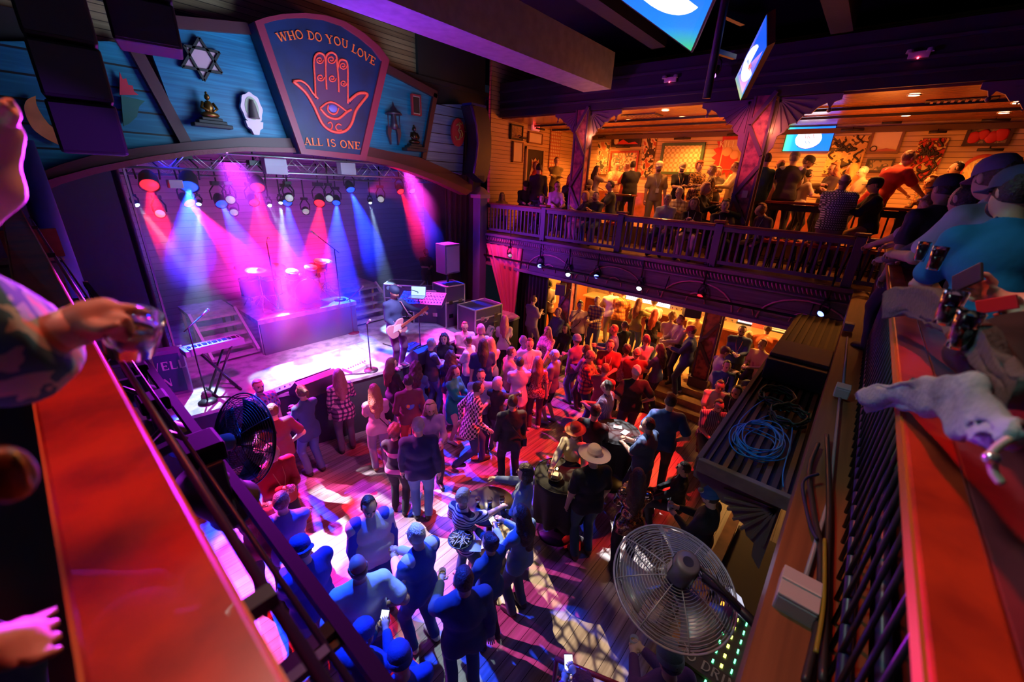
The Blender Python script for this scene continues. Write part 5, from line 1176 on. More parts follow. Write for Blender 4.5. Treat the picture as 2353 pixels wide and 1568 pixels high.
M(1545, 905, 'tall man in dark blue tee and black trousers, back turned, right of the floor', 'hips', 5, h=1.92, w=1.12, top=p_((.02, .06, .2)), bot=blk_t, hair=(S, drk))
M(1628, 1119, 'man in blue beanie and black jacket holding a drink below the shelf', 'both', 75, h=1.72, w=1.05, top=p_(BLK), sl='long', bot=blk_t, hair=(S, drk), hat=('beanie', (.02, .1, .25)), beard=brn, item=('cup', 1, 'glass held by the man in the blue beanie'))
M(1538, 1480, 'man in grey-green beanie at the bottom edge beside the lettered board', 'both', 45, h=1.76, w=1.05, top=p_((.1, .03, .15)), sl='long', bot=blk_t, hair=(S, drk), hat=('beanie', (.14, .17, .18)), item=('cup', 1, 'red drink held by the man in the grey beanie'))
W(1336, 1544, 'violet-haired person at the very bottom beside the red handrail', 'phone', 20, h=1.62, top=p_((.3, .05, .2)), sl='long', hair=(C_, (.2, .05, .35)), item=('phone', 1, 'bright tilted phone at the bottom edge beside the red handrail'))
# ---- right of floor beneath the shelf
M(1708, 750, 'bearded man in grey jacket and blue tee with round badge by the red post', 'both', 180, w=1.1, belly=.03, top=p_((.05, .08, .2)), sl='long', bot=('trousers', (.05, .05, .08)), hair=(S, drk), beard=drk, lan=(.7, .2, .1), zf=.45)
M(1672, 798, 'man in dark cap and lilac shirt facing right by the red post', 'both', -60, top=p_((.4, .3, .55)), sl='long', bot=khk, hair=(S, brn), hat=('cap', (.1, .03, .05)), lan=WHT)
M(1675, 832, 'dark-haired man in blue shirt with lanyard looking down, below the lilac-shirted man', 'both', 200, h=1.7, top=p_((.03, .07, .25)), sl='long', bot=blk_t, hair=(S, drk), lan=(.6, .4, .6))
M(1658, 878, 'smiling man in white tee with striped sleeves seated near the floor edge', 'sitl', 190, seat=.75, top=p_((.7, .65, .65)), hair=(S, drk))
W(1693, 890, 'dark-haired woman with lanyard beside the smiling white-tee man', 'sitl', 160, seat=.75, top=p_(BLK), sl='long', hair=(L_, drk), lan=WHT)
M(1657, 923, 'bearded man leaning forward in striped shirt in front of the white-tee man', 'sitl', 200, seat=.75, top=('vstripe', (.15, .08, .2), (.6, .5, .6)), hair=(S, drk), beard=drk)
W(1734, 813, 'long-haired woman facing left under the shelf corner', 'both', 60, h=1.66, top=p_(BLK), sl='long', hair=(L_, (.35, .15, .05)))
M(1714, 875, 'man in black cap close to the wooden shelf edge', 'both', 100, h=1.5, top=p_(BLK), sl='long', hair=(S, drk), hat=('cap', BLK))
M(1767, 744, 'man in orange polo leaning on the lower bar, back turned', 'lean', 5, w=1.15, top=p_((.7, .15, .04)), bot=khk, hair=(S, brn), zf=.45)
W(1752, 724, 'red-haired barmaid behind the lower bar at the right', 'both', 180, top=p_((.5, .04, .04)), hair=(L_, (.6, .04, .02)), X=12.4, zf=.45, Yp=None)
M(1752, 781, 'man in striped shirt coloured yellow-lit, looking down, right of the orange polo', 'both', 150, top=p_((.5, .35, .1)), hair=(S, redh), zf=.3)  # warm bar light mixed into the shirt colour
W(1725, 762, 'blonde woman between the bearded man and the orange polo', 'both', -20, h=1.45, top=p_((.6, .45, .2)), hair=('bob', bld), zf=.45)
W(1572, 1062, 'person seated on the floor edge with bright trainers under the shelf', 'sit', 90, seat=.45, h=1.6, top=p_(BLK), sl='long', hair=(S, drk), shoe=(.6, .1, .5))
# ---- lower bar
zb = .45
M(1231, 680, 'man in violet polo reading his phone before the black curtain', 'phone', -50, w=1.1, belly=.02, top=p_((.35, .25, .4)), bot=('trousers', (.25, .15, .3)), hair=(S, brn), lan=WHT, zf=.3)
W(1244, 646, 'woman in straw-coloured cap behind the bar window, left of the pair', 'both', 190, top=p_((.5, .4, .2)), hair=(L_, brn), hat=('cap', (.4, .35, .1)), zf=zb, h=1.7)
M(1264, 646, 'man in beige jacket and dark cap, right of the pair behind the bar window', 'both', 195, top=p_((.6, .45, .3)), sl='long', bot=khk, hair=(S, brn), hat=('cap', (.1, .08, .03)), zf=zb, h=1.78)
M(1282, 708, 'seated man in dark jacket and blue shirt beside the stage-side post', 'sit', 130, seat=.75, top=p_((.1, .12, .3)), sl='long', hair=(S, (.4, .1, .12)), zf=0.15)
W(1258, 752, 'seated woman in patterned lilac top holding a drink', 'sit', 150, seat=.7, top=('floral', (.5, .4, .6), (.2, .1, .3), (.7, .4, .6)), hair=(L_, (.6, .2, .3)), zf=0)
W(1198, 772, 'long-haired woman, hair coloured blue-lit, facing left before the curtain', 'both', 60, h=1.64, top=('hstripe', (.1, .15, .4), (.5, .5, .6)), hair=(L_, (.1, .15, .4)))  # blue light mixed into hair and stripe colours
W(1335, 692, 'woman with top knot in pale pink tee and dark trousers, hand to her chin', 'mouth', 190, w=1.12, top=p_((.75, .45, .45)), bot=blk_t, hair=('bun', drk), bag=(.02, .02, .02), zf=.3)
M(1372, 683, 'older man in multicoloured plaid shirt and jeans facing left at the bar steps', 'both', 160, top=('plaid', (.5, .35, .15), (.2, .08, .2), (.05, .05, .2)), sl='long', bot=('trousers', (.1, .12, .25)), hair=(S, (.5, .3, .2)), zf=zb)
M(1404, 659, 'man in white shirt and khakis leaning on the bar, back turned', 'lean', 20, w=1.12, top=p_((.8, .7, .5)), bot=khk, hair=(S, redh), zf=zb)
M(1436, 664, 'man in orange checked shirt bending over the bar, back turned', 'bend', -10, h=1.84, top=('plaid', (.75, .3, .05), (.5, .12, .02), (.3, .1, .05)), bot=('trousers', (.06, .06, .08)), hair=(S, (.3, .1, .05)), zf=zb, lean=28)
W(1471, 685, 'long-haired woman in olive jacket and jeans at the bar facing right', 'reach', -30, top=p_((.3, .25, .08)), sl='long', bot=jean, hair=(L_, (.35, .12, .05)), zf=zb)
M(1505, 684, 'man in cap and white shirt at the bar under the lit menu, back turned', 'lean', 10, top=p_((.8, .7, .5)), hair=(S, brn), hat=('cap', (.6, .4, .3)), zf=zb)
W(1508, 711, 'red-haired woman in black leather jacket before the man in white shirt', 'both', -20, h=1.68, top=p_((.03, .015, .02)), sl='long', bot=jean, hair=(L_, (.5, .06, .02)), bag=(.02, .01, .01), zf=.3)
W(1548, 716, 'curly blonde woman behind the bearded man in beige sweater', 'both', -10, top=p_((.6, .4, .2)), hair=(C_, (.6, .35, .1)), zf=zb)
M(1562, 724, 'bearded man in beige sweater with lanyard facing left near the bar steps', 'both', 130, h=1.78, top=p_((.5, .38, .3)), sl='long', bot=('trousers', (.03, .02, .04)), hair=(S, (.2, .06, .04)), beard=brn, lan=(.6, .2, .6), zf=.45)
M(1606, 717, 'man in yellow polo at the bar beside the hanging monitor speaker', 'both', 170, top=p_((.75, .55, .2)), hair=(S, redh), zf=zb)
M(1586, 749, 'man in red cap and navy jacket facing left on the bar steps, white trainers', 'both', 80, h=1.78, w=1.1, top=p_((.03, .04, .14)), sl='long', bot=('trousers', (.04, .07, .18)), hair=(S, brn), hat=('cap', (.45, .03, .03)), shoe=(.8, .8, .75), zf=.3)
W(1514, 789, 'dark long-haired woman in blue top facing left before the steps', 'both', 60, top=p_((.06, .1, .35)), sl='long', bot=('trousers', (.02, .03, .12)), hair=(L_, drk), zf=0)
W(1484, 768, 'brown-haired woman in white blouse facing left, pink-lit', 'both', 30, top=p_((.75, .65, .7)), sl='long', hair=('pony', (.2, .05, .05)), zf=.15)
M(1407, 747, 'short-haired man in bright blue shirt with badge facing left by the handrail', 'both', 90, h=1.78, top=p_((.1, .12, .45)), sl='long', hair=(S, (.4, .15, .1)), lan=WHT, zf=.15)
W(1434, 738, 'ponytailed woman in black jacket behind the blue-shirted man', 'both', 40, h=1.6, top=p_(BLK), sl='long', hair=('pony', brn), zf=.3)
W(1440, 792, 'person with dark curls in lilac print shirt behind the red polo man', 'both', 20, h=1.66, top=('floral', (.5, .4, .5), (.3, .2, .3), (.6, .5, .6)), hair=(C_, (.04, .02, .03)))
M(1465, 798, 'bald man in dark red jacket, broad back turned, near the steps', 'both', 10, h=1.74, w=1.2, belly=.03, top=p_((.18, .02, .02)), sl='long', bot=blk_t, hair=(B_, redh))
W(1300, 745, 'dark figure seated under the stage-side post', 'sit', 150, seat=.6, top=p_(BLK), sl='long', hair=(L_, drk), zf=0)
# ---- stage
gtr = M(908, 660, 'guitarist in navy cap, dark jacket and tight jeans on the stage', 'guitar', 215, h=1.74, top=p_((.02, .04, .12)), sl='long', bot=('trousers', (.12, .05, .14)), hair=(S, drk), hat=('capb', (.01, .03, .08)), beard=brn, shoe=(.2, .1, .2), zf=STZ)
M(979, 574, 'shadowy bearded technician standing behind the side-stage console', 'both', 190, h=1.8, top=p_((.02, .015, .02)), hair=(S, drk), beard=drk, hat=('cap', (.02, .02, .02)), X=8.2, zf=STZ, group=None)
# ---- opposite mezzanine
zm, zt = 3.5, 3.95
def MZ(x, y, lab, pose, rel, X, g='m', **k):
    k.setdefault('zf', zm if X < 10.95 else zt)
    return person(x, y, lab, pose, rel, g=g, X=X, **k)
MZ(1154, 442, 'small seated child-like guest at the left end of the balcony rail', 'sit', 180, 9.75, 'f', seat=.35, top=p_((.5, .3, .1)), sl='long', hair=(L_, bld))
MZ(1209, 417, 'man in black cap and black jacket seated near the left end of the balcony', 'sitl', 190, 10.3, seat=.62, top=p_(BLK), sl='long', hair=(S, drk), hat=('cap', BLK))
MZ(1239, 374, 'standing man in black jacket and blue jeans with his back to us at the door', 'stand', 10, 10.6, top=p_(BLK), sl='long', bot=jean, hair=(S, drk))
MZ(1232, 372, 'woman in red behind the standing black-jacketed man', 'both', 170, 11.6, 'f', top=p_((.5, .04, .04)), hair=(L_, (.5, .1, .04)))
MZ(1280, 361, 'man in olive shirt with folded arms before the dark television', 'cross', 190, 12.0, top=p_((.25, .22, .08)), sl='long', hair=(S, brn))
MZ(1246, 447, 'dark-haired guest leaning her chin on the rail near the first post', 'sitp', 175, 9.7, 'f', seat=.4, top=p_(BLK), sl='long', hair=('bob', drk))
MZ(1282, 418, 'woman in pink denim jacket and glasses seated behind the first rail post', 'sitl', 190, 9.9, 'f', seat=.6, top=p_((.6, .35, .45)), sl='long', hair=('pony', brn), glasses=True)
MZ(1312, 400, 'long red-haired woman in black seated beside the pink-jacketed woman', 'sitl', 170, 10.4, 'f', seat=.62, top=p_(BLK), sl='long', hair=(L_, (.4, .06, .03)))
MZ(1344, 440, 'blonde woman pointing a can and leaning over the rail', 'sitp', 110, 9.7, 'f', seat=.45, top=p_((.05, .04, .03)), sl='short', bot=('trousers', (.6, .2, .3)), hair=('bob', (.6, .3, .1)), item=('cup', 1, 'tall cup raised by the blonde woman at the rail'))
MZ(1355, 414, 'bearded man in camouflage cap and hooded fleece behind the blonde woman', 'sitl', 170, 10.2, seat=.65, top=p_((.45, .38, .25)), sl='long', hair=(S, drk), beard=drk, hat=('cap', (.2, .14, .08)))
MZ(1370, 440, 'dark-haired man in black jacket and jeans leaning his arm over the rail', 'sitp', 150, 9.72, seat=.48, top=p_((.03, .03, .05)), sl='long', bot=('trousers', (.05, .1, .25)), hair=(S, brn), beard=brn)
MZ(1402, 415, 'man in dark green tee with lanyard seated, facing left', 'sitp', 100, 10.1, seat=.62, top=p_((.08, .09, .05)), hair=(S, drk), lan=WHT)
MZ(1374, 381, 'dark-haired woman in grey tee leaning right beside the timber post', 'reach', -80, 11.3, 'f', top=p_((.25, .2, .2)), hair=(L_, drk))
MZ(1419, 372, 'smiling man in white lace-pattern shirt behind the big dark-shirted man', 'both', 185, 12.2, top=('floral', (.75, .6, .35), (.5, .3, .1), (.7, .6, .4)), hair=(S, drk))
MZ(1454, 371, 'big man in black shirt with his back turned at the drink rail', 'both', 20, 11.3, w=1.2, belly=.03, top=p_((.02, .015, .015)), hair=(S, drk))
MZ(1438, 376, 'man in red shirt beside the big dark-shirted man', 'both', 60, 11.9, top=p_((.5, .06, .05)), hair=(S, (.3, .1, .05)))
MZ(1517, 371, 'man in cream cap and khaki with two lanyards standing on the upper step', 'idle', 190, 10.9, zf=3.75, top=p_((.32, .25, .12)), bot=('trousers', (.3, .26, .1)), hair=(S, brn), hat=('cap', (.75, .65, .4)), beard=brn, lan=WHT)
MZ(1571, 374, 'man in black and cream cap and black tee with a yellow lanyard', 'both', 190, 11.2, top=p_(BLK), hair=(S, drk), hat=('cap', (.5, .4, .2)), beard=drk, lan=(.8, .6, .2))
MZ(1610, 370, 'spiky-haired man in dark print shirt facing right on the tier', 'hold', -150, 11.4, top=('floral', (.1, .05, .03), (.03, .02, .02), (.5, .3, .1)), sl='long', hair=(C_, (.4, .12, .03)))
MZ(1633, 381, 'sandy-haired person in patterned jacket between the spiky-haired man and the poster', 'both', 100, 11.2, top=('blobs', (.2, .15, .1), (.05, .04, .03), (.5, .4, .2)), sl='long', hair=(C_, (.5, .35, .15)))
MZ(1652, 384, 'short blond woman in dark jacket facing the camera before the killer poster', 'both', 180, 11.9, 'f', top=p_((.08, .07, .06)), sl='long', hair=('bob', (.6, .4, .2)))
MZ(1688, 372, 'man in cream shirt beside the timber post facing left', 'both', 110, 11.7, top=p_((.7, .6, .4)), sl='long', hair=(S, brn))
MZ(1562, 430, 'grey-haired man in cream plaid shirt seated behind the blue-shirted man', 'sitp', 150, 10.1, seat=.6, top=('plaid', (.7, .6, .45), (.5, .35, .2), (.3, .2, .2)), hair=(S, whi))
MZ(1536, 446, 'white-haired man in pale blue button shirt seated at the rail', 'sit', 165, 9.7, seat=.5, w=1.1, belly=.03, top=p_((.45, .5, .7)), sl='long', bot=('trousers', (.04, .06, .15)), hair=(S, whi))
MZ(1627, 420, 'reddish-blonde woman in black seated behind the rail, facing right', 'sitp', -120, 10.3, 'f', seat=.62, top=p_(BLK), sl='long', hair=('bob', (.6, .3, .15)))
MZ(1597, 454, 'long wavy-haired smiling woman in black coat at the rail', 'sitp', 175, 9.65, 'f', seat=.4, top=p_((.03, .02, .02)), sl='long', bot=('trousers', (.6, .45, .45)), hair=('longw', (.25, .12, .06)), lan=WHT)
MZ(1670, 458, 'dark-haired man resting folded arms on the balcony rail, looking down', 'sitp', 185, 9.62, seat=.4, top=p_((.04, .03, .03)), sl='long', hair=(S, drk), lan=(.6, .5, .6))
MZ(1697, 428, 'woman with upswept dark hair looking down behind the leaning man', 'sitp', 150, 10.0, 'f', seat=.6, top=p_((.03, .05, .05)), sl='long', hair=('bun', (.12, .04, .03)))
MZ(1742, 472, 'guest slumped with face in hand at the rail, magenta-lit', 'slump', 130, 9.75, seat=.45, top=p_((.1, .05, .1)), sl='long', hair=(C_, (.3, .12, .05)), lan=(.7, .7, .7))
MZ(1764, 352, 'man in teal shirt partly hidden behind the camera-side timber post', 'idle', 30, 10.9, zf=3.9, top=p_((.03, .14, .2)), sl='long', hair=(S, drk))
MZ(1829, 350, 'man in black vest over checked sleeves and grey cap, back turned at the drink rail', 'lean', 0, 11.0, w=1.15, lean=8, top=p_((.012, .012, .016)), sl='long', slv=(.5, .5, .6), hair=(S, gry), hat=('cap', (.2, .22, .26)))
MZ(1794, 370, 'man in cap behind the vest-wearing man', 'both', 20, 12.0, top=p_((.3, .12, .08)), hair=(S, drk), hat=('cap', (.3, .1, .08)))
MZ(1867, 359, 'man in black cap facing right under the television', 'both', -100, 11.6, top=p_((.15, .1, .05)), sl='long', hair=(S, brn), beard=brn, hat=('cap', (.03, .03, .03)))
MZ(1866, 391, 'dark-haired woman in white tee facing right with a paper in hand', 'both', -60, 11.5, 'f', top=p_((.75, .65, .6)), hair=('pony', drk))
MZ(1914, 375, 'brown-haired woman with glasses facing left before the carved face art', 'both', 130, 11.9, 'f', top=p_((.06, .04, .04)), sl='long', hair=('longw', (.35, .15, .05)), glasses=True)
MZ(1956, 376, 'long blonde-haired woman seen from the side left of the bald man', 'both', 60, 12.5, 'f', top=p_((.3, .2, .1)), sl='long', hair=(L_, (.55, .3, .08)))
MZ(1981, 383, 'grey-haired man with glasses facing left behind the black cap man', 'both', 110, 12.2, top=p_((.4, .3, .2)), hair=(S, gry), glasses=True)
MZ(1948, 400, 'bald man in white and black checked short-sleeve shirt standing at the rail, back turned', 'both', -10, 9.85, w=1.2, belly=.02, top=('check', (.85, .8, .9), (.03, .02, .05), (.3, .28, .35), .42), hair=(B_, gry), bot=('trousers', (.3, .22, .28)))
MZ(2014, 408, 'man in black cap and black jacket facing left beside the checked-shirt man', 'sitp', 100, 10.0, seat=.8, w=1.1, top=p_(BLK), sl='long', bot=('trousers', (.4, .2, .08)), hair=(S, drk), hat=('cap', BLK))
MZ(2100, 347, 'man in bright red shirt bending forward over the drink rail', 'bend', -50, 11.1, lean=26, w=1.15, top=p_((.6, .03, .02)), hem=.2, hair=(S, (.15, .05, .04)))
MZ(2141, 403, 'curly blonde woman in floral top beyond the red-shirted man', 'sitl', 150, 11.2, 'f', seat=.62, top=('floral', (.6, .4, .1), (.4, .1, .05), (.2, .2, .1)), sl='long', hair=('longw', (.6, .3, .08)))
MZ(2195, 372, 'dark-haired man in ochre shirt near the round painting', 'both', 100, 11.7, top=p_((.5, .35, .08)), sl='long', hair=(S, drk))
# ================================================================ mezzanine art, screens, bar, tables
def pd(x, y, d):
    r = ray(x, y); r = r/np.linalg.norm(r); return Vector(CAMP + r*d)
goldf = mat('frame_wood', (.28, .13, .04), .4); blkf = mat('frame_black', (.02, .015, .012), .4)
def picture(x0, y0, x1, y1, name, label, field, frame=goldf, fw=.05, lamp_on=True, extra=None, wall='X', cat='picture', shape='rect'):
    cx, cy = (x0+x1)/2, (y0+y1)/2
    if wall == 'X':
        WX = 14.08; f = lambda x, y: onx(x, y, WX); u = Vector((0, -1, 0)); n = Vector((-1, 0, 0))
        w = abs(f(x0, cy).y - f(x1, cy).y)
    else:
        WX = 9.08; f = lambda x, y: ony(x, y, WX); u = Vector((1, 0, 0)); n = Vector((0, -1, 0)); w = abs(f(x0, cy).x - f(x1, cy).x)
    h = abs(f(cx, y0).z - f(cx, y1).z); c = f(cx, cy); t = thing(name, label, cat, c); z = Vector((0, 0, 1))
    if shape == 'rect':
        P = [u*a*w/2 + z*b_*h/2 for a, b_ in ((-1, -1), (1, -1), (1, 1), (-1, 1))]; MB().prism([p*.98 for p in P], n*.04).build('panel', field, t)
        if frame:
            b = MB()
            for a in (-1, 1): b.prism([u*a*(w/2) + z*h/2, u*a*(w/2-fw) + z*h/2, u*a*(w/2-fw) - z*h/2, u*a*(w/2) - z*h/2], n*.07); b.prism([z*a*(h/2) + u*w/2, z*a*(h/2-fw) + u*w/2, z*a*(h/2-fw) - u*w/2, z*a*(h/2) - u*w/2], n*.068)
            b.build('frame', frame, t)
    elif shape == 'round':
        MB().prism([u*math.cos(a)*w*.42 + z*math.sin(a)*h*.45 for a in [2*PI*k/32 for k in range(32)]], n*.05).build('panel', field, t)
        b = MB(); b.strip([u*math.cos(a)*w*.5 + z*math.sin(a)*h*.54 for a in [2*PI*k/32 for k in range(33)]], [u*math.cos(a)*w*.41 + z*math.sin(a)*h*.44 for a in [2*PI*k/32 for k in range(33)]], n*.07); b.build('frame', frame, t)
    if lamp_on:
        b = MB(); q = z*(h/2+.1) + n*.22; b.tube([q - u*min(.25, w*.3), q + u*min(.25, w*.3)], .028, 8); b.tube([z*(h/2+.16), z*(h/2+.18) + n*.1, q], .01, 6); b.build('picture_lamp', blkf, t); PL.append((c + z*(h/2+.05) + n*.26, c - z*h*.2))
    if extra: extra(t, u, z, n, w, h)
    return t
PL = []
cream, mus = (.8, .66, .4), (.62, .4, .12)
picture(1171, 287, 1199, 322, 'framed_picture', 'dark-framed leaf picture high on the end wall', pattern('art_leaf', 'blobs', (.45, .3, .1), (.3, .2, .06), (.5, .36, .14), .6), blkf, .04, False, wall='Y')
picture(1176, 326, 1199, 374, 'framed_picture', 'tall pale framed sheet lit on the end wall', mat('art_pale', (.75, .62, .4), .6), goldf, .03, True, wall='Y')
picture(1212, 305, 1244, 331, 'framed_picture', 'bright small framed sheet above the mezzanine door', mat('art_pale2', (.8, .68, .45), .6), goldf, .03, True, wall='Y')
def dr(t, u, z, n, w, h):
    b = MB(); b.prism([u*x*w + z*y*h + n*.04 for x, y in [(-.2, -.5), (.25, -.5), (.3, -.2), (.18, .1), (.2, .25), (.1, .2), (0, .28), (-.1, .2), (-.2, .25), (-.18, .1), (-.3, -.2)]], n*.02); b.build('painted_figure', pattern('door_fig', 'blobs', (.7, .55, .3), (.5, .05, .05), (.75, .65, .5), 1.2), t)
picture(1205, 340, 1246, 442, 'mezzanine_door', 'black door painted with a spiky-crowned figure on the end wall', mat('door_black', (.03, .03, .02), .5), mat('door_cream', (.6, .45, .25), .5), .07, False, dr, 'Y', 'door')
picture(1262, 300, 1285, 392, 'tall_poster', 'tall narrow poster with red heart and star stripes', pattern('art_tall1', 'check', (.75, .6, .35), (.5, .3, .12), (.6, .1, .05), 1.2), None, 0, True, wall='Y', cat='poster')
picture(1286, 352, 1322, 402, 'framed_picture', 'patchwork picture under the dark television', pattern('art_patch', 'check', (.6, .4, .2), (.35, .12, .06), (.7, .6, .35), 1.6), goldf, .03, False)
picture(1281, 296, 1326, 350, 'television', 'switched-off television beside the stage-side timber post', mat('tv_off', (.015, .012, .01), .12), blkf, .02, False, cat='television')
picture(1372, 326, 1398, 402, 'tall_poster', 'tall red and cream poster beside the timber post', pattern('art_tall2', 'blobs', (.7, .25, .1), (.8, .65, .35), (.1, .1, .05), .5), None, 0, True, cat='poster')
def redf(t, u, z, n, w, h): b = MB(); b.prism([u*x*w + z*y*h + n*.045 for x, y in [(-.38, -.3), (.42, -.3), (.3, -.1), (.1, -.2), (-.1, .1), (-.2, -.05)]], n*.01); b.build('red_figure', mat('art_red', (.65, .04, .02), .5), t); q = MB(); q.ball(u*-.33*w + n*.05, (.02, .1, .12)); q.build('pale_head', mat('art_skin', (.7, .5, .3), .6), t)
picture(1406, 309, 1474, 338, 'framed_picture', 'black-framed picture of a red reclining shape', mat('art_black', (.02, .015, .01), .5), mat('frame_blk2', (.06, .03, .015), .4), .05, True, redf)
picture(1401, 347, 1466, 402, 'framed_picture', 'red-framed folk picture of a crowd under an arch', pattern('art_crowd', 'blobs', (.75, .6, .35), (.4, .15, .06), (.15, .2, .12), 1.), mat('frame_red2', (.45, .06, .02), .4), .06)
picture(1476, 309, 1504, 410, 'tall_poster', 'tall black and cream totem poster', pattern('art_tall3', 'blobs', (.06, .04, .03), (.75, .6, .32), (.5, .1, .04), .5), None, 0, False, cat='poster')
picture(1517, 329, 1614, 402, 'framed_picture', 'large green-framed drawing of crowded city blocks', pattern('art_city', 'check', (.85, .72, .42), (.5, .38, .16), (.75, .6, .3), 1.6), mat('frame_green', (.05, .12, .04), .4), .08)
def kill(t, u, z, n, w, h):
    b = MB(); pts = []
    for k in range(36):
        a = 2*PI*k/36; r = 1.0 if k % 2 else .76; pts.append(u*math.cos(a)*w*.98*r + z*(math.sin(a)*h*.8*r + h*.05) - n*.01)
    b.prism(pts, n*.03); b.build('spiky_backing', mat('kill_red', (.6, .03, .01), .5), t)
    b = MB(); write(b, 'KILLER', h*.2, -u*0 + z*h*.25 + n*.05, u, z, n, .01, False, True); b.build('lettering', mat('kill_txt', (.85, .75, .45), .5), t)
    b = MB(); b.prism([u*x*w + z*y*h + n*.05 for x, y in [(-.42, -.46), (.42, -.46), (.4, -.1), (.2, .1), (0, -.02), (-.2, .12), (-.42, 0)]], n*.012); b.build('figure', mat('kill_fig', (.65, .05, .02), .5), t); b = MB(); b.ball(-u*w*.2 + z*h*.1 + n*.055, (.02, .15, .13)); b.ball(u*w*.2 + z*h*.0 + n*.055, (.02, .14, .13)); b.build('faces', mat('kill_face', (.8, .5, .25), .5), t)
picture(1657, 321, 1703, 392, 'poster', 'red spiky-edged poster reading KILLER', mat('kill_bg', (.7, .5, .25), .5), None, 0, True, kill, cat='poster')
def scr_mat(name, e=3.5):
    m = bpy.data.materials.new(name); m.use_nodes = True; nt = m.node_tree; b = nt.nodes['Principled BSDF']; b.inputs['Base Color'].default_value = (0, 0, 0, 1); b.inputs['Roughness'].default_value = .2
    tc = nt.nodes.new('ShaderNodeTexCoord'); g = nt.nodes.new('ShaderNodeSeparateXYZ'); nt.links.new(tc.outputs['Generated'], g.inputs[0]); r = nt.nodes.new('ShaderNodeValToRGB'); e_ = r.color_ramp.elements
    e_[0].color = (.004, .09, .8, 1); e_[1].color = (.05, .5, .15, 1); e_[0].position = .3; x = e_.new(.82); x.color = (.01, .2, .75, 1); nt.links.new(g.outputs['X' if name.endswith('x') else 'Y'], r.inputs[0])
    nt.links.new(r.outputs[0], b.inputs['Emission Color']); b.inputs['Emission Strength'].default_value = e; return m
def oval(t, c, u, z, n, w, h, e, sx=.27, sy=.38, txt=True):
    MB().prism([c + u*math.cos(a)*w*sx + z*math.sin(a)*h*sy + n*.006 for a in [2*PI*k/36 for k in range(36)]], n*.004).build('white_oval', emis('oval_white_%d' % int(e*10), (.9, .9, 1), e), t)
    b = MB(); b.strip([c + u*math.cos(a)*w*sx*1.05 + z*math.sin(a)*h*sy*1.05 + n*.008 for a in [2*PI*k/36 for k in range(22, 34)]], [c + u*math.cos(a)*w*sx*.98 + z*math.sin(a)*h*sy*.98 + n*.008 for a in [2*PI*k/36 for k in range(22, 34)]], n*.004); b.build('oval_arc', emis('oval_blue', (.05, .1, .6), 1), t)
    if txt: b = MB(); write(b, 'ARA', h*.16, c + z*h*.02 + n*.012, u, z, n, .003, False, True); b.build('lettering', emis('logo_red', (.9, .15, .15), 1.2), t); b = MB(); write(b, 'XX', h*.14, c - z*h*.2 + n*.012, u, z, n, .003, False, True); b.build('logo_mark', emis('logo_blue', (.1, .25, .8), 1.2), t)
def tvx(t, u, z, n, w, h): oval(t, n*.045, u, z, n, w, h, 4.5)
picture(1803, 291, 1913, 349, 'television', 'lit television with a white oval logo on blue, right of the camera-side post', scr_mat('scr_tv_y', 3.), blkf, .015, False, tvx, cat='television')
def face(t, u, z, n, w, h):
    b = MB()
    for k in range(14):
        rr = np.random.RandomState(k); x, y = rr.uniform(-.36, .36), rr.uniform(-.42, .42); pts = [u*(x + .1*math.sin(j*.9+k))*w + z*(y + .05*j - .1)*h + n*.06 for j in range(5)]; b.tube(spl(pts, 4), .022, 5)
    b.ball(u*-.15*w + z*.15*h + n*.05, (.02, .1, .05)); b.ball(u*.15*w + z*.15*h + n*.05, (.02, .1, .05)); b.tube(spl([u*-.2*w - z*.22*h + n*.06, u*0 - z*.28*h + n*.06, u*.2*w - z*.2*h + n*.06], 4), .03, 6); b.build('carved_lines', mat('face_lines', (.03, .02, .01), .5), t)
picture(1900, 312, 1985, 402, 'carved_panel', 'large ochre and black carved face panel right of the television', pattern('art_face', 'blobs', (.7, .45, .12), (.8, .55, .18), (.12, .08, .02), .7), None, 0, True, face, cat='wall art')
def rng_(t, u, z, n, w, h): b = MB(); b.tube([u*(-.3*w + .06*math.cos(a)) + z*(-.3*h + .06*math.sin(a)) + n*.06 for a in [k*PI/6 for k in range(13)]], .01, 5); b.build('ring_drawing', blkf, t); b = MB(); b.prism([u*x*w + z*y*h + n*.045 for x, y in [(-.45, -.45), (.45, -.45), (.45, -.36), (.1, -.28), (-.45, -.38)]], n*.01); b.build('red_ground', mat('artground', (.5, .12, .05), .5), t)
picture(1998, 296, 2072, 354, 'framed_picture', 'pale framed picture with a small ring in its corner', mat('art_sheet', (.78, .62, .36), .6), mat('frame_br', (.2, .08, .03), .4), .05, True, rng_)
picture(1988, 365, 2052, 396, 'framed_picture', 'dark-framed landscape below the pale ring picture', pattern('art_land', 'blobs', (.55, .45, .2), (.2, .2, .1), (.7, .55, .3), .5), blkf, .04, False)
picture(2096, 318, 2162, 418, 'carved_panel', 'red carved face panel with pale square eyes', pattern('art_redface', 'blobs', (.6, .05, .03), (.12, .03, .02), (.75, .55, .2), .8), None, 0, True, face, cat='wall art')
def flw(t, u, z, n, w, h):
    b = MB()
    for x, y, r in ((-.3, -.05, .12), (-.1, .1, .1), (.1, -.05, .12), (.28, .08, .13)): b.ball(u*x*w + z*y*h + n*.05, (.02, r, r))
    b.build('red_shapes', mat('art_red2', (.65, .03, .02), .5), t)
picture(2216, 292, 2322, 336, 'framed_picture', 'wide framed picture of red rounded shapes', pattern('art_fl', 'blobs', (.3, .22, .1), (.5, .35, .12), (.15, .12, .08), 1.), mat('frame_dk', (.08, .04, .02), .4), .05, True, flw)
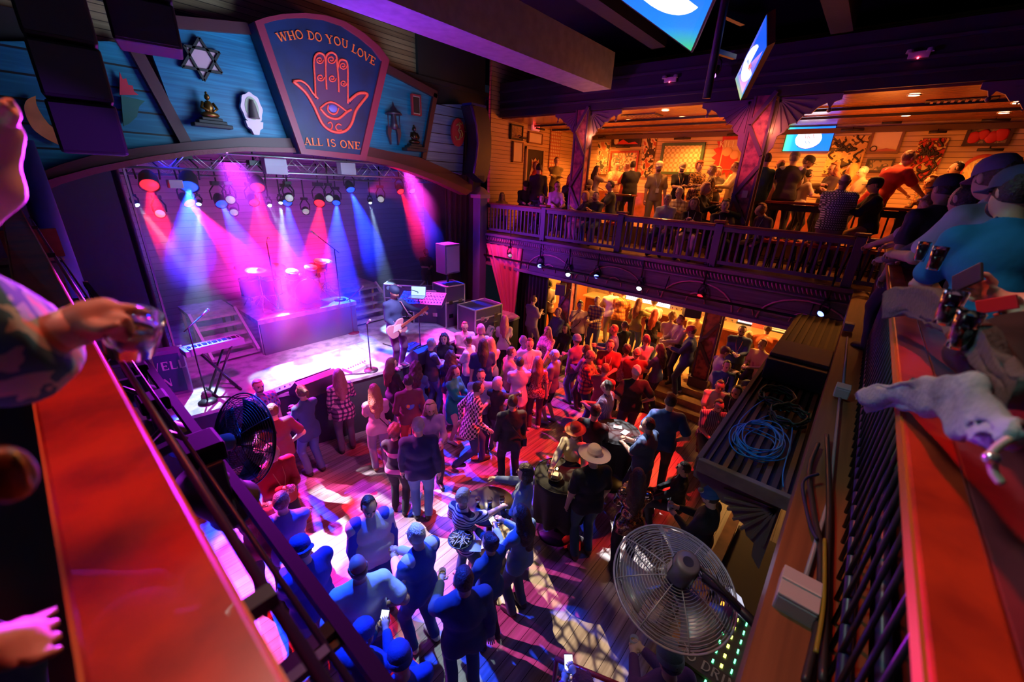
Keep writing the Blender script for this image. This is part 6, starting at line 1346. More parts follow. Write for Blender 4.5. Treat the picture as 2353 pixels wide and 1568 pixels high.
picture(2200, 358, 2298, 436, 'round_painting', 'round yellow painting in a broad red frame', pattern('art_round', 'blobs', (.7, .5, .12), (.8, .62, .25), (.4, .35, .1), .6), mat('frame_red3', (.5, .05, .02), .4), .1, True, shape='round', cat='painting')
# exit sign
t = thing('exit_sign', 'small red lit EXIT sign near the mezzanine door', 'sign', ony(1231, 292, 8.95)); MB().box((0, 0, 0), (.36, .06, .22)).build('housing', mat('exit_white', (.6, .5, .5), .5, emit=(.5, .08, .08), es=.6), t)
b = MB(); write(b, 'EXIT', .13, (0, -.032, -.065), (1, 0, 0), (0, 0, 1), (0, -1, 0), .004, False, True); b.build('lettering', emis('exit_red', (1, .02, .02), 6), t)
# recessed downlights
for k, (x, y, lab) in enumerate([(1529, 253, 'first recessed downlight behind the header between the posts'), (1445, 277, 'recessed downlight above the framed black picture'), (1568, 270, 'recessed downlight above the green-framed drawing'), (1483, 290, 'recessed downlight close to the back wall above the totem poster'), (1600, 285, 'recessed downlight left of the killer poster'), (1383, 295, 'recessed downlight by the stage-side post'), (2101, 218, 'recessed downlight nearest the header at the right'), (2089, 243, 'recessed downlight in the middle row above the ring picture'), (2082, 265, 'recessed downlight in the back row above the red face panel'), (1894, 271, 'recessed downlight above the lit television'), (2341, 236, 'recessed downlight at the right picture edge'), (2307, 259, 'recessed downlight above the wide red picture')]):
    p = onz(x, y, 6.635); p.x = min(p.x, 13.85); t = thing('downlight', lab, 'ceiling light', p, 0, 'recessed downlights')
    MB().lathe([(.1, 0), (.1, -.012), (.075, -.012)], n=18).build('trim_ring', mat('ring_w', (.6, .5, .4), .4), t); MB().lathe([(.075, -.01), (0, -.008)], n=18).build('bulb', emis('down_em', (1, .62, .3), 14), t)
for (x0, y0, lab) in ((1475, 266, 'dark ceiling grille above the mezzanine, stage side'), (2205, 232, 'slatted air grille in the mezzanine ceiling at the right')):
    p = onz(x0, y0, 6.63); t = thing('air_grille', lab, 'air vent', p); MB().box((0, 0, 0), (.5, .9, .015)).build('frame', blkf, t); b = MB()
    for k in range(9): b.box((0, -.36+.09*k, -.012), (.42, .04, .012))
    b.build('slat', mat('slat_o', (.35, .18, .08), .4), t)
for (x, y, lab, Y) in ((2110, 131, 'white twin emergency lamp on the dark beam at the right', 7.6), (1540, 187, 'violet-lit twin emergency lamp on the dark beam', 7.4)):
    p = onx(x, y, 9.86); t = thing('emergency_lamp', lab, 'emergency light', p); MB().box((0, 0, .03), (.06, .26, .1)).build('housing', mat('em_w', (.6, .5, .6), .4), t, bevel=.01)
    for s_ in (-1, 1): b = MB(); b.lathe([(.05, 0), (.04, .05), (0, .06)], (-.05, s_*.12, .05), 12); b.build('lamp_head', mat('em_w2', (.7, .6, .7), .3), t)
    MB().ball((-.04, 0, -.02), .014, 8, 6).build('indicator', emis('em_red', (1, .05, .1), 12), t)

# mezzanine drink rail, stools
def drinkrail(x, y0, y1, z0, h, label):
    t = thing('drink_rail', label, 'counter', (x, (y0+y1)/2, z0)); L = abs(y1-y0)
    MB().box((0, 0, h), (.32, L, .05)).build('top', mat('counter_red', (.25, .05, .02), .25, coat=.4), t, bevel=.01); MB().box((0, 0, h-.1), (.12, L, .12)).build('apron', blkf, t)
    b = MB(); n = int(L/.16)
    for k in range(n): b.box((0, -L/2+.08+k*L/n, h/2-.06), (.03, .03, h-.14))
    b.build('spindles', mat('spin', (.05, .04, .04), .5), t)
    for k in range(int(L/1.8)+1): MB().box((0, -L/2 + .05 + k*(L-.1)/max(1, int(L/1.8)), h/2), (.11, .11, h)).build('post', mat('spin', (.05, .04, .04), .5), t)
drinkrail(10.62, 8.6, 6.75, 3.5, 1.05, 'drink rail at the left end of the mezzanine'); drinkrail(10.62, 1.85, -2.6, 3.5, 1.3, 'long red-topped drink rail in front of the vest-wearing man'); drinkrail(10.7, 5.7, 4.9, 3.5, 1.25, 'short drink rail behind the green-tee man')
drinkrail(10.62, 3.9, 2.45, 3.5, 1.2, 'drink rail before the killer poster')
def stool(p, h, label, seatm, grp):
    t = thing('bar_stool', label, 'bar stool', p, 0, grp)
    MB().lathe([(0, h), (.15, h), (.17, h-.02), (.17, h-.07), (0, h-.07)], n=18).build('seat', seatm, t)
    for k in range(4):
        a = PI/4 + k*PI/2; MB().tube([(.12*math.cos(a), .12*math.sin(a), h-.07), (.2*math.cos(a), .2*math.sin(a), 0)], .014, 6).build('leg', blkmat, t)
    b = MB(); b.tube([(.17*math.cos(k*PI/8), .17*math.sin(k*PI/8), .25) for k in range(17)], .009, 5, False); b.build('foot_ring', blkmat, t); return t
redseat = mat('seat_red', (.45, .02, .02), .4)
for k in range(11):
    x = 1763 + k*25; y = 572 + k*3.2; X_ = 9.75; p = onx(x, y, X_); p.z = 3.5; stool(p, .62, 'red round-seated stool in the row behind the dark railing', redseat, 'red stools behind the dark railing')
for k, (x, y) in enumerate([(1235, 505), (1290, 520), (1335, 525), (1405, 530)]):
    p = onx(x, y, 10.0); p.z = 3.5; stool(p, .6, ('red stool left of the first railing post', 'red stool under the pink-jacketed woman', 'red stool by the couple at the rail', 'red stool by the green-tee man')[k], redseat, 'red stools at the left of the balcony')
# lower bar
t = thing('bar_counter', 'long lower bar counter with dark red front', 'bar', (12.0, 3.4, .45)); MB().box((0, 0, .52), (.5, 6.4, 1.04)).build('body', mat('bar_front', (.25, .05, .03), .4, var=.3), t); MB().box((-.05, 0, 1.07), (.7, 6.5, .06)).build('top', mat('bar_top', (.4, .2, .08), .25, coat=.3), t, bevel=.01)
t = thing('bar_counter', 'lower bar counter at the right behind the orange polo', 'bar', (12.0, -1.0, .45)); MB().box((0, 0, .52), (.5, 2.0, 1.04)).build('body', mat('bar_front', (.25, .05, .03), .4, var=.3), t); MB().box((-.05, 0, 1.07), (.7, 2.1, .06)).build('top', mat('bar_top', (.4, .2, .08), .25, coat=.3), t, bevel=.01)
for (x0, x1, y0, lab) in ((1440, 1540, 687, 'glowing white drinks menu behind the bar'), (1700, 1745, 727, 'glowing white menu panel behind the bar at the right'), (1775, 1815, 745, 'yellow glowing box painting the light on the back bar shelf, right')):
    A, C = onx(x0, y0-4, 13.2), onx(x1, y0+10, 13.2); c = (A+C)/2; t = thing('lit_menu_board', lab, 'menu board', c); L = abs(A.y-C.y)
    MB().box((0, 0, 0), (.08, L, .36)).build('light_box', emis('menu_white' if x0 < 1760 else 'shelf_glow_y', (1, .9, .95) if x0 < 1760 else (1, .6, .15), 2.2 if x0 < 1760 else 1.2), t); b = MB()  # the yellow box glows in place of light on the shelf
    for k in range(5): b.box((-.045, 0, -.13+.065*k), (.01, L*.8, .012))
    b.build('lettering', mat('menu_txt', (.3, .05, .06), .5), t)
    b = MB(); b.box((0, 0, -.21), (.14, L*1.05, .05)); b.box((0, 0, .2), (.12, L*1.05, .04)); b.build('frame', blkf, t)
random.seed(3)
bm_ = [mat('glass_%d' % k, c, .1, coat=.5) for k, c in enumerate([(.3, .12, .03), (.5, .3, .06), (.03, .12, .05), (.6, .55, .5), (.4, .03, .02)])]
bottles = []
def bottle(k):
    t = thing('liquor_bottle', 'liquor bottle in the row on the back bar shelf', 'bottle', (0, 0, 0), 0, 'bottles on the back bar'); MB().lathe([(0, 0), (.038, 0), (.038, .17), (.015, .22), (.014, .28)], n=10).build('glass', bm_[k % 5], t); MB().cyl((0, 0, .28), (0, 0, .31), .016, n=8).build('cap', blkf, t); return t
proto = [bottle(k) for k in range(5)]
sbox('back_bar_shelf', (13.25, 3.0, 1.02), (.4, 7.6, .06), mat('shelf_wood', (.3, .16, .06), .5), None); tag(bpy.data.objects['back_bar_shelf'], 'long wooden shelf along the back wall of the lower bar', 'shelf')
for k in range(44):
    o = proto[k] if k < 5 else clone(proto[k % 5]); o.location = (13.22 + random.uniform(-.05, .05), 6.3 - k*.15, 1.05)
sbox('door_1', (11.9, 7.35, 1.5), (.9, .06, 2.1), mat('door_green', (.05, .12, .05), .5)); sbox('partition_bar', (11.4, 7.42, 1.8), (3.6, .06, 2.8), mat('orange_wall', (.6, .16, .04), .5))
picture(1355, 648, 1372, 668, 'framed_picture', 'small framed drawing by the lower bar door', mat('art_pale', (.75, .62, .4), .6), goldf, .03, False)
t = thing('bar_railing', 'low wooden railing in the bar window behind the violet polo man', 'railing', (9.7, 6.95, .45)); MB().box((.3, -.1, .9), (.7, .7, .04)).build('ledge', railw, t); b = MB()
for k in range(6): b.box((0, -.35+k*.13, .45), (.03, .03, .88))
b.build('spindles', blkf, t)
# red handrails
def handrail(pts, label):
    t = thing('handrail', label, 'handrail', pts[0]); o = Vector(pts[0]); MB().tube([Vector(p)-o for p in pts], .024, 8).build('tube', mat('red_tube', (.5, .02, .02), .35), t); return t
p = onz(1290, 838, 0); q = onz(1318, 812, .15); handrail([p, p+Vector((0, 0, .92)), q+Vector((.15, 0, 1.1)), q+Vector((.15, .0, 0))], 'red tube handrail at the bar steps beside the beanie man')
p = onz(1555, 885, 0); handrail([p, p+Vector((0, 0, .9)), p+Vector((.5, .05, 1.3)), p+Vector((.5, .05, .45))], 'red tube handrail beside the red-capped man on the steps')
p, q = onz(1280, 1515, 1.0), onz(1460, 1590, 1.0); handrail([Vector((p.x, p.y, 0)), p, q, Vector((q.x, q.y, 0))], 'red handrail crossing the bottom edge of the picture')
# hanging monitors, lights under the balcony
for (x, y, X_, s, lab) in ((1590, 708, 9.5, .42, 'black monitor speaker hanging under the balcony before the bar'), (1288, 665, 9.5, .34, 'blue-lit monitor speaker hung beside the stage-side post'), ):
    p = onx(x, y, X_); t = thing('hanging_speaker', lab, 'loudspeaker', p, .5); b = MB(); b.prism([(-s*.5, -s*.4, -s*.45), (s*.5, -s*.4, -s*.45), (s*.35, s*.4, -s*.45), (-s*.35, s*.4, -s*.45)], (0, 0, s*.9)); b.build('cabinet', blackp, t, bevel=.01); MB().box((0, -s*.41, 0), (s*.9, .015, s*.8)).build('grille', mat('grille', (.05, .05, .06), .7), t); MB().cyl((0, 0, s*.45), (0, 0, 3.1-p.z), .015).build('bracket', blkmat, t)
t = thing('lighting_pipe', 'horizontal lighting pipe slung under the balcony edge', 'pipe', (9.0, 4.4, 2.85)); MB().tube([(0, -4.6, 0), (0, 4.3, 0)], .028, 8).build('tube', blkmat, t)
for k in range(4): MB().cyl((0, -4+k*2.7, 0), (.15, -4+k*2.7, .3), .012).build('hanger', blkmat, t)
for (x, y, lit, lab) in [(1172, 588, 0, 'unlit profile light under the balcony by the drape'), (1240, 612, 1, 'blue moving light under the balcony left of the bar window'), (1305, 632, 2, 'white-lensed moving light under the balcony by the stage-side post'), (1370, 636, 1, 'blue moving light under the balcony right of the stage-side post'), (1468, 664, 2, 'white-lensed moving light under the balcony over the bar'), (1608, 682, 3, 'red moving light under the balcony beside the hanging monitor'), (1885, 722, 1, 'violet moving light under the balcony near the shelf')]:
    fixture(x, y, onx(x, y, 9.0).y, {0: wht, 1: (.1, .15, 1.), 2: (.7, .9, 1.), 3: (1., .03, .03)}[lit], (4, 3, 0), lab, .075, lit > 0, 0, 20, grp='lights under the balcony')

# cocktail tables
clothm = mat('black_cloth', (.012, .012, .014), .85, bump=.2, bscale=14)
def ctable(p, label, cloth=True, r=.38):
    t = thing('cocktail_table', label, 'table', p); MB().lathe([(0, 1.08), (r, 1.08), (r, 1.05), (0, 1.05)], n=32).build('table_top', clothm if cloth else mat('tt_dark', (.03, .02, .03), .3), t); MB().cyl((0, 0, .02), (0, 0, 1.06), .04).build('pole', blkmat, t); MB().lathe([(0, .04), (.26, .03), (.28, 0), (0, 0)], n=24).build('base', blkmat, t)
    if cloth:
        F = []; vs = []; fs = []; n = 64
        for j in range(9):
            f = j/8; z = 1.085 - f*.72
            for k in range(n): a = 2*PI*k/n; rr = r*(1.02 - .1*f) + f*.05*math.sin(a*8); vs.append((rr*math.cos(a), rr*math.sin(a), z + (.03*math.sin(a*4) if j == 8 else 0)))
        for j in range(8):
            for k in range(n): fs.append((j*n+k, j*n+(k+1) % n, (j+1)*n+(k+1) % n, (j+1)*n+k))
        o = MB().add(vs, fs, True).build('tablecloth', clothm); o.location = p; s_ = o.modifiers.new('s', 'SOLIDIFY'); s_.thickness = .006; tag(o, 'black cloth draped over the ' + label.split(' with ')[0], 'tablecloth')
    return t
pA = onz(1290, 1092, 1.08); pA.z = 0; ctable(pA, 'near cocktail table with a candle beside the cowboy hat man')
pB = onz(1418, 992, 1.08); pB.z = 0; ctable(pB, 'far cocktail table with papers beside the suited man')
pC = onz(1125, 1160, 1.08); pC.z = 0; ctable(pC, 'bare dark drinks table between the striped woman and the cardigan woman', False, .34)
def glass(p, label, tall=.12, r=.035, col=(.7, .5, .4)):
    t = thing('glass', label, 'glass', p); MB().lathe([(0, .004), (r*.8, .004), (r, tall), (r*1.06, tall), (r*.85, 0), (0, 0)], n=14).build('tumbler', mat('glass_clear', (.95, .95, 1.), .04, trans=1.), t); MB().lathe([(0, tall*.6), (r*.92, tall*.6), (r*.8, .008), (0, .008)], n=14).build('drink', mat('drink_%02d' % int(col[1]*99), col, .2), t); return t
for (dx, dy, lab) in ((-.12, .1, 'tall glass on the drinks table'), (-.02, -.02, 'second glass at the middle of the drinks table'), (.1, -.12, 'small glass on the drinks table nearest the lit phone')): glass(pC+Vector((dx, dy, 1.085)), lab)
glass(pA+Vector((-.05, .2, 1.09)), 'frosted tall glass on the near cocktail table', .16, .03, (.5, .4, .7))
t = thing('candle', 'small burning candle on the near cocktail table', 'candle', pA+Vector((.0, .08, 1.09))); MB().lathe([(0, 0), (.03, 0), (.035, .06), (.03, .06), (.026, .01)], n=14).build('holder', mat('glass_clear', (.95, .95, 1.), .04, trans=1.), t); MB().ball((0, 0, .05), (.016, .016, .028), 8, 6).build('flame', emis('flame', (1, .5, .1), 40), t)
t = thing('snack_bowl', 'wire-handled basket with folded menu card on the near cocktail table', 'basket', pA+Vector((-.14, .02, 1.09))); MB().lathe([(0, .01), (.08, .01), (.11, .05), (.115, .05), (.085, 0), (0, 0)], n=20).build('bowl', blkf, t); MB().box((0, 0, .06), (.09, .1, .06), .4).build('card', mat('card_w', (.7, .5, .35), .6), t); b = MB(); b.tube([(-.1, 0, .05), (-.05, 0, .15), (0, 0, .18), (.05, 0, .15), (.1, 0, .05)], .005, 5); b.build('handle', chrome, t)
for k, (dx, dy) in enumerate(((.12, .05), (.05, -.12))): tag(MB().box((0, 0, .004), (.1, .14, .004)).build('paper_card', mat('paper', (.85, .85, .88), .7), loc=pB+Vector((dx, dy, 1.09)), rz=.5+k), ('white card on the far cocktail table, farther from us', 'white card on the far cocktail table, nearer to us')[k], 'card')
# plate with fries
p = onz(1058, 1243, 1.12); t = thing('snack_plate', 'black plate heaped with fries carried by the bun-haired woman', 'plate', p); MB().lathe([(0, .01), (.1, .01), (.14, .03), (.145, .025), (.1, 0), (0, 0)], n=28).build('plate', blkf, t)
rr = np.random.RandomState(2); fries = MB()
for k in range(46): a = rr.uniform(0, 6.28); q = Vector((rr.uniform(-.08, .08), rr.uniform(-.08, .08), .03 + rr.uniform(0, .05))); fries.bar(q, q+Vector((.06*math.cos(a), .06*math.sin(a), rr.uniform(-.01, .02))), .011, .011)
o = fries.build('fries', mat('fries', (.85, .6, .25), .6), t); o['kind'] = 'stuff'
tag(MB().box((0, 0, 0), (.16, .2, .004)).build('napkin', mat('napkin', (.85, .85, .85), .8), loc=p+Vector((.06, -.14, -.02)), rz=.7), 'white napkin hanging under the plate of fries', 'napkin')

# electric guitar for the player
t = thing('electric_guitar', 'pale electric guitar with long neck held by the guitarist', 'guitar'); Mg = Matrix([[gtr['_m'][r*4+c] for c in range(4)] for r in range(4)])
def g_(x, y, z): return Mg @ Vector((x, y, z))
a, c = g_(.14, .22, .95), g_(-.56, .36, 1.3); d = (c-a).normalized(); fwv = (Mg.to_3x3() @ Vector((0, 1, 0))).normalized(); s_ = d.cross(fwv).normalized()
t.location = a; body = [(-.2, .0), (-.17, .12), (-.05, .15), (.02, .1), (.12, .16), (.2, .1), (.16, .04), (.16, -.04), (.21, -.12), (.1, -.15), (.0, -.1), (-.1, -.15), (-.19, -.1)]
nv_ = s_.cross(d).normalized(); nv_ = nv_ if nv_.dot(fwv) > 0 else -nv_
MB().prism([d*x + s_*y for x, y in sp(body + body[:1], 3)[:-1]], nv_*.045).build('body', mat('gtr_body', (.6, .3, .35), .25, coat=.5), t); b = MB(); b.bar(d*.1+nv_*.05, d*.62+nv_*.05, .05, .025, nv_); b.build('neck', mat('gtr_neck', (.4, .12, .08), .4), t); MB().bar(d*.61+nv_*.045, d*.77+nv_*.035, .08, .02, nv_).build('headstock', mat('gtr_neck', (.4, .12, .08), .4), t)
MB().prism([d*x + s_*y + nv_*.046 for x, y in [(-.1, .02), (.12, .05), (.12, -.06), (-.02, -.1)]], nv_*.004).build('pickguard', whitep, t)
b = MB(); b.tube([g_(.1, .2, 1.0), g_(.14, -.1, 1.2), g_(.02, -.13, 1.42), g_(-.1, .06, 1.42), g_(-.25, .26, 1.12)] and [Vector(v)-a for v in (g_(.1, .2, 1.0), g_(.16, -.1, 1.2), g_(.02, -.15, 1.42), g_(-.1, .1, 1.42), g_(-.2, .24, 1.1))], .012, 5); b.build('strap', mat('strap', (.35, .2, .3), .6), t)
# print on the maroon sweatshirt
Mp = Matrix([[o_print['_m'][r*4+c] for c in range(4)] for r in range(4)])
b = MB(); b.ball(Vector((0, -.118, 1.22)), (.075, .02, .085), 14, 8); b.mi = 1; b.ball(Vector((-.035, -.128, 1.21)), (.035, .02, .04), 10, 6)
o = b.build('back_print', [mat('print_blue', (.08, .2, .6), .6), mat('print_org', (.8, .25, .05), .6)]); o.parent = o_print
# ================================================================ near structures, rails, fans, shelf, sound desk
ZC = 4.4
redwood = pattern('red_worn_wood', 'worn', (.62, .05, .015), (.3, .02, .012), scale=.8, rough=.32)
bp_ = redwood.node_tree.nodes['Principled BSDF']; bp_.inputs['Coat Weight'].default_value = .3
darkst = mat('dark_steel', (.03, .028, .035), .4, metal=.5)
beamw = planks('beam_brown', (.16, .06, .025), (.26, .1, .04), (.03, .01, .01), 'Z', 2.0, 0, 'X', .5)
# left rail (runs along y)
t = thing('balcony_handrail', 'broad worn red wooden rail cap running away along the left side', 'handrail', (-.01, 0, ZC))
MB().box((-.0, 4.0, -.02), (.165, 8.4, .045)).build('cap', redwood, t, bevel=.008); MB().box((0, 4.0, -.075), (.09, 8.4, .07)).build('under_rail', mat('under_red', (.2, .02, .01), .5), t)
b = MB()
for k in range(60): b.box((0, -.1+k*.135, -.5), (.025, .025, .82))
b.build('balusters', darkst, t)
edgem = mat('edge_orange', (.55, .16, .03), .4); b = MB(); b.box((-.083, 4, -.02), (.006, 8.38, .04)); b.box((.083, 4, -.02), (.006, 8.38, .03)); b.build('worn_edge', edgem, t)
# outer pipe and fascia of the left balcony
t = thing('outer_tube_rail', 'smooth tube running outside the left rail, bright magenta from the stage', 'tube', (.125, 0, 4.28)); MB().tube([(0, -.5, 0), (0, 8.3, 0)], .010, 10).build('tube', mat('tube_grey', (.025, .015, .09), .35), t)
for k in range(4): MB().box((-.06, .6+k*2, .05), (.12, .03, .03)).build('bracket', darkst, t)
t = thing('outer_tube_rail', 'thin lower tube outside the left rail, violet from the stage', 'tube', (.22, 0, 3.95)); MB().tube([(0, -.5, 0), (0, 8.3, 0)], .008, 8).build('tube', mat('tube_grey', (.025, .015, .09), .35), t)
for k in range(4): MB().box((-.1, .7+k*2, -.0), (.2, .025, .025)).build('bracket', darkst, t)
sbox('fascia_board_left', (.06, 3.9, 3.45), (.1, 9.6, .5), mat('fascia_dk', (.05, .03, .05), .5), 'structure'); sbox('floor_mezzanine_left', (-1.35, 2.4, 3.38), (2.6, 13.6, .16), mat('mezz_floor_l', (.06, .04, .04), .7), 'structure')
t = thing('lighting_pipe', 'square dark lighting pipe slung outside the left balcony, cutting across the crowd', 'pipe', (.36, 0, 3.58)); MB().bar((0, .35, 0), (0, 7.2, 0), .045, .055).build('tube', mat('pipe_black', (.006, .006, .008), .8, spec=.1), t)
for y in (1.0, 2.6, 4.4, 6.2): MB().bar((0, y, 0), (-.28, y, -.05), .05, .05).build('arm', darkst, t)
MB().box((-.08, .98, -.02), (.16, .07, .02)).build('yellow_tagged_plate', mat('plate_dk', (.05, .04, .02), .5), t)
tag(MB().box((0, 0, 0), (.03, .06, .006)).build('warning_tag', mat('tag_y', (.6, .6, .03), .5), loc=(.25, .98, 3.58)), 'yellow tag on the plate of the left lighting pipe', 'tag')
def mover(p, d, label, s=1.0):
    t = thing('moving_head_light', label, 'stage light', p, 0, 'unlit moving lights outside the left balcony'); q = Vector(d).normalized().to_track_quat('-Z', 'Y').to_matrix()
    b = MB(); b.lathe([(0, .17*s), (.06*s, .16*s), (.1*s, .08*s), (.105*s, -.1*s), (.12*s, -.13*s), (.12*s, -.15*s), (.1*s, -.155*s), (0, -.14*s)], (0, 0, -.02), 18, q); b.build('head', blackp, t)
    b = MB(); b.box((0, 0, .23*s), (.15*s, .18*s, .09*s)); b.build('base', mat('pipe_black', (.006, .006, .008), .8, spec=.1), t, bevel=.015)
    for s_ in (-1, 1): MB().box((0, s_*.13*s, .08*s), (.09*s, .03*s, .28*s)).build('yoke_arm', blackp, t, bevel=.01)
    b = MB(); b.tube([(-.04, 0, .3*s), (-.1, .1, .33*s), (-.2, .2, .2*s), (-.25, .5, .1)], .012, 6); b.build('cable', blackp, t)
mover(onz(500, 1165, 3.45)+Vector((.0, 0, .1)), (.5, .1, -.9), 'black moving light hanging on the pipe beside the red-jacketed man', 1.05); mover(onz(380, 1010, 3.4)+Vector((0, 0, .05)), (.6, .3, -.7), 'black moving light farther along the left pipe', .95); mover(onz(330, 905, 3.4), (.6, .3, -.6), 'black moving light at the far end of the left pipe', .9)
def fan(G, Mt_, r, label, labelled=False, wc=(.42, .38, .38)):
    """G: grille centre, Mt_: motor end (both world); grille faces away from the motor"""
    ax = (G-Mt_).normalized(); q = ax.to_track_quat('Z', 'Y').to_matrix(); t = thing('wall_fan', label, 'fan', G); wire = mat('fan_wire_%d' % int(wc[0]*99), wc, .4, metal=.3)
    b = MB(); b.tube([q @ Vector((r*math.cos(a), r*math.sin(a), 0)) for a in [2*PI*k/48 for k in range(49)]], .007, 6, False); b.build('rim', wire, t)
    for sgn, nm in ((-1, 'rear_grille'), (1, 'front_grille')):
        b = MB()
        for j in range(1, 22): f = j/22; z = sgn*.11*(1-f**2.2); b.tube([q @ Vector((r*f*math.cos(a), r*f*math.sin(a), z)) for a in [2*PI*k/36 for k in range(37)]], .0028, 3, False)
        for k in range(8): a = 2*PI*k/8; b.tube([q @ Vector((r*f*math.cos(a), r*f*math.sin(a), sgn*.112*(1-f**2.2))) for f in (.05, .35, .6, .8, 1)], .004, 4)
        b.build(nm, wire, t)
    for k in range(3):
        b = MB(); a0 = k*2*PI/3; vs = []; 
        for i in range(6):
            f = i/5
            for j in range(5): g = j/4; aa = a0 + (g-.5)*1.3*(.5+.5*f); rr_ = r*(.14+.76*f); vs.append(q @ Vector((rr_*math.cos(aa), rr_*math.sin(aa), (g-.5)*.09)))
        b.add(vs, [(i*5+j, i*5+j+1, (i+1)*5+j+1, (i+1)*5+j) for i in range(5) for j in range(4)], True); o = b.build('blade', mat('blade_%d' % int(wc[0]*99), tuple(c*.7 for c in wc), .35, metal=.4), t); s_ = o.modifiers.new('s', 'SOLIDIFY'); s_.thickness = .004
    b = MB(); b.cyl(q @ Vector((0, 0, -.1)), q @ Vector((0, 0, .05)), r*.14, n=18); b.build('hub', darkst, t)
    b = MB(); b.lathe([(0, -.3), (.055, -.3), (.07, -.29), (.075, -.12), (.06, -.1), (0, -.1)], (0, 0, 0), 20, q); b.build('motor', mat('motor', (.13, .12, .13), .4), t)
    if labelled: b = MB(); pts = [q @ Vector((.0765*math.cos(a), .0765*math.sin(a), z)) for z in (-.25, -.14) for a in [k*.5 for k in range(9)]]; b.add(pts, [(k, k+1, k+10, k+9) for k in range(8)]); b.build('rating_label', mat('lab_w', (.6, .5, .48), .5), t); b = MB(); b.lathe([(.0, -.301), (.03, -.302)], (0, 0, 0), 16, q); b.build('end_cap', blackp, t)
    return t
fan(onz(1548, 1340, 2.75), onz(1548, 1340, 2.75) + (Vector(CAMP) - onz(1548, 1340, 2.75)).normalized()*.3 + Vector((.12, -.03, .1)), .36, 'large black wire-caged fan seen from behind, hung below the right balcony', True)
fan(onz(560, 1010, 2.8), onz(560, 1010, 2.8) + Vector((-.3, -.08, .12)), .4, 'dark caged fan mounted outside the left balcony, edge-on', wc=(.05, .04, .04)); 
t = thing('fan_bracket', 'black steel arm carrying the large right fan', 'bracket', onz(1600, 1300, 2.85)); o_ = Vector(t.location)
MB().tube([Vector((0, 0, -.05)), onz(1670, 1370, 2.9)-o_, onz(1740, 1440, 2.95)-o_], .025, 8).build('arm', darkst, t); MB().tube([onz(1590, 1290, 3.0)-o_, onz(1640, 1330, 3.0)-o_, onz(1700, 1400, 2.95)-o_], .012, 6).build('cable', blackp, t)
tag(MB().box((0, 0, 0), (.14, .05, .05)).build('lit_sign_strip', emis('strip_blue', (.05, .25, 1.), 3), loc=onz(487, 1020, 2.6), rz=.3), 'small glowing blue strip below the left fan', 'light')
# right rail (runs along x)
t = thing('balcony_handrail', 'broad red two-board rail cap on the right side under the jackets', 'handrail', (0, -.3, ZC))
MB().box((4.6, .025, -.02), (8.9, .1, .045)).build('cap', redwood, t, bevel=.006); MB().box((4.6, -.13, -.03), (8.9, .2, .04)).build('inner_board', mat('inner_board', (.25, .03, .05), .35, var=.3, coat=.3), t, bevel=.006); MB().box((4.6, .0, -.08), (8.9, .06, .07)).build('under_rail', darkst, t)
b = MB(); b.box((4.6, .078, -.02), (8.88, .006, .035)); b.build('worn_edge', edgem, t)
bmat_ = mat('iron_bar', (.03, .025, .035), .35, metal=.3); me = None
for k in range(68):
    if me is None: ob = MB().cyl((0, 0, -.44), (0, 0, .44), .009, n=6).build('baluster', bmat_, t); me = ob.data
    else: ob = bpy.data.objects.new('baluster', me); COL.objects.link(ob); ob.parent = t
    ob.location = (.25 + k*.125, .0, -.53)
for (y, z, lab, r) in ((-.31, 3.62, 'violet-lit bottom tube of the right railing', .018), (-.42, 3.58, 'magenta-lit toe board tube beside the right railing', .024)):
    t = thing('rail_tube', lab, 'tube', (0, y, z)); MB().tube([(.3, 0, 0), (9.0, 0, 0)], r, 8).build('tube', mat('tube_grey', (.025, .015, .09), .35), t)
sbox('beam_right_front', (4.1, -.2, 3.34), (10.2, .24, .3), beamw, 'structure'); sbox('floor_mezzanine_right', (4.1, -2.3, 3.38), (10.2, 3.8, .16), mat('mezz_floor_r', (.06, .04, .04), .7), 'structure')
t = thing('toe_board', 'dark timber toe board along the right balcony edge', 'board', (0, -.36, 3.53)); MB().box((4.4, 0, 0), (9.0, .04, .1)).build('board', beamw, t)
for (x, y, z, s, lab) in ((1950, 752, 3.55, .12, 'farthest small grey junction box on the brown beam'), (1935, 900, 3.55, .12, 'middle small grey junction box on the brown beam'), (1832, 1372, 3.52, .17, 'large grey junction box on the brown beam, nearest to us')):
    p = onz(x, y, z); t = thing('junction_box', lab, 'electrical box', p); MB().box((0, 0, 0), (s, s*.8, .08)).build('box', mat('jb_grey', (.42, .4, .42), .5), t, bevel=.008); MB().box((0, 0, .045), (s*.98, s*.78, .012)).build('lid', mat('jb_grey2', (.48, .46, .48), .45), t, bevel=.004)
    if s > .15: MB().box((.0, 0, .055), (.008, s*.75, .01)).build('lid_ridge', mat('jb_light', (.6, .6, .6), .4), t)
cable('conduit', [onz(1948, 775, 3.52), onz(1938, 885, 3.52)], .01, mat('conduit', (.3, .28, .32), .4), 'thin conduit joining the two far junction boxes'); cable('conduit', [onz(1930, 915, 3.52), onz(1905, 1150, 3.52), onz(1850, 1330, 3.52)], .01, mat('conduit', (.3, .28, .32), .4), 'thin conduit running to the large junction box')
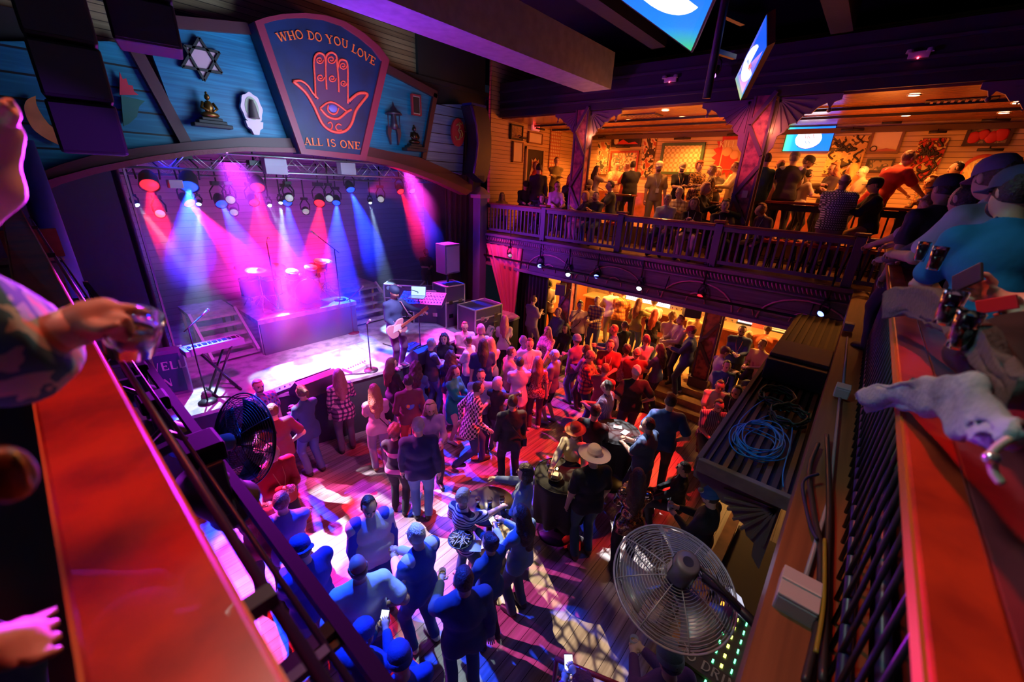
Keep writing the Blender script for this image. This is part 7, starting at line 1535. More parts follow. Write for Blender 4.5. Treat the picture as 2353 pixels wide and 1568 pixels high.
for k, (pts, m, lab) in enumerate([([(1880, 1020), (1860, 1080), (1870, 1180), (1885, 1260), (1880, 1420), (1850, 1568)], blackp, 'thick black cable snaking along the brown beam'), ([(1900, 1000), (1905, 1150), (1900, 1300), (1890, 1568)], blackp, 'second black cable along the right beam'), ([(1880, 1090), (1845, 1110), (1860, 1200), (1878, 1240)], mat('cable_blue', (.01, .02, .08), .4), 'dark blue cable loop on the brown beam'), ([(1895, 1240), (1893, 1380), (1875, 1500)], mat('cable_yel', (.25, .22, .02), .4), 'yellow striped cable beside the large junction box')]):
    cable('beam_cable', spl([onz(x, y, 3.53+.012*k) for x, y in pts]), .013 if k < 2 else .008, m, lab)
# slatted shelf
sx0, sx1, sy0, sy1, sz = 2.95, 8.3, -.08, .5, 3.0
shw = planks('shelf_brown', (.1, .055, .03), (.17, .09, .05), (.03, .015, .01), 'Z', 2, 0, 'X', .6)
t = thing('slatted_shelf', 'long slatted wooden shelf jutting from the right balcony over the sound desk', 'shelf', (sx0, sy0, sz))
for k in range(9): MB().box(((sx1-sx0)/2, .035+k*.066, 0), (sx1-sx0, .035, .03)).build('slat', mat('slat_dk', (.07, .035, .02), .6) if k % 2 else mat('slat_or', (.25, .09, .03), .6), t)
MB().box((0, .29, .02), (.05, .62, .11)).build('front_board', mat('shelf_front', (.22, .13, .08), .6, var=.3), t, bevel=.005); MB().box(((sx1-sx0)/2, .6, .02), (sx1-sx0, .04, .11)).build('side_board', shw, t, bevel=.005); MB().box((sx1-sx0, .29, .02), (.05, .62, .11)).build('back_board', shw, t)
MB().box(((sx1-sx0)/2, .3, -.035), (sx1-sx0, .62, .02)).build('under_panel', mat('shelf_under', (.03, .02, .015), .7), t)
t = thing('ribbed_rack_panel', 'dark ribbed panel lying over the far half of the shelf', 'panel', (6.1, .2, 3.1)); MB().box((1.0, 0, 0), (2.0, .6, .04)).build('panel', mat('rib_dk', (.05, .045, .02), .6), t)
for k in range(7): MB().box((1.0, -.27+k*.09, .03), (1.98, .03, .03)).build('rib', mat('rib_o', (.12, .09, .03), .6), t)
t = thing('equipment_case', 'closed black and brown equipment case on the shelf', 'case', (5.4, .2, 3.03)); MB().box((0, 0, .13), (.75, .56, .24)).build('body', mat('case_dk', (.02, .018, .02), .5), t, bevel=.01); MB().box((.05, 0, .27), (.6, .55, .04)).build('lid', mat('case_lid', (.14, .08, .09), .6), t, bevel=.01)
bl = MB()
blue = mat('cable_bright_blue', (.02, .28, .55), .4); coil = thing('cable_coil', 'coiled bright blue cable on the slatted shelf', 'cable', (3.55, .22, 3.04)); rr = np.random.RandomState(4)
for k in range(11):
    cx, cy, ra_, rb_, ph = rr.uniform(-.06, .06), rr.uniform(-.03, .03), rr.uniform(.2, .34), rr.uniform(.13, .2), rr.uniform(0, 6)
    MB().tube([(cx + ra_*math.cos(a+ph), cy + rb_*math.sin(a+ph), .005 + k*.007 + .012*math.sin(3*a)) for a in [2*PI*j/32 for j in range(33)]], .005, 5, False).build('loop', blue, coil)
MB().tube(spl([(.3, .1, .03), (.6, .0, .01), (.55, -.15, .02), (.2, -.2, .02), (-.3, -.22, .02), (-.48, -.25, .01)]), .005, 5).build('tail', blue, coil); MB().tube(spl([(-.2, .15, .05), (.3, .2, .02), (.9, .1, .02), (.75, -.05, .01)]), .005, 5).build('tail', blue, coil)
for k, (x, y, lab) in enumerate([(4.55, .25, 'heap of dark cables between the blue coil and the case'), (4.2, .1, 'second dark cable heap near the blue coil')]):
    t = thing('cable_heap', lab, 'cables', (x, y, 3.03))
    for j in range(7): MB().tube([(rr.uniform(-.05, .05) + .2*math.cos(a+j), .15*math.sin(a+j) + rr.uniform(-.01, .01), .01+j*.012) for a in [2*PI*i/20 for i in range(21)]], .009, 5, False).build('cable', blackp if j % 3 else mat('cable_grn', (.05, .1, .05), .4), t)
bracket(2.99, -.06, 2.93, 1, .6, 'sand-coloured fretwork bracket under the front of the slatted shelf', mat('sand_paint', (.2, .12, .07), .6), 'Y'); bracket(3.5, -.06, 2.93, 1, .5, 'second fretwork bracket under the slatted shelf', mat('sand_paint', (.2, .12, .07), .6), 'Y')
# sound desk
dz = .95; t = thing('sound_desk', 'dark wooden sound booth counter below the right balcony', 'desk', (3.7, -.15, 0)); MB().box((.1, -.05, dz/2), (2.6, .9, dz)).build('body', mat('desk_dk', (.03, .02, .015), .5), t); MB().box((.3, .46, .55), (2.9, .06, 1.1)).build('front_wall', mat('booth_wood', (.3, .11, .03), .5, var=.3), t); MB().box((.3, .46, 1.12), (2.95, .12, .04)).build('ledge', mat('booth_ledge', (.4, .15, .04), .4, var=.3), t)
MB().box((-1.25, -.05, .55), (.06, 1.1, 1.1)).build('side_wall', mat('booth_wood', (.3, .11, .03), .5, var=.3), t)
t = thing('mixing_console', 'large digital mixing console with glowing strips below the right balcony', 'mixer', (3.15, -.18, dz)); b = MB(); b.prism([(-.5, -.32, 0), (-.5, .32, 0), (-.5, .32, .08), (-.5, -.32, .2)], (1.1, 0, 0)); b.build('case', blackp, t, bevel=.01)
cols = [(.1, .9, .3), (.7, .8, .1), (.9, .3, .9), (.2, .4, 1), (.9, .9, 1), (1, .3, .3)]
def ctop(y): return .08 + (.32-y)/.64*.12
for j, (y, c, s) in enumerate([(.2, 0, (.02, .014)), (.13, 1, (.02, .02)), (.05, 0, (.025, .012)), (-.03, 4, (.03, .04)), (-.12, 3, (.02, .03)), (-.2, 2, (.035, .03))]):
    for k in range(9):
        b = MB(); b.box((-.42+k*.11, y, ctop(y)+.006), (s[0]*1.6, s[1], .01), Matrix.Rotation(-.185, 3, 'X')); b.build('lit_key', emis('key_%d' % ((c+(k if j > 3 else 0)) % 6), cols[(c+(k if j > 3 else 0)) % 6], 5), t)
for (x, y, s, e, lab, rz) in ((3.75, -.02, (.3, .2), 1.5, 'tilted pale laptop screen at the sound desk', .5), (3.35, .25, (.24, .16), 1.0, 'pale tablet lying beside the mixing console', .8), (3.95, -.3, (.3, .2), 5, 'bright monitor at the back of the sound desk', 0.), (4.25, -.36, (.22, .2), 5, 'second bright monitor at the back of the sound desk', 0.)):
    t = thing('screen', lab, 'screen', (x, y, dz+.15), rz); MB().box((0, 0, 0), (s[0], .015, s[1]), Matrix.Rotation(-.9, 3, 'X')).build('bezel', blackp, t); MB().box((0, -.006, .008), (s[0]*.93, .012, s[1]*.9), Matrix.Rotation(-.9, 3, 'X')).build('panel', emis('scr_%d' % int(e*10), (.75, .75, .95), e*.5), t); MB().box((0, .02, -.09), (.12, .12, .1)).build('foot', blackp, t)
t = thing('microphone', 'amber-lit talkback microphone at the sound desk', 'microphone', (3.4, .1, dz)); MB().tube([(0, 0, 0), (0, 0, .2), (.08, 0, .28)], .008, 6).build('gooseneck', darkst, t); MB().cyl((.08, 0, .28), (.14, 0, .3), .015).build('capsule', emis('amber', (1, .35, .03), 3), t)
t = thing('lettered_board', 'wooden board at the bottom edge lettered NO DRINKS', 'sign', (0, 0, 0)); c_ = onz(1640, 1548, 1.12); t.location = c_; MB().box((0, 0, -.02), (.14, 1.3, .03)).build('board', mat('board_dk', (.07, .04, .025), .6), t)
for wd, yy in (('NO', .32), ('DRINKS', .32 - text_width('NO ', .09))): b = MB(); write(b, wd, .09, (-.035, yy, -.004), (0, -1, 0), (1, 0, 0), (0, 0, 1), .002, False); b.build('lettering', mat('letter_cream', (.45, .35, .25), .6), t)

# hanging speaker columns at the upper left
def array_(x0, x1, ytop, ybot, d, label, n=4, col=(.02, .018, .022)):
    A, B2 = pd(x0, ybot, d), pd(x1, ybot+8, d); w = (B2-A).length; u = (B2-A).normalized(); u.z = 0; u.normalize(); c = (A+B2)/2; z0 = c.z; ang = math.atan2(u.y, u.x); t = thing('speaker_column', label, 'loudspeaker', (c.x, c.y, z0), ang)
    for k in range(n):
        o = MB().box((0, .25, .17+k*.36), (w, .5, .345)).build('cabinet', mat('arr_blk', col, .5), t, bevel=.02); MB().box((0, -.01, .17+k*.36), (w*.9, .02, .3)).build('grille', mat('arr_gr', (.05, .045, .06), .6), o)
    MB().box((0, .25, n*.36+.05), (w*.8, .3, .06)).build('fly_frame', darkst, t); return t
array_(140, 298, 0, 350, 4.6, 'tall black speaker column hanging before the far left blue boards, violet-lit foot', 6)
array_(262, 418, 0, 98, 5.6, 'short black speaker column with rounded violet underside near the star', 4)

# big screens
def screen(corn, label, e=3.2, ov=(.27, .38)):
    A, B2, C2, D2 = corn; o = A.copy(); t = thing('hanging_screen', label, 'television', o); n = (B2-A).cross(D2-A).normalized()
    if n.dot(Vector(CAMP)-A) < 0: n = -n
    MB().prism([p-o for p in corn], -n*.07).build('casing', mat('scr_case', (.12, .04, .02), .5), t); k = .965; c = (A+B2+C2+D2)/4
    MB().prism([(c+(p-c)*k)-o for p in corn], n*.004).build('panel', scr_mat('scr_%s' % ('a_x' if e > 1.15 else 'b_x'), e), t)
    u = (B2-A).normalized(); z = (D2-A); z = (z - u*z.dot(u)).normalized()
    oval(t, c-o, u, z, n, (B2-A).length, (D2-A).length, 1.6, *ov, txt=e < 1.15); return t
s2 = screen([pd(1689, 182, 6.3), pd(1763, 30, 5.2), pd(1763, 106, 5.2), pd(1701, 232, 6.3)][::1], 'smaller blue screen hanging before the camera-side timber post, white oval logo', 1.1)
s1 = screen([pd(1330, -70, 4.2), pd(1500, -330, 3.6), pd(1690, -110, 3.6), pd(1590, 122, 4.2)][::1], 'large blue screen cut by the top edge of the picture, white oval logo', 1.2, (.3, .34))
t = thing('screen_mount', 'black pole and clutter of brackets holding the two hanging screens', 'bracket', pd(1655, 60, 5.3)); MB().tube([(0, 0, -.6), (0, 0, 8.7-pd(1655, 60, 5.3).z)], .04, 8).build('pole', darkst, t); MB().bar((0, 0, .1), (.35, -.1, .1), .05, .05).build('arm', darkst, t); MB().bar((0, 0, -.2), (.3, -.1, -.2), .04, .04).build('arm', darkst, t)
fixture(1636, 172, 3.1, (.5, .1, 1.), (3, 6, 0), 'square violet-lensed light hanging left of the smaller screen', .1, True, 0, 30, grp='house lights')
# left end of the near balcony
sbox('partition_left', (-1.15, 7.2, 3.65), (2.7, .08, .5), mat('part_grey', (.1, .11, .1), .6), 'structure'); t = thing('ledge', 'pale ledge across the far end of the left balcony', 'ledge', (-1.15, 7.12, 3.93)); MB().box((0, 0, 0), (2.8, .25, .035)).build('board', mat('ledge_w', (.3, .25, .2), .5), t)
for k, (x, y, w_, h_) in enumerate(((75, 560, .42, .3), (90, 690, .5, .3))):
    tag(MB().box((0, 0, 0), (w_, .1, h_)).build('red_panel', mat('redpanel', (.22, .025, .01), .5, var=.3), loc=ony(x, y, 6.9)), ('upper worn red panel above the pale ledge at the far left', 'lower worn red panel below the pale ledge at the far left')[k], 'panel')

# near people -------------------------------------------------------------
def near(x, y, lab, pose, rel, X, g='m', **k): return person(x, y, lab, pose, rel, g=g, X=X, zf=3.46, grid=.011, **k)
near(2352, 385, 'man in bright blue polo with red badge leaning on the right rail', 'reach', 28, 3.3, w=1.0, lean=16, top=p_((.02, .22, .5)), rh=(.35, .62, 1.0), lh=(-.1, .45, 1.05), hair=(S, drk), beard=drk, hat=('cap', (.05, .06, .14)), bot=khk, lan=(.05, .08, .3), hy=20)
near(2292, 362, 'man in lavender-white polo and violet cap leaning on the right rail', 'lean', 40, 4.1, w=1.0, lean=24, top=p_((.55, .52, .7)), hair=(S, brn), hat=('cap', (.2, .12, .25)), bot=('trousers', (.18, .15, .1)))
near(2222, 420, 'dark-haired person in grey top bowed over the right rail', 'rail', 45, 4.8, 'f', top=p_((.1, .09, .1)), sl='long', hair=('pony', drk))
near(2185, 402, 'man in dark cap raising a violet-lit forearm at the right rail', 'mouth', 40, 5.5, top=p_((.06, .05, .07)), hair=(S, drk), hat=('cap', (.05, .06, .1)))
near(2140, 440, 'person with white sleeve reaching over the far right rail', 'rail', 50, 6.3, 'f', top=p_((.6, .5, .7)), hair=(S, brn))
# arm with a patterned sleeve holding a cup over the left rail
def limb_person(label, joints, hand, sleeve, skinm, sm, grid=.006, body=None):
    """joints: shoulder, elbow, wrist; hand: palm end, list of fingers (root, mid, tip)"""
    sh, el, wr = [np.array(j) for j in joints]; pe = np.array(hand[0]); allp = np.array([sh, el, wr, pe] + [q for f in hand[1] for q in f]); F = Fld(allp.min(0)-.09, allp.max(0)+.09, grid)
    F.cap(sh, el, .05, .042, .02).cap(el, wr, .042, .026, .02); d = pe-wr; d /= np.linalg.norm(d); F.cap(wr, wr+(pe-wr)*.5, .026, .032, .02); sd = np.array(hand[2]); 
    for s_ in (-1, -.33, .33, 1): F.cap(wr+(pe-wr)*.35 + sd*s_*.5, pe+sd*s_, .018, .016, .012)
    for f in hand[1]: F.cap(f[0], f[1], .0115, .0095, .008).cap(f[1], f[2], .0095, .0075, .004)
    me = netmesh('person', F); me.transform(Matrix.Translation(-Vector(wr))); o = bpy.data.objects.new('person', me); COL.objects.link(o); o.location = wr; me.materials.append(skinm); tag(o, label, 'person')
    if sleeve:
        G = Fld(allp.min(0)-.14, allp.max(0)+.14, .009); G.cap(sh, el, .085, .078, .03).cap(el, el+(wr-el)*sleeve, .075, .05, .03); n = (wr-el)/np.linalg.norm(wr-el); G.plane(n, n @ (el+(wr-el)*sleeve)); G.wrinkle(.006, 30); mm = netmesh('sleeve', G); mm.transform(Matrix.Translation(-Vector(wr))); mm.materials.append(sm); c = bpy.data.objects.new('sleeve', mm); COL.objects.link(c); c.parent = o
    if body is not None:
        zf_ = 3.46; nk = sh + npv(body[0]*.35, body[1]*.35, .1); hp = sh + npv(body[0], body[1], -.5); hp[2] = max(hp[2], zf_+.85); hd_ = nk + npv(0, 0, .2); pts = np.array([sh, nk, hp, hd_+.1]); lo_ = pts.min(0)-.3; hi_ = pts.max(0)+.3; lo_[2] = zf_
        u = npv(-body[1], body[0], 0); u = u/(np.linalg.norm(u)+1e-9)*.1
        def parts(F, o, wh):
            if wh != 'legs': F.cap(hp+npv(0, 0, .08), nk-npv(0, 0, .18), .14+o, .15+o, .05).cap(nk-npv(0, 0, .12), sh, .08+o, .055+o, .05)
            if wh != 'top':
                for s_ in (1, -1): F.cap(hp+u*s_*.8, (hp[0]+u[0]*s_, hp[1]+u[1]*s_, zf_+.05), .1+o, .05+o, .04)
            return F
        F = parts(Fld(lo_, hi_, .016), 0, 'all'); F.cap(nk-npv(0, 0, .1), hd_, .055, .05, .02).ell(hd_+npv(0, 0, .02), (.08, .09, .115), None, .02); m2 = netmesh('body_part', F); m2.transform(Matrix.Translation(-Vector(wr))); bm = bmesh.new(); bm.from_mesh(o.data); bm.from_mesh(m2); bm.to_mesh(o.data); bm.free(); o.data.polygons.foreach_set('use_smooth', np.ones(len(o.data.polygons), bool))
        for nm, wh, m_l in (('trousers', 'legs', mat('cloth_black', (.012, .012, .015), .9)), ('shirt', 'top', sm or mat('cloth_black', (.012, .012, .015), .9))):
            mm = netmesh(nm, parts(Fld(lo_, hi_, .016), .014, wh)); mm.transform(Matrix.Translation(-Vector(wr))); mm.materials.append(m_l); c = bpy.data.objects.new(nm, mm); COL.objects.link(c); c.parent = o
        F = Fld(hd_-.2, hd_+.2, .014); F.ell(hd_+npv(0, 0, .045), (.09, .1, .1), None, 0); mm = netmesh('hair', F); mm.transform(Matrix.Translation(-Vector(wr))); mm.materials.append(mat('hair_dk', (.05, .03, .02), .6)); c = bpy.data.objects.new('hair', mm); COL.objects.link(c); c.parent = o
    return o
def P3(x, y, d): return np.array(pd(x, y, d))
skn = mat('skin_near', (.62, .36, .25), .5)
sleevem = pattern('floral_sleeve', 'blobs', (.02, .2, .22), (.35, .6, .45), (.75, .45, .3), 1.6)
hd = [(P3(262, 712, .93), P3(300, 712, .93), P3(332, 718, .95)), (P3(255, 728, .93), P3(285, 736, .9), P3(300, 765, .91)), (P3(245, 735, .93), P3(270, 748, .9), P3(283, 778, .91)), (P3(235, 742, .94), P3(258, 752, .91), P3(266, 775, .92)), (P3(205, 748, .92), P3(235, 757, .89), P3(268, 748, .88))]
left_ob = ob = limb_person('person at the left edge in green floral sleeve reaching a cup over the rail', (P3(-330, 640, 1.0), P3(40, 800, .98), P3(170, 752, .95)), (P3(242, 722, .94), hd, np.array(pd(250, 745, .94)-pd(250, 715, .94))*.5), .62, skn, sleevem)
b = MB(); wv = [P3(172, 752, .95)]; c0 = Vector(P3(160, 756, .952)); dv = (Vector(P3(240, 722, .94)) - Vector(P3(160, 756, .952))).normalized(); q = dv.to_track_quat('Z', 'Y').to_matrix(); b.lathe([(.031, -.012), (.032, .012), (.03, .012), (.029, -.012)], c0 - Vector(P3(170, 752, .95)), 24, q); o = b.build('wristband', mat('wristband', (.75, .72, .7), .4)); o.parent = ob
ct = pd(305, 728, .93); cb = pd(302, 806, .97); t = thing('plastic_cup', 'clear plastic cup with lime drink held out over the left rail', 'cup', cb); ax = (ct-cb); h_ = ax.length; q = ax.normalized().to_track_quat('Z', 'Y').to_matrix()
MB().lathe([(0, .003), (.03, .003), (.041, h_), (.043, h_), (.033, 0), (0, 0)], (0, 0, 0), 24, q).build('cup', mat('cup_near', (.9, .9, .95), .05, trans=.95), t); MB().lathe([(0, h_*.55), (.035, h_*.55), (.0295, .006), (0, .006)], (0, 0, 0), 24, q).build('drink', mat('drink_pale', (.55, .5, .6), .1, trans=.6), t)
MB().prism([q @ Vector((.018*math.cos(a)+.0, .004, .03+.018*math.sin(a))) for a in [2*PI*k/14 for k in range(14)]], q @ Vector((0, .006, 0))).build('lime_slice', mat('lime', (.5, .6, .05), .4), t)
# second raised hand at upper left
hd = [(P3(10, 250, 1.3), P3(22, 243, 1.28), P3(20, 232, 1.26)), (P3(14, 262, 1.3), P3(30, 256, 1.27), P3(32, 262, 1.25)), (P3(12, 274, 1.3), P3(30, 268, 1.27), P3(34, 272, 1.25)), (P3(8, 284, 1.3), P3(24, 280, 1.28), P3(28, 284, 1.26)), (P3(-15, 262, 1.3), P3(-5, 245, 1.27), P3(6, 240, 1.25))]
limb_person('raised violet-edged hand and bare forearm at the upper left edge', (P3(-300, 700, 1.3), P3(-22, 430, 1.3), P3(-2, 330, 1.3)), (P3(2, 275, 1.3), hd, np.array(pd(0, 285, 1.3)-pd(0, 262, 1.3))*.6), 0, skn, None, body=(-.45, .25))
fs_ = pattern('floral_sleeve_white', 'floral', (.7, .1, .15), (.75, .7, .74), (.8, .75, .78), 1.2); dR = 2.3
hd = [(P3(2262, 655, dR), P3(2238, 640, dR-.02), P3(2222, 632, dR-.03)), (P3(2258, 665, dR), P3(2230, 656, dR-.03), P3(2212, 650, dR-.03)), (P3(2258, 678, dR), P3(2228, 672, dR-.03), P3(2210, 664, dR-.03)), (P3(2262, 690, dR), P3(2235, 688, dR-.03), P3(2218, 680, dR-.03)), (P3(2285, 650, dR), P3(2268, 632, dR-.03), P3(2250, 628, dR-.04))]
limb_person('person at the right edge in white and red floral sleeve, hand holding a phone', (P3(2500, 590, dR+.15), P3(2400, 700, dR), P3(2300, 690, dR)), (P3(2262, 672, dR), hd, np.array(pd(2262, 690, dR)-pd(2262, 655, dR))*.45), .5, skn, fs_, body=(.15, -.3))
t = thing('phone', 'phone tilted in the hand at the right edge', 'phone', pd(2222, 640, dR-.05), .4); MB().box((0, 0, 0), (.13, .009, .07), Matrix.Rotation(.6, 3, 'Y')).build('case', blackp, t, bevel=.003); MB().box((0, -.006, 0), (.12, .003, .062), Matrix.Rotation(.6, 3, 'Y')).build('screen', mat('scr_blue_dim', (.05, .1, .2), .2), t)
hd = [(P3(2330, 705, dR-.2), P3(2312, 692, dR-.22), P3(2300, 688, dR-.23)), (P3(2325, 718, dR-.2), P3(2302, 712, dR-.22), P3(2290, 706, dR-.23)), (P3(2325, 732, dR-.2), P3(2300, 730, dR-.22), P3(2288, 724, dR-.23)), (P3(2330, 745, dR-.2), P3(2308, 746, dR-.22), P3(2297, 740, dR-.23)), (P3(2348, 700, dR-.2), P3(2335, 685, dR-.22), P3(2320, 682, dR-.23))]
limb_person('person beyond the right edge in lavender sleeve holding a red-cased phone', (P3(2600, 760, dR-.1), P3(2500, 790, dR-.2), P3(2370, 735, dR-.2)), (P3(2330, 722, dR-.2), hd, np.array(pd(2330, 745, dR-.2)-pd(2330, 705, dR-.2))*.45), .6, skn, mat('cloth_lavender', (.5, .42, .6), .85), body=(-.1, -.35))
t = thing('phone', 'red-cased phone at the right edge below the floral sleeve', 'phone', pd(2290, 700, dR-.26), .9); MB().box((0, 0, 0), (.1, .009, .045), Matrix.Rotation(.5, 3, 'Y')).build('case', mat('red_case', (.6, .02, .03), .4), t, bevel=.003)
# the rest of the floral-sleeved person: torso, legs in dark teal jeans, other hand by the rail
ob = left_ob; base = Vector(ob.location); shp = np.array(P3(-330, 640, 1.0)); lo_, hi_ = (-.95, .3, 3.42), (-.1, 1.5, 5.15)
def left_parts(F, o, what):
    if what != 'legs':
        F.cap((-.42, 1.0, 4.3), (-.45, .92, 4.75), .14+o, .15+o, .05).cap((-.45, .92, 4.8), shp, .09+o, .06+o, .05).cap((-.52, .75, 4.8), (-.38, .68, 4.56), .05+o, .045+o, .03).cap((-.38, .68, 4.56), (-.2, .68, 4.46), .04+o, .028+o*.6, .02)
    if what != 'top':
        F.ell((-.42, 1.0, 4.25), (.16+o, .16+o, .14), None, .05).cap((-.36, 1.1, 4.2), (-.3, 1.25, 3.9), .1+o, .065+o, .03).cap((-.3, 1.25, 3.9), (-.36, 1.2, 3.56), .065+o, .045+o, .03).cap((-.42, .9, 4.2), (-.34, .95, 3.9), .1+o, .065+o, .03).cap((-.34, .95, 3.9), (-.4, .9, 3.56), .065+o, .045+o, .03)
    return F
F = left_parts(Fld(lo_, hi_, .013), 0, 'all'); F.cap((-.2, .68, 4.46), (-.14, .69, 4.42), .028, .026, .02)
for k in range(4): F.cap((-.15, .66+.02*k, 4.42), (-.105, .655+.024*k, 4.405), .0105, .009, .006)
m2 = netmesh('body_part', F); m2.transform(Matrix.Translation(-base)); bm = bmesh.new(); bm.from_mesh(ob.data); bm.from_mesh(m2); bm.to_mesh(ob.data); bm.free(); ob.data.polygons.foreach_set('use_smooth', np.ones(len(ob.data.polygons), bool))
for nm, wh, m_l in (('trousers', 'legs', mat('cloth_teal', (.02, .07, .09), .85)), ('shirt', 'top', sleevem)):
    F = left_parts(Fld(lo_, hi_, .013), .014, wh); F.wrinkle(.006, 30)
    if nm == 'shirt': F.plane(npv(1, 0, 0), -.24)
    mm = netmesh(nm, F); mm.transform(Matrix.Translation(-base)); mm.materials.append(m_l); c = bpy.data.objects.new(nm, mm); COL.objects.link(c); c.parent = ob
bgp = pd(8, 1082, .66); t = thing('handbag', 'small brown leather handbag at the left edge', 'bag', bgp); F = Fld((-.09, -.07, -.11), (.09, .07, .11), .006); F.ell((0, 0, -.005), (.022, .018, .032), None, 0); mm = netmesh('bag_body', F); mm.materials.append(mat('leather', (.16, .06, .02), .35, var=.3)); c = bpy.data.objects.new('bag_body', mm); COL.objects.link(c); c.parent = t; MB().tube([(.012, -.011, .02), (.014, -.013, 0), (.012, -.012, -.02)], .002, 6).build('zip', mat('brass', (.6, .35, .1), .3, metal=1), t)
# draped jackets on the right rail
def cloth(name, rows, label, m, thick=.02, amp=.012, seam=None):
    """rows: list of rows of (px, py, distance); smooth sheet through them"""
    R_ = [[pd(*p) for p in r] for r in rows]; nr = 7; grid = []
    rr_ = [spl(r, nr) for r in R_]; n = len(rr_[0]); cols = [spl([r[i] for r in rr_], nr) for i in range(n)]; mrow = len(cols[0]); vs = []; fs = []
    for i in range(n):
        for j in range(mrow):
            p = cols[i][j]; vs.append(p + Vector((0, 0, 1))*amp*(math.sin(i*.55+j*.35)+.6*math.sin(j*.8-i*.23)+.4*math.sin(i*1.3)))
    for i in range(n-1):
        for j in range(mrow-1): q = i*mrow+j; fs.append((q, q+1, q+mrow+1, q+mrow))
    o = MB().add(vs, fs, True).build(name, m); s_ = o.modifiers.new('s', 'SOLIDIFY'); s_.thickness = thick; s_.offset = 0; return tag(o, label, 'jacket')
denim = mat('denim_pale', (.26, .4, .43), .85, var=.35, vscale=9, bump=.3, bscale=90)
cloth('denim_jacket', [[(1968, 912, 1.95), (2040, 878, 1.75), (2120, 880, 1.45), (2200, 866, 1.25), (2262, 905, 1.15), (2335, 990, 1.05)], [(1985, 925, 1.9), (2060, 905, 1.68), (2140, 915, 1.38), (2210, 925, 1.2), (2255, 965, 1.1), (2325, 1020, 1.02)], [(2000, 935, 1.93), (2070, 942, 1.7), (2140, 948, 1.42), (2190, 975, 1.22), (2235, 1010, 1.12), (2265, 1008, 1.05)]], 'pale denim jacket flung over the right rail, nearest to us', denim, .03, .009)
cloth('grey_jacket', [[(2035, 680, 2.6), (2075, 655, 2.4), (2140, 665, 2.1), (2220, 720, 1.75), (2300, 800, 1.45), (2365, 880, 1.2)], [(2035, 705, 2.5), (2090, 700, 2.3), (2160, 725, 2.0), (2230, 775, 1.7), (2300, 850, 1.4), (2360, 905, 1.2)], [(2038, 727, 2.5), (2090, 728, 2.3), (2135, 742, 2.05), (2180, 775, 1.8), (2260, 850, 1.5), (2345, 940, 1.25)]], 'dark grey-green jacket draped over the right rail behind the denim jacket', mat('jacket_grey', (.07, .085, .08), .85, bump=.3, bscale=50), .03, .008)
# black bag and bead bracelet at right edge
t = thing('black_bag', 'black padded bag lying inside the right rail', 'bag', pd(2330, 830, 1.75)); F = Fld((-.32, -.25, -.2), (.32, .25, .2), .014); F.ell((0, 0, 0), (.2, .14, .09), None, 0).ell((.12, -.05, .04), (.12, .1, .08), None, .04); F.wrinkle(.008, 26); mm = netmesh('bag_body', F); mm.materials.append(mat('bag_blk', (.008, .008, .009), .7)); c = bpy.data.objects.new('bag_body', mm); COL.objects.link(c); c.parent = t; MB().tube(spl([(-.2, -.1, .1), (-.05, -.14, .14), (.12, -.12, .15)]), .005, 6).build('zip', chrome, t)
t = thing('bead_bracelet', 'pale bead bracelet with a bright clasp at the right edge', 'bracelet', pd(2290, 1050, 1.0))
for k, (x, y) in enumerate(sp([(2315, 1012), (2300, 1022), (2285, 1035), (2278, 1052), (2280, 1070), (2286, 1090), (2297, 1106)], 3)): MB().ball(pd(x, y, 1.0)-Vector(t.location), .0065, 8, 6).build('bead', mat('bead', (.7, .6, .42), .3), t)
MB().ball(pd(2277, 1053, .995)-Vector(t.location), .011, 8, 6).build('clasp', mat('clasp', (.9, .9, .85), .15, metal=.8), t)
for k, (x, y, d_) in enumerate(((2165, 745, 1.75), (2195, 800, 1.6), (2142, 620, 2.6), (2110, 600, 3.1))):
    glass(pd(x, y, d_), ('tall clear glass on the grey jacket', 'clear glass standing nearer on the right rail', 'clear glass behind the reaching hand', 'clear glass farther along the right rail')[k], .1, .026, (.12, .1, .12))
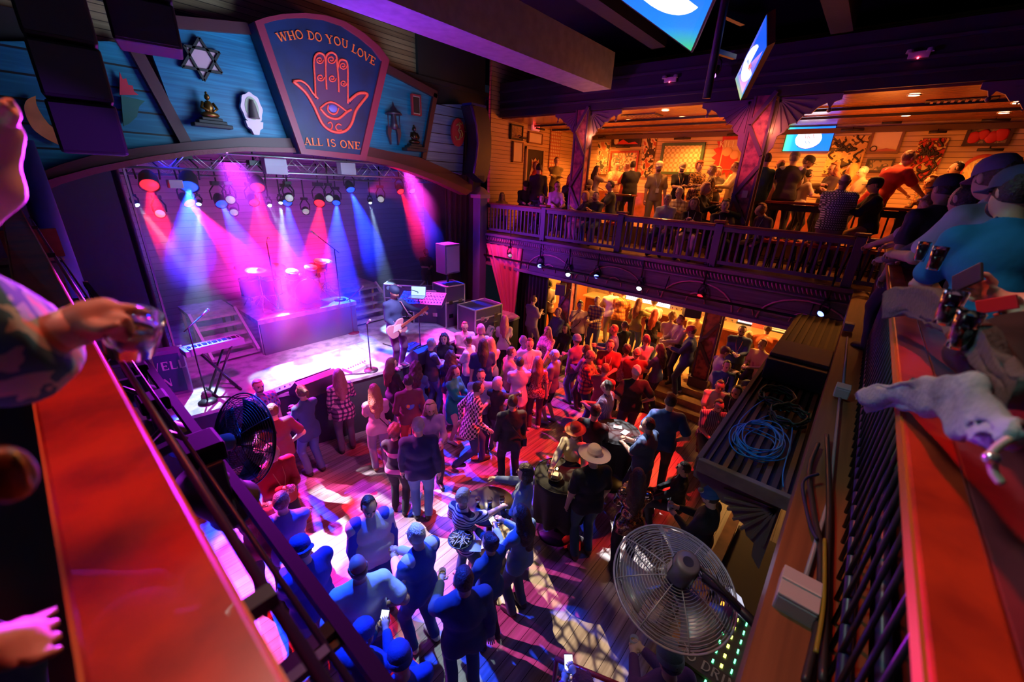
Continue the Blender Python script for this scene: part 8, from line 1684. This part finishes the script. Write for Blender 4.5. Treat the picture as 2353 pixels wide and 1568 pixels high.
# ================================================================ light
w = bpy.data.worlds.new('world'); SC.world = w; w.use_nodes = True
w.node_tree.nodes['Background'].inputs[0].default_value = (.25, .3, .6, 1); w.node_tree.nodes['Background'].inputs[1].default_value = .012
def lamp(kind, p, e, col, size=.1, name='lamp', tgt=None, cone=60, blend=.5, gobo=None):
    l = bpy.data.lights.new(name, kind); l.energy = e; l.color = col
    if kind == 'AREA': l.size = size
    else: l.shadow_soft_size = size
    o = bpy.data.objects.new(name, l); COL.objects.link(o); o.location = p
    if tgt is not None: o.rotation_euler = (Vector(tgt)-Vector(p)).to_track_quat('-Z', 'Y').to_euler()
    if kind == 'SPOT': l.spot_size = R(cone); l.spot_blend = blend
    if gobo:
        l.use_nodes = True; nt = l.node_tree; em = nt.nodes['Emission']; tc = nt.nodes.new('ShaderNodeTexCoord'); mp = nt.nodes.new('ShaderNodeMapping')
        sep = nt.nodes.new('ShaderNodeSeparateXYZ'); nt.links.new(tc.outputs['Normal'], sep.inputs[0])
        dx = nt.nodes.new('ShaderNodeMath'); dx.operation = 'DIVIDE'; nt.links.new(sep.outputs[0], dx.inputs[0]); nt.links.new(sep.outputs[2], dx.inputs[1])
        dy = nt.nodes.new('ShaderNodeMath'); dy.operation = 'DIVIDE'; nt.links.new(sep.outputs[1], dy.inputs[0]); nt.links.new(sep.outputs[2], dy.inputs[1])
        cb = nt.nodes.new('ShaderNodeCombineXYZ'); nt.links.new(dx.outputs[0], cb.inputs[0]); nt.links.new(dy.outputs[0], cb.inputs[1])
        k, sc, thr = gobo
        if k == 'stone':
            v = nt.nodes.new('ShaderNodeTexVoronoi'); v.feature = 'DISTANCE_TO_EDGE'; v.inputs['Scale'].default_value = sc; nt.links.new(cb.outputs[0], v.inputs['Vector']); src = v.outputs['Distance']
        else:
            v = nt.nodes.new('ShaderNodeTexNoise'); v.inputs['Scale'].default_value = sc; v.inputs['Distortion'].default_value = 1.0; nt.links.new(cb.outputs[0], v.inputs['Vector']); src = v.outputs['Fac']
        g = nt.nodes.new('ShaderNodeMapRange'); g.inputs['From Min'].default_value = thr-.03; g.inputs['From Max'].default_value = thr+.03; g.inputs['To Min'].default_value = .03; nt.links.new(src, g.inputs['Value'])
        nt.links.new(g.outputs[0], em.inputs['Strength'])
    return o
for p, d, col, e, cone in BEAMS: lamp('SPOT', p, e*22, col, .04, 'stage_beam', p+d, cone, .35)
MAG, VIO, BLU, RED, WRM = (1., .04, .75), (.5, .06, 1.), (.01, .06, 1.), (1., .02, .02), (1., .3, .05)
def L(kind, p, e, col, size, name, tgt=None, cone=60, blend=.5, gobo=None): return lamp(kind, p, e, col, size, name, tgt, cone, blend, gobo)
# stage
L('SPOT', (3.9, 11.5, 1.5), 380, (.9, .005, .6), .2, 'stage_wash', (3.9, 12.65, 3.6), 120, .8)
L('SPOT', (5.6, 11.3, 1.5), 260, (.3, .005, 1), .2, 'stage_wash', (5.6, 12.65, 3.4), 110, .8)
L('SPOT', (2.0, 9.6, 5.4), 600, (.01, .01, 1), .2, 'stage_wash', (1.8, 12.0, 2.0), 60, .8)
L('SPOT', (8.0, 9.7, 5.4), 200, (.01, .05, 1.), .2, 'stage_wash', (8, 12.6, 3.4), 70, .8)
L('SPOT', (3.8, 4.4, 6.9), 4600, (.8, .55, 1.), .2, 'front_wash', (3.9, 7.7, 1.3), 25, .9)
L('SPOT', (2.2, 4.4, 6.9), 1300, (.9, .02, .8), .2, 'front_wash', (2.4, 8.6, 1.3), 36, .8)
L('SPOT', (6.0, 4.6, 6.9), 900, (.45, .3, 1.), .2, 'front_wash', (6.2, 8.2, 1.3), 40, .8)
# crowd
L('SPOT', (6.8, 9.4, 5.2), 4600, MAG, .12, 'crowd_wash', (6.6, 6.1, 1.0), 40, .6)
L('SPOT', (2.8, 9.6, 5.4), 3600, (.55, .03, 1.), .12, 'crowd_wash', (3.2, 6.0, 0.8), 38, .6)
L('SPOT', (3.0, 2.0, 7.6), 600, (.9, .2, .8), .12, 'crowd_wash', (4.4, 6.4, 1), 44, .7)
L('SPOT', (8.9, .6, 6.9), 6500, RED, .08, 'crowd_red', (6.4, 3.6, .5), 42, .5, ('blob', 3.2, .42))
L('SPOT', (2.2, 6.2, 6.8), 7500, BLU, .08, 'crowd_blue', (1.6, 2.5, .8), 29, .5, ('blob', 3, .36))
L('SPOT', (7.5, 7.5, 6.8), 8000, BLU, .08, 'crowd_blue', (5.6, 5.0, .3), 38, .5, ('blob', 4, .48))
L('SPOT', (5.0, .4, 7.4), 150, BLU, .08, 'crowd_blue', (2.2, 2.0, 1.), 44, .5, ('blob', 4, .4))
L('SPOT', (.6, 8.8, 5.2), 6000, (1, .1, .5), .05, 'floor_gobo', (1.9, 4.2, 0), 34, .3, ('blob', 5, .46))
L('SPOT', (3.6, 1.6, 7.4), 2200, (1, .04, .02), .06, 'red_patch', (1.5, 4.9, 1.2), 22, .4)
L('SPOT', (4.2, 9.0, 6.5), 9000, (1., .78, .5), .02, 'floor_gobo', (2.9, 3.5, 0), 17, .2, ('stone', 62, .09))
L('SPOT', (6.6, 7.2, 6.9), 7000, (1., .75, .4), .02, 'floor_gobo', (3.1, 1.9, 0), 14, .2, ('stone', 55, .09))
L('SPOT', (7.5, 4.5, 6.9), 9000, (.95, .95, 1.), .02, 'floor_gobo', (5.2, 1.8, 0), 13, .2, ('stone', 50, .08))
L('SPOT', (1.4, 8.8, 5.6), 9000, (.9, .8, 1.), .03, 'floor_gobo', (2.5, 4.7, 0), 20, .3, ('blob', 6, .48))
L('SPOT', (3.6, 4.9, 7.2), 900, (.7, .9, 1.), .05, 'white_fill', (1.95, 2.75, 1.5), 13, .5); L('SPOT', (5.6, 5.2, 7.2), 700, (.9, .9, 1.), .05, 'white_fill', (3.0, 3.0, 1.2), 9, .5)  # added white spots brightening two men on the floor
L('SPOT', (8.6, 8.4, 6.4), 1800, (.9, .9, 1.), .03, 'white_fill', (6.0, 2.6, 1.8), 9, .4)
# mezzanine warm downlights
for (x, y) in [(11.0, 4.5), (12.3, 6.1), (13.3, 4.6), (11.2, .1), (13.2, 1.6), (12.7, -1.4), (13.3, 7.6), (12.2, 2.9)]:
    L('SPOT', (x, y, 6.55), 190, WRM, .07, 'downlight', (x, y, 0), 140, .7)
for y in (6.6, 3.5, .4): L('POINT', (12.0, y, 5.6), 80, (1., .22, .03), .5, 'ceiling_glow')
L('SPOT', (6.5, 3.4, 7.0), 500, (1., .1, .2), .1, 'post_light', (10, 2.2, 5.8), 22, .7)
L('SPOT', (5.6, 9.35, 4.6), 160, (1., .02, .3), .05, 'arch_light', (7.4, 8.9, 5.05), 70, .6)  # last: added spot for the pink on the arch edge
# bar lights, then added fills
for y in (6.6, 5.2, 3.9, 2.6, .8): L('POINT', (11.2, y, 3.0), 270, (1., .45, .1), .12, 'bar_light')
L('SPOT', (3.0, 2.8, 3.6), 420, (.35, .03, 1.), .1, 'array_fill', (.62, 4.5, 5.05), 11, .6)  # added violet spot for the foot of the speaker column
L('SPOT', (3.6, 4.2, 7.6), 500, (1., .7, .5), .05, 'hat_light', onz(1367, 1045, 1.85), 6, .5)  # added warm spot for the cowboy hat alone
for y in (6.0, 4.2, 2.0): L('POINT', (9.9, y, 6.1), 22, (1., .35, .12), .2, 'guest_fill')  # added lamps lifting the seated guests, no fixture there
L('POINT', (-.9, 1.1, 5.9), 5, (.3, .8, .9), .2, 'teal_fill')  # added teal lamp for the figure at the left rail
# facade, beams and rails
L('SPOT', (4.2, 6.3, 5.4), 480, (.5, .7, 1.), .9, 'facade_light', (4.0, 9.0, 6.5), 125, .9)
L('SPOT', (6.0, 4.0, 5.2), 260, (1., .25, .2), .2, 'sign_light', (5.0, 8.7, 6.4), 34, .8)
L('SPOT', (3.0, 7.2, 4.9), 330, (.45, .02, 1.), .2, 'beam_light', (5.2, 5.6, 7), 80, .8); L('SPOT', (1.6, 7.0, 4.9), 500, (.05, .05, 1.), .2, 'beam_light', (3.0, 5.6, 7), 60, .8)
L('SPOT', (3.4, 8.6, 5.0), 1500, (.4, .05, 1.), .15, 'balcony_wash', (9.2, 7.2, 3.4), 32, .8); L('SPOT', (7.2, 7.8, 5.0), 500, (1, .05, .2), .1, 'drape_light', (9.1, 8.0, 2.2), 40, .6)
L('SPOT', (4.6, 6.0, 6.8), 300, (.9, .06, .8), .15, 'balcony_wash', (9.2, 2.2, 2.8), 30, .8)
L('SPOT', (1.0, 1.5, 7.6), 330, (1., .1, .04), .5, 'rail_light', (0, .8, 4.4), 40, .6); L('SPOT', (2.4, 1.6, 7.6), 240, (1., .08, .03), .1, 'rail_light', (1.4, -.3, 4.4), 40, .6)
L('SPOT', (2.4, 6.6, 4.3), 6500, (.6, .02, 1.), .12, 'side_violet', (.2, 1.8, 4.0), 30, .7)
L('SPOT', (1.2, 5.4, 6.2), 500, (.25, .3, 1.), .12, 'side_cool', (3.0, -.6, 4.7), 46, .7); L('SPOT', (.6, 2.2, 7.8), 160, (.6, .95, .85), .3, 'side_cool', (1.6, -.4, 4.4), 60, .8)
L('SPOT', (2.2, 2.4, 6.6), 60, (1., .75, .6), .2, 'arm_light', (-.2, 1.0, 4.9), 40, .8); L('POINT', (3.2, .1, 2.2), 3, (.6, .6, 1.), .2, 'desk_glow')
L('SPOT', (.3, 1.2, 7.4), 120, (1., .6, .45), .15, 'fan_light', (2.05, .4, 2.8), 15, .8)  # added spot so that the right fan shows
SC.view_settings.view_transform = 'Standard'; SC.view_settings.look = 'None'; SC.view_settings.exposure = 0.25; SC.view_settings.gamma = 1; SC.view_settings.use_curve_mapping = False
SC.cycles.use_denoising = True; SC.cycles.use_adaptive_sampling = True; SC.cycles.adaptive_threshold = 0.02; SC.cycles.max_bounces = 6; SC.cycles.diffuse_bounces = 2; SC.cycles.glossy_bounces = 2; SC.cycles.volume_bounces = 0; SC.cycles.caustics_reflective = False; SC.cycles.caustics_refractive = False; SC.cycles.sample_clamp_indirect = 4; SC.cycles.use_light_tree = True
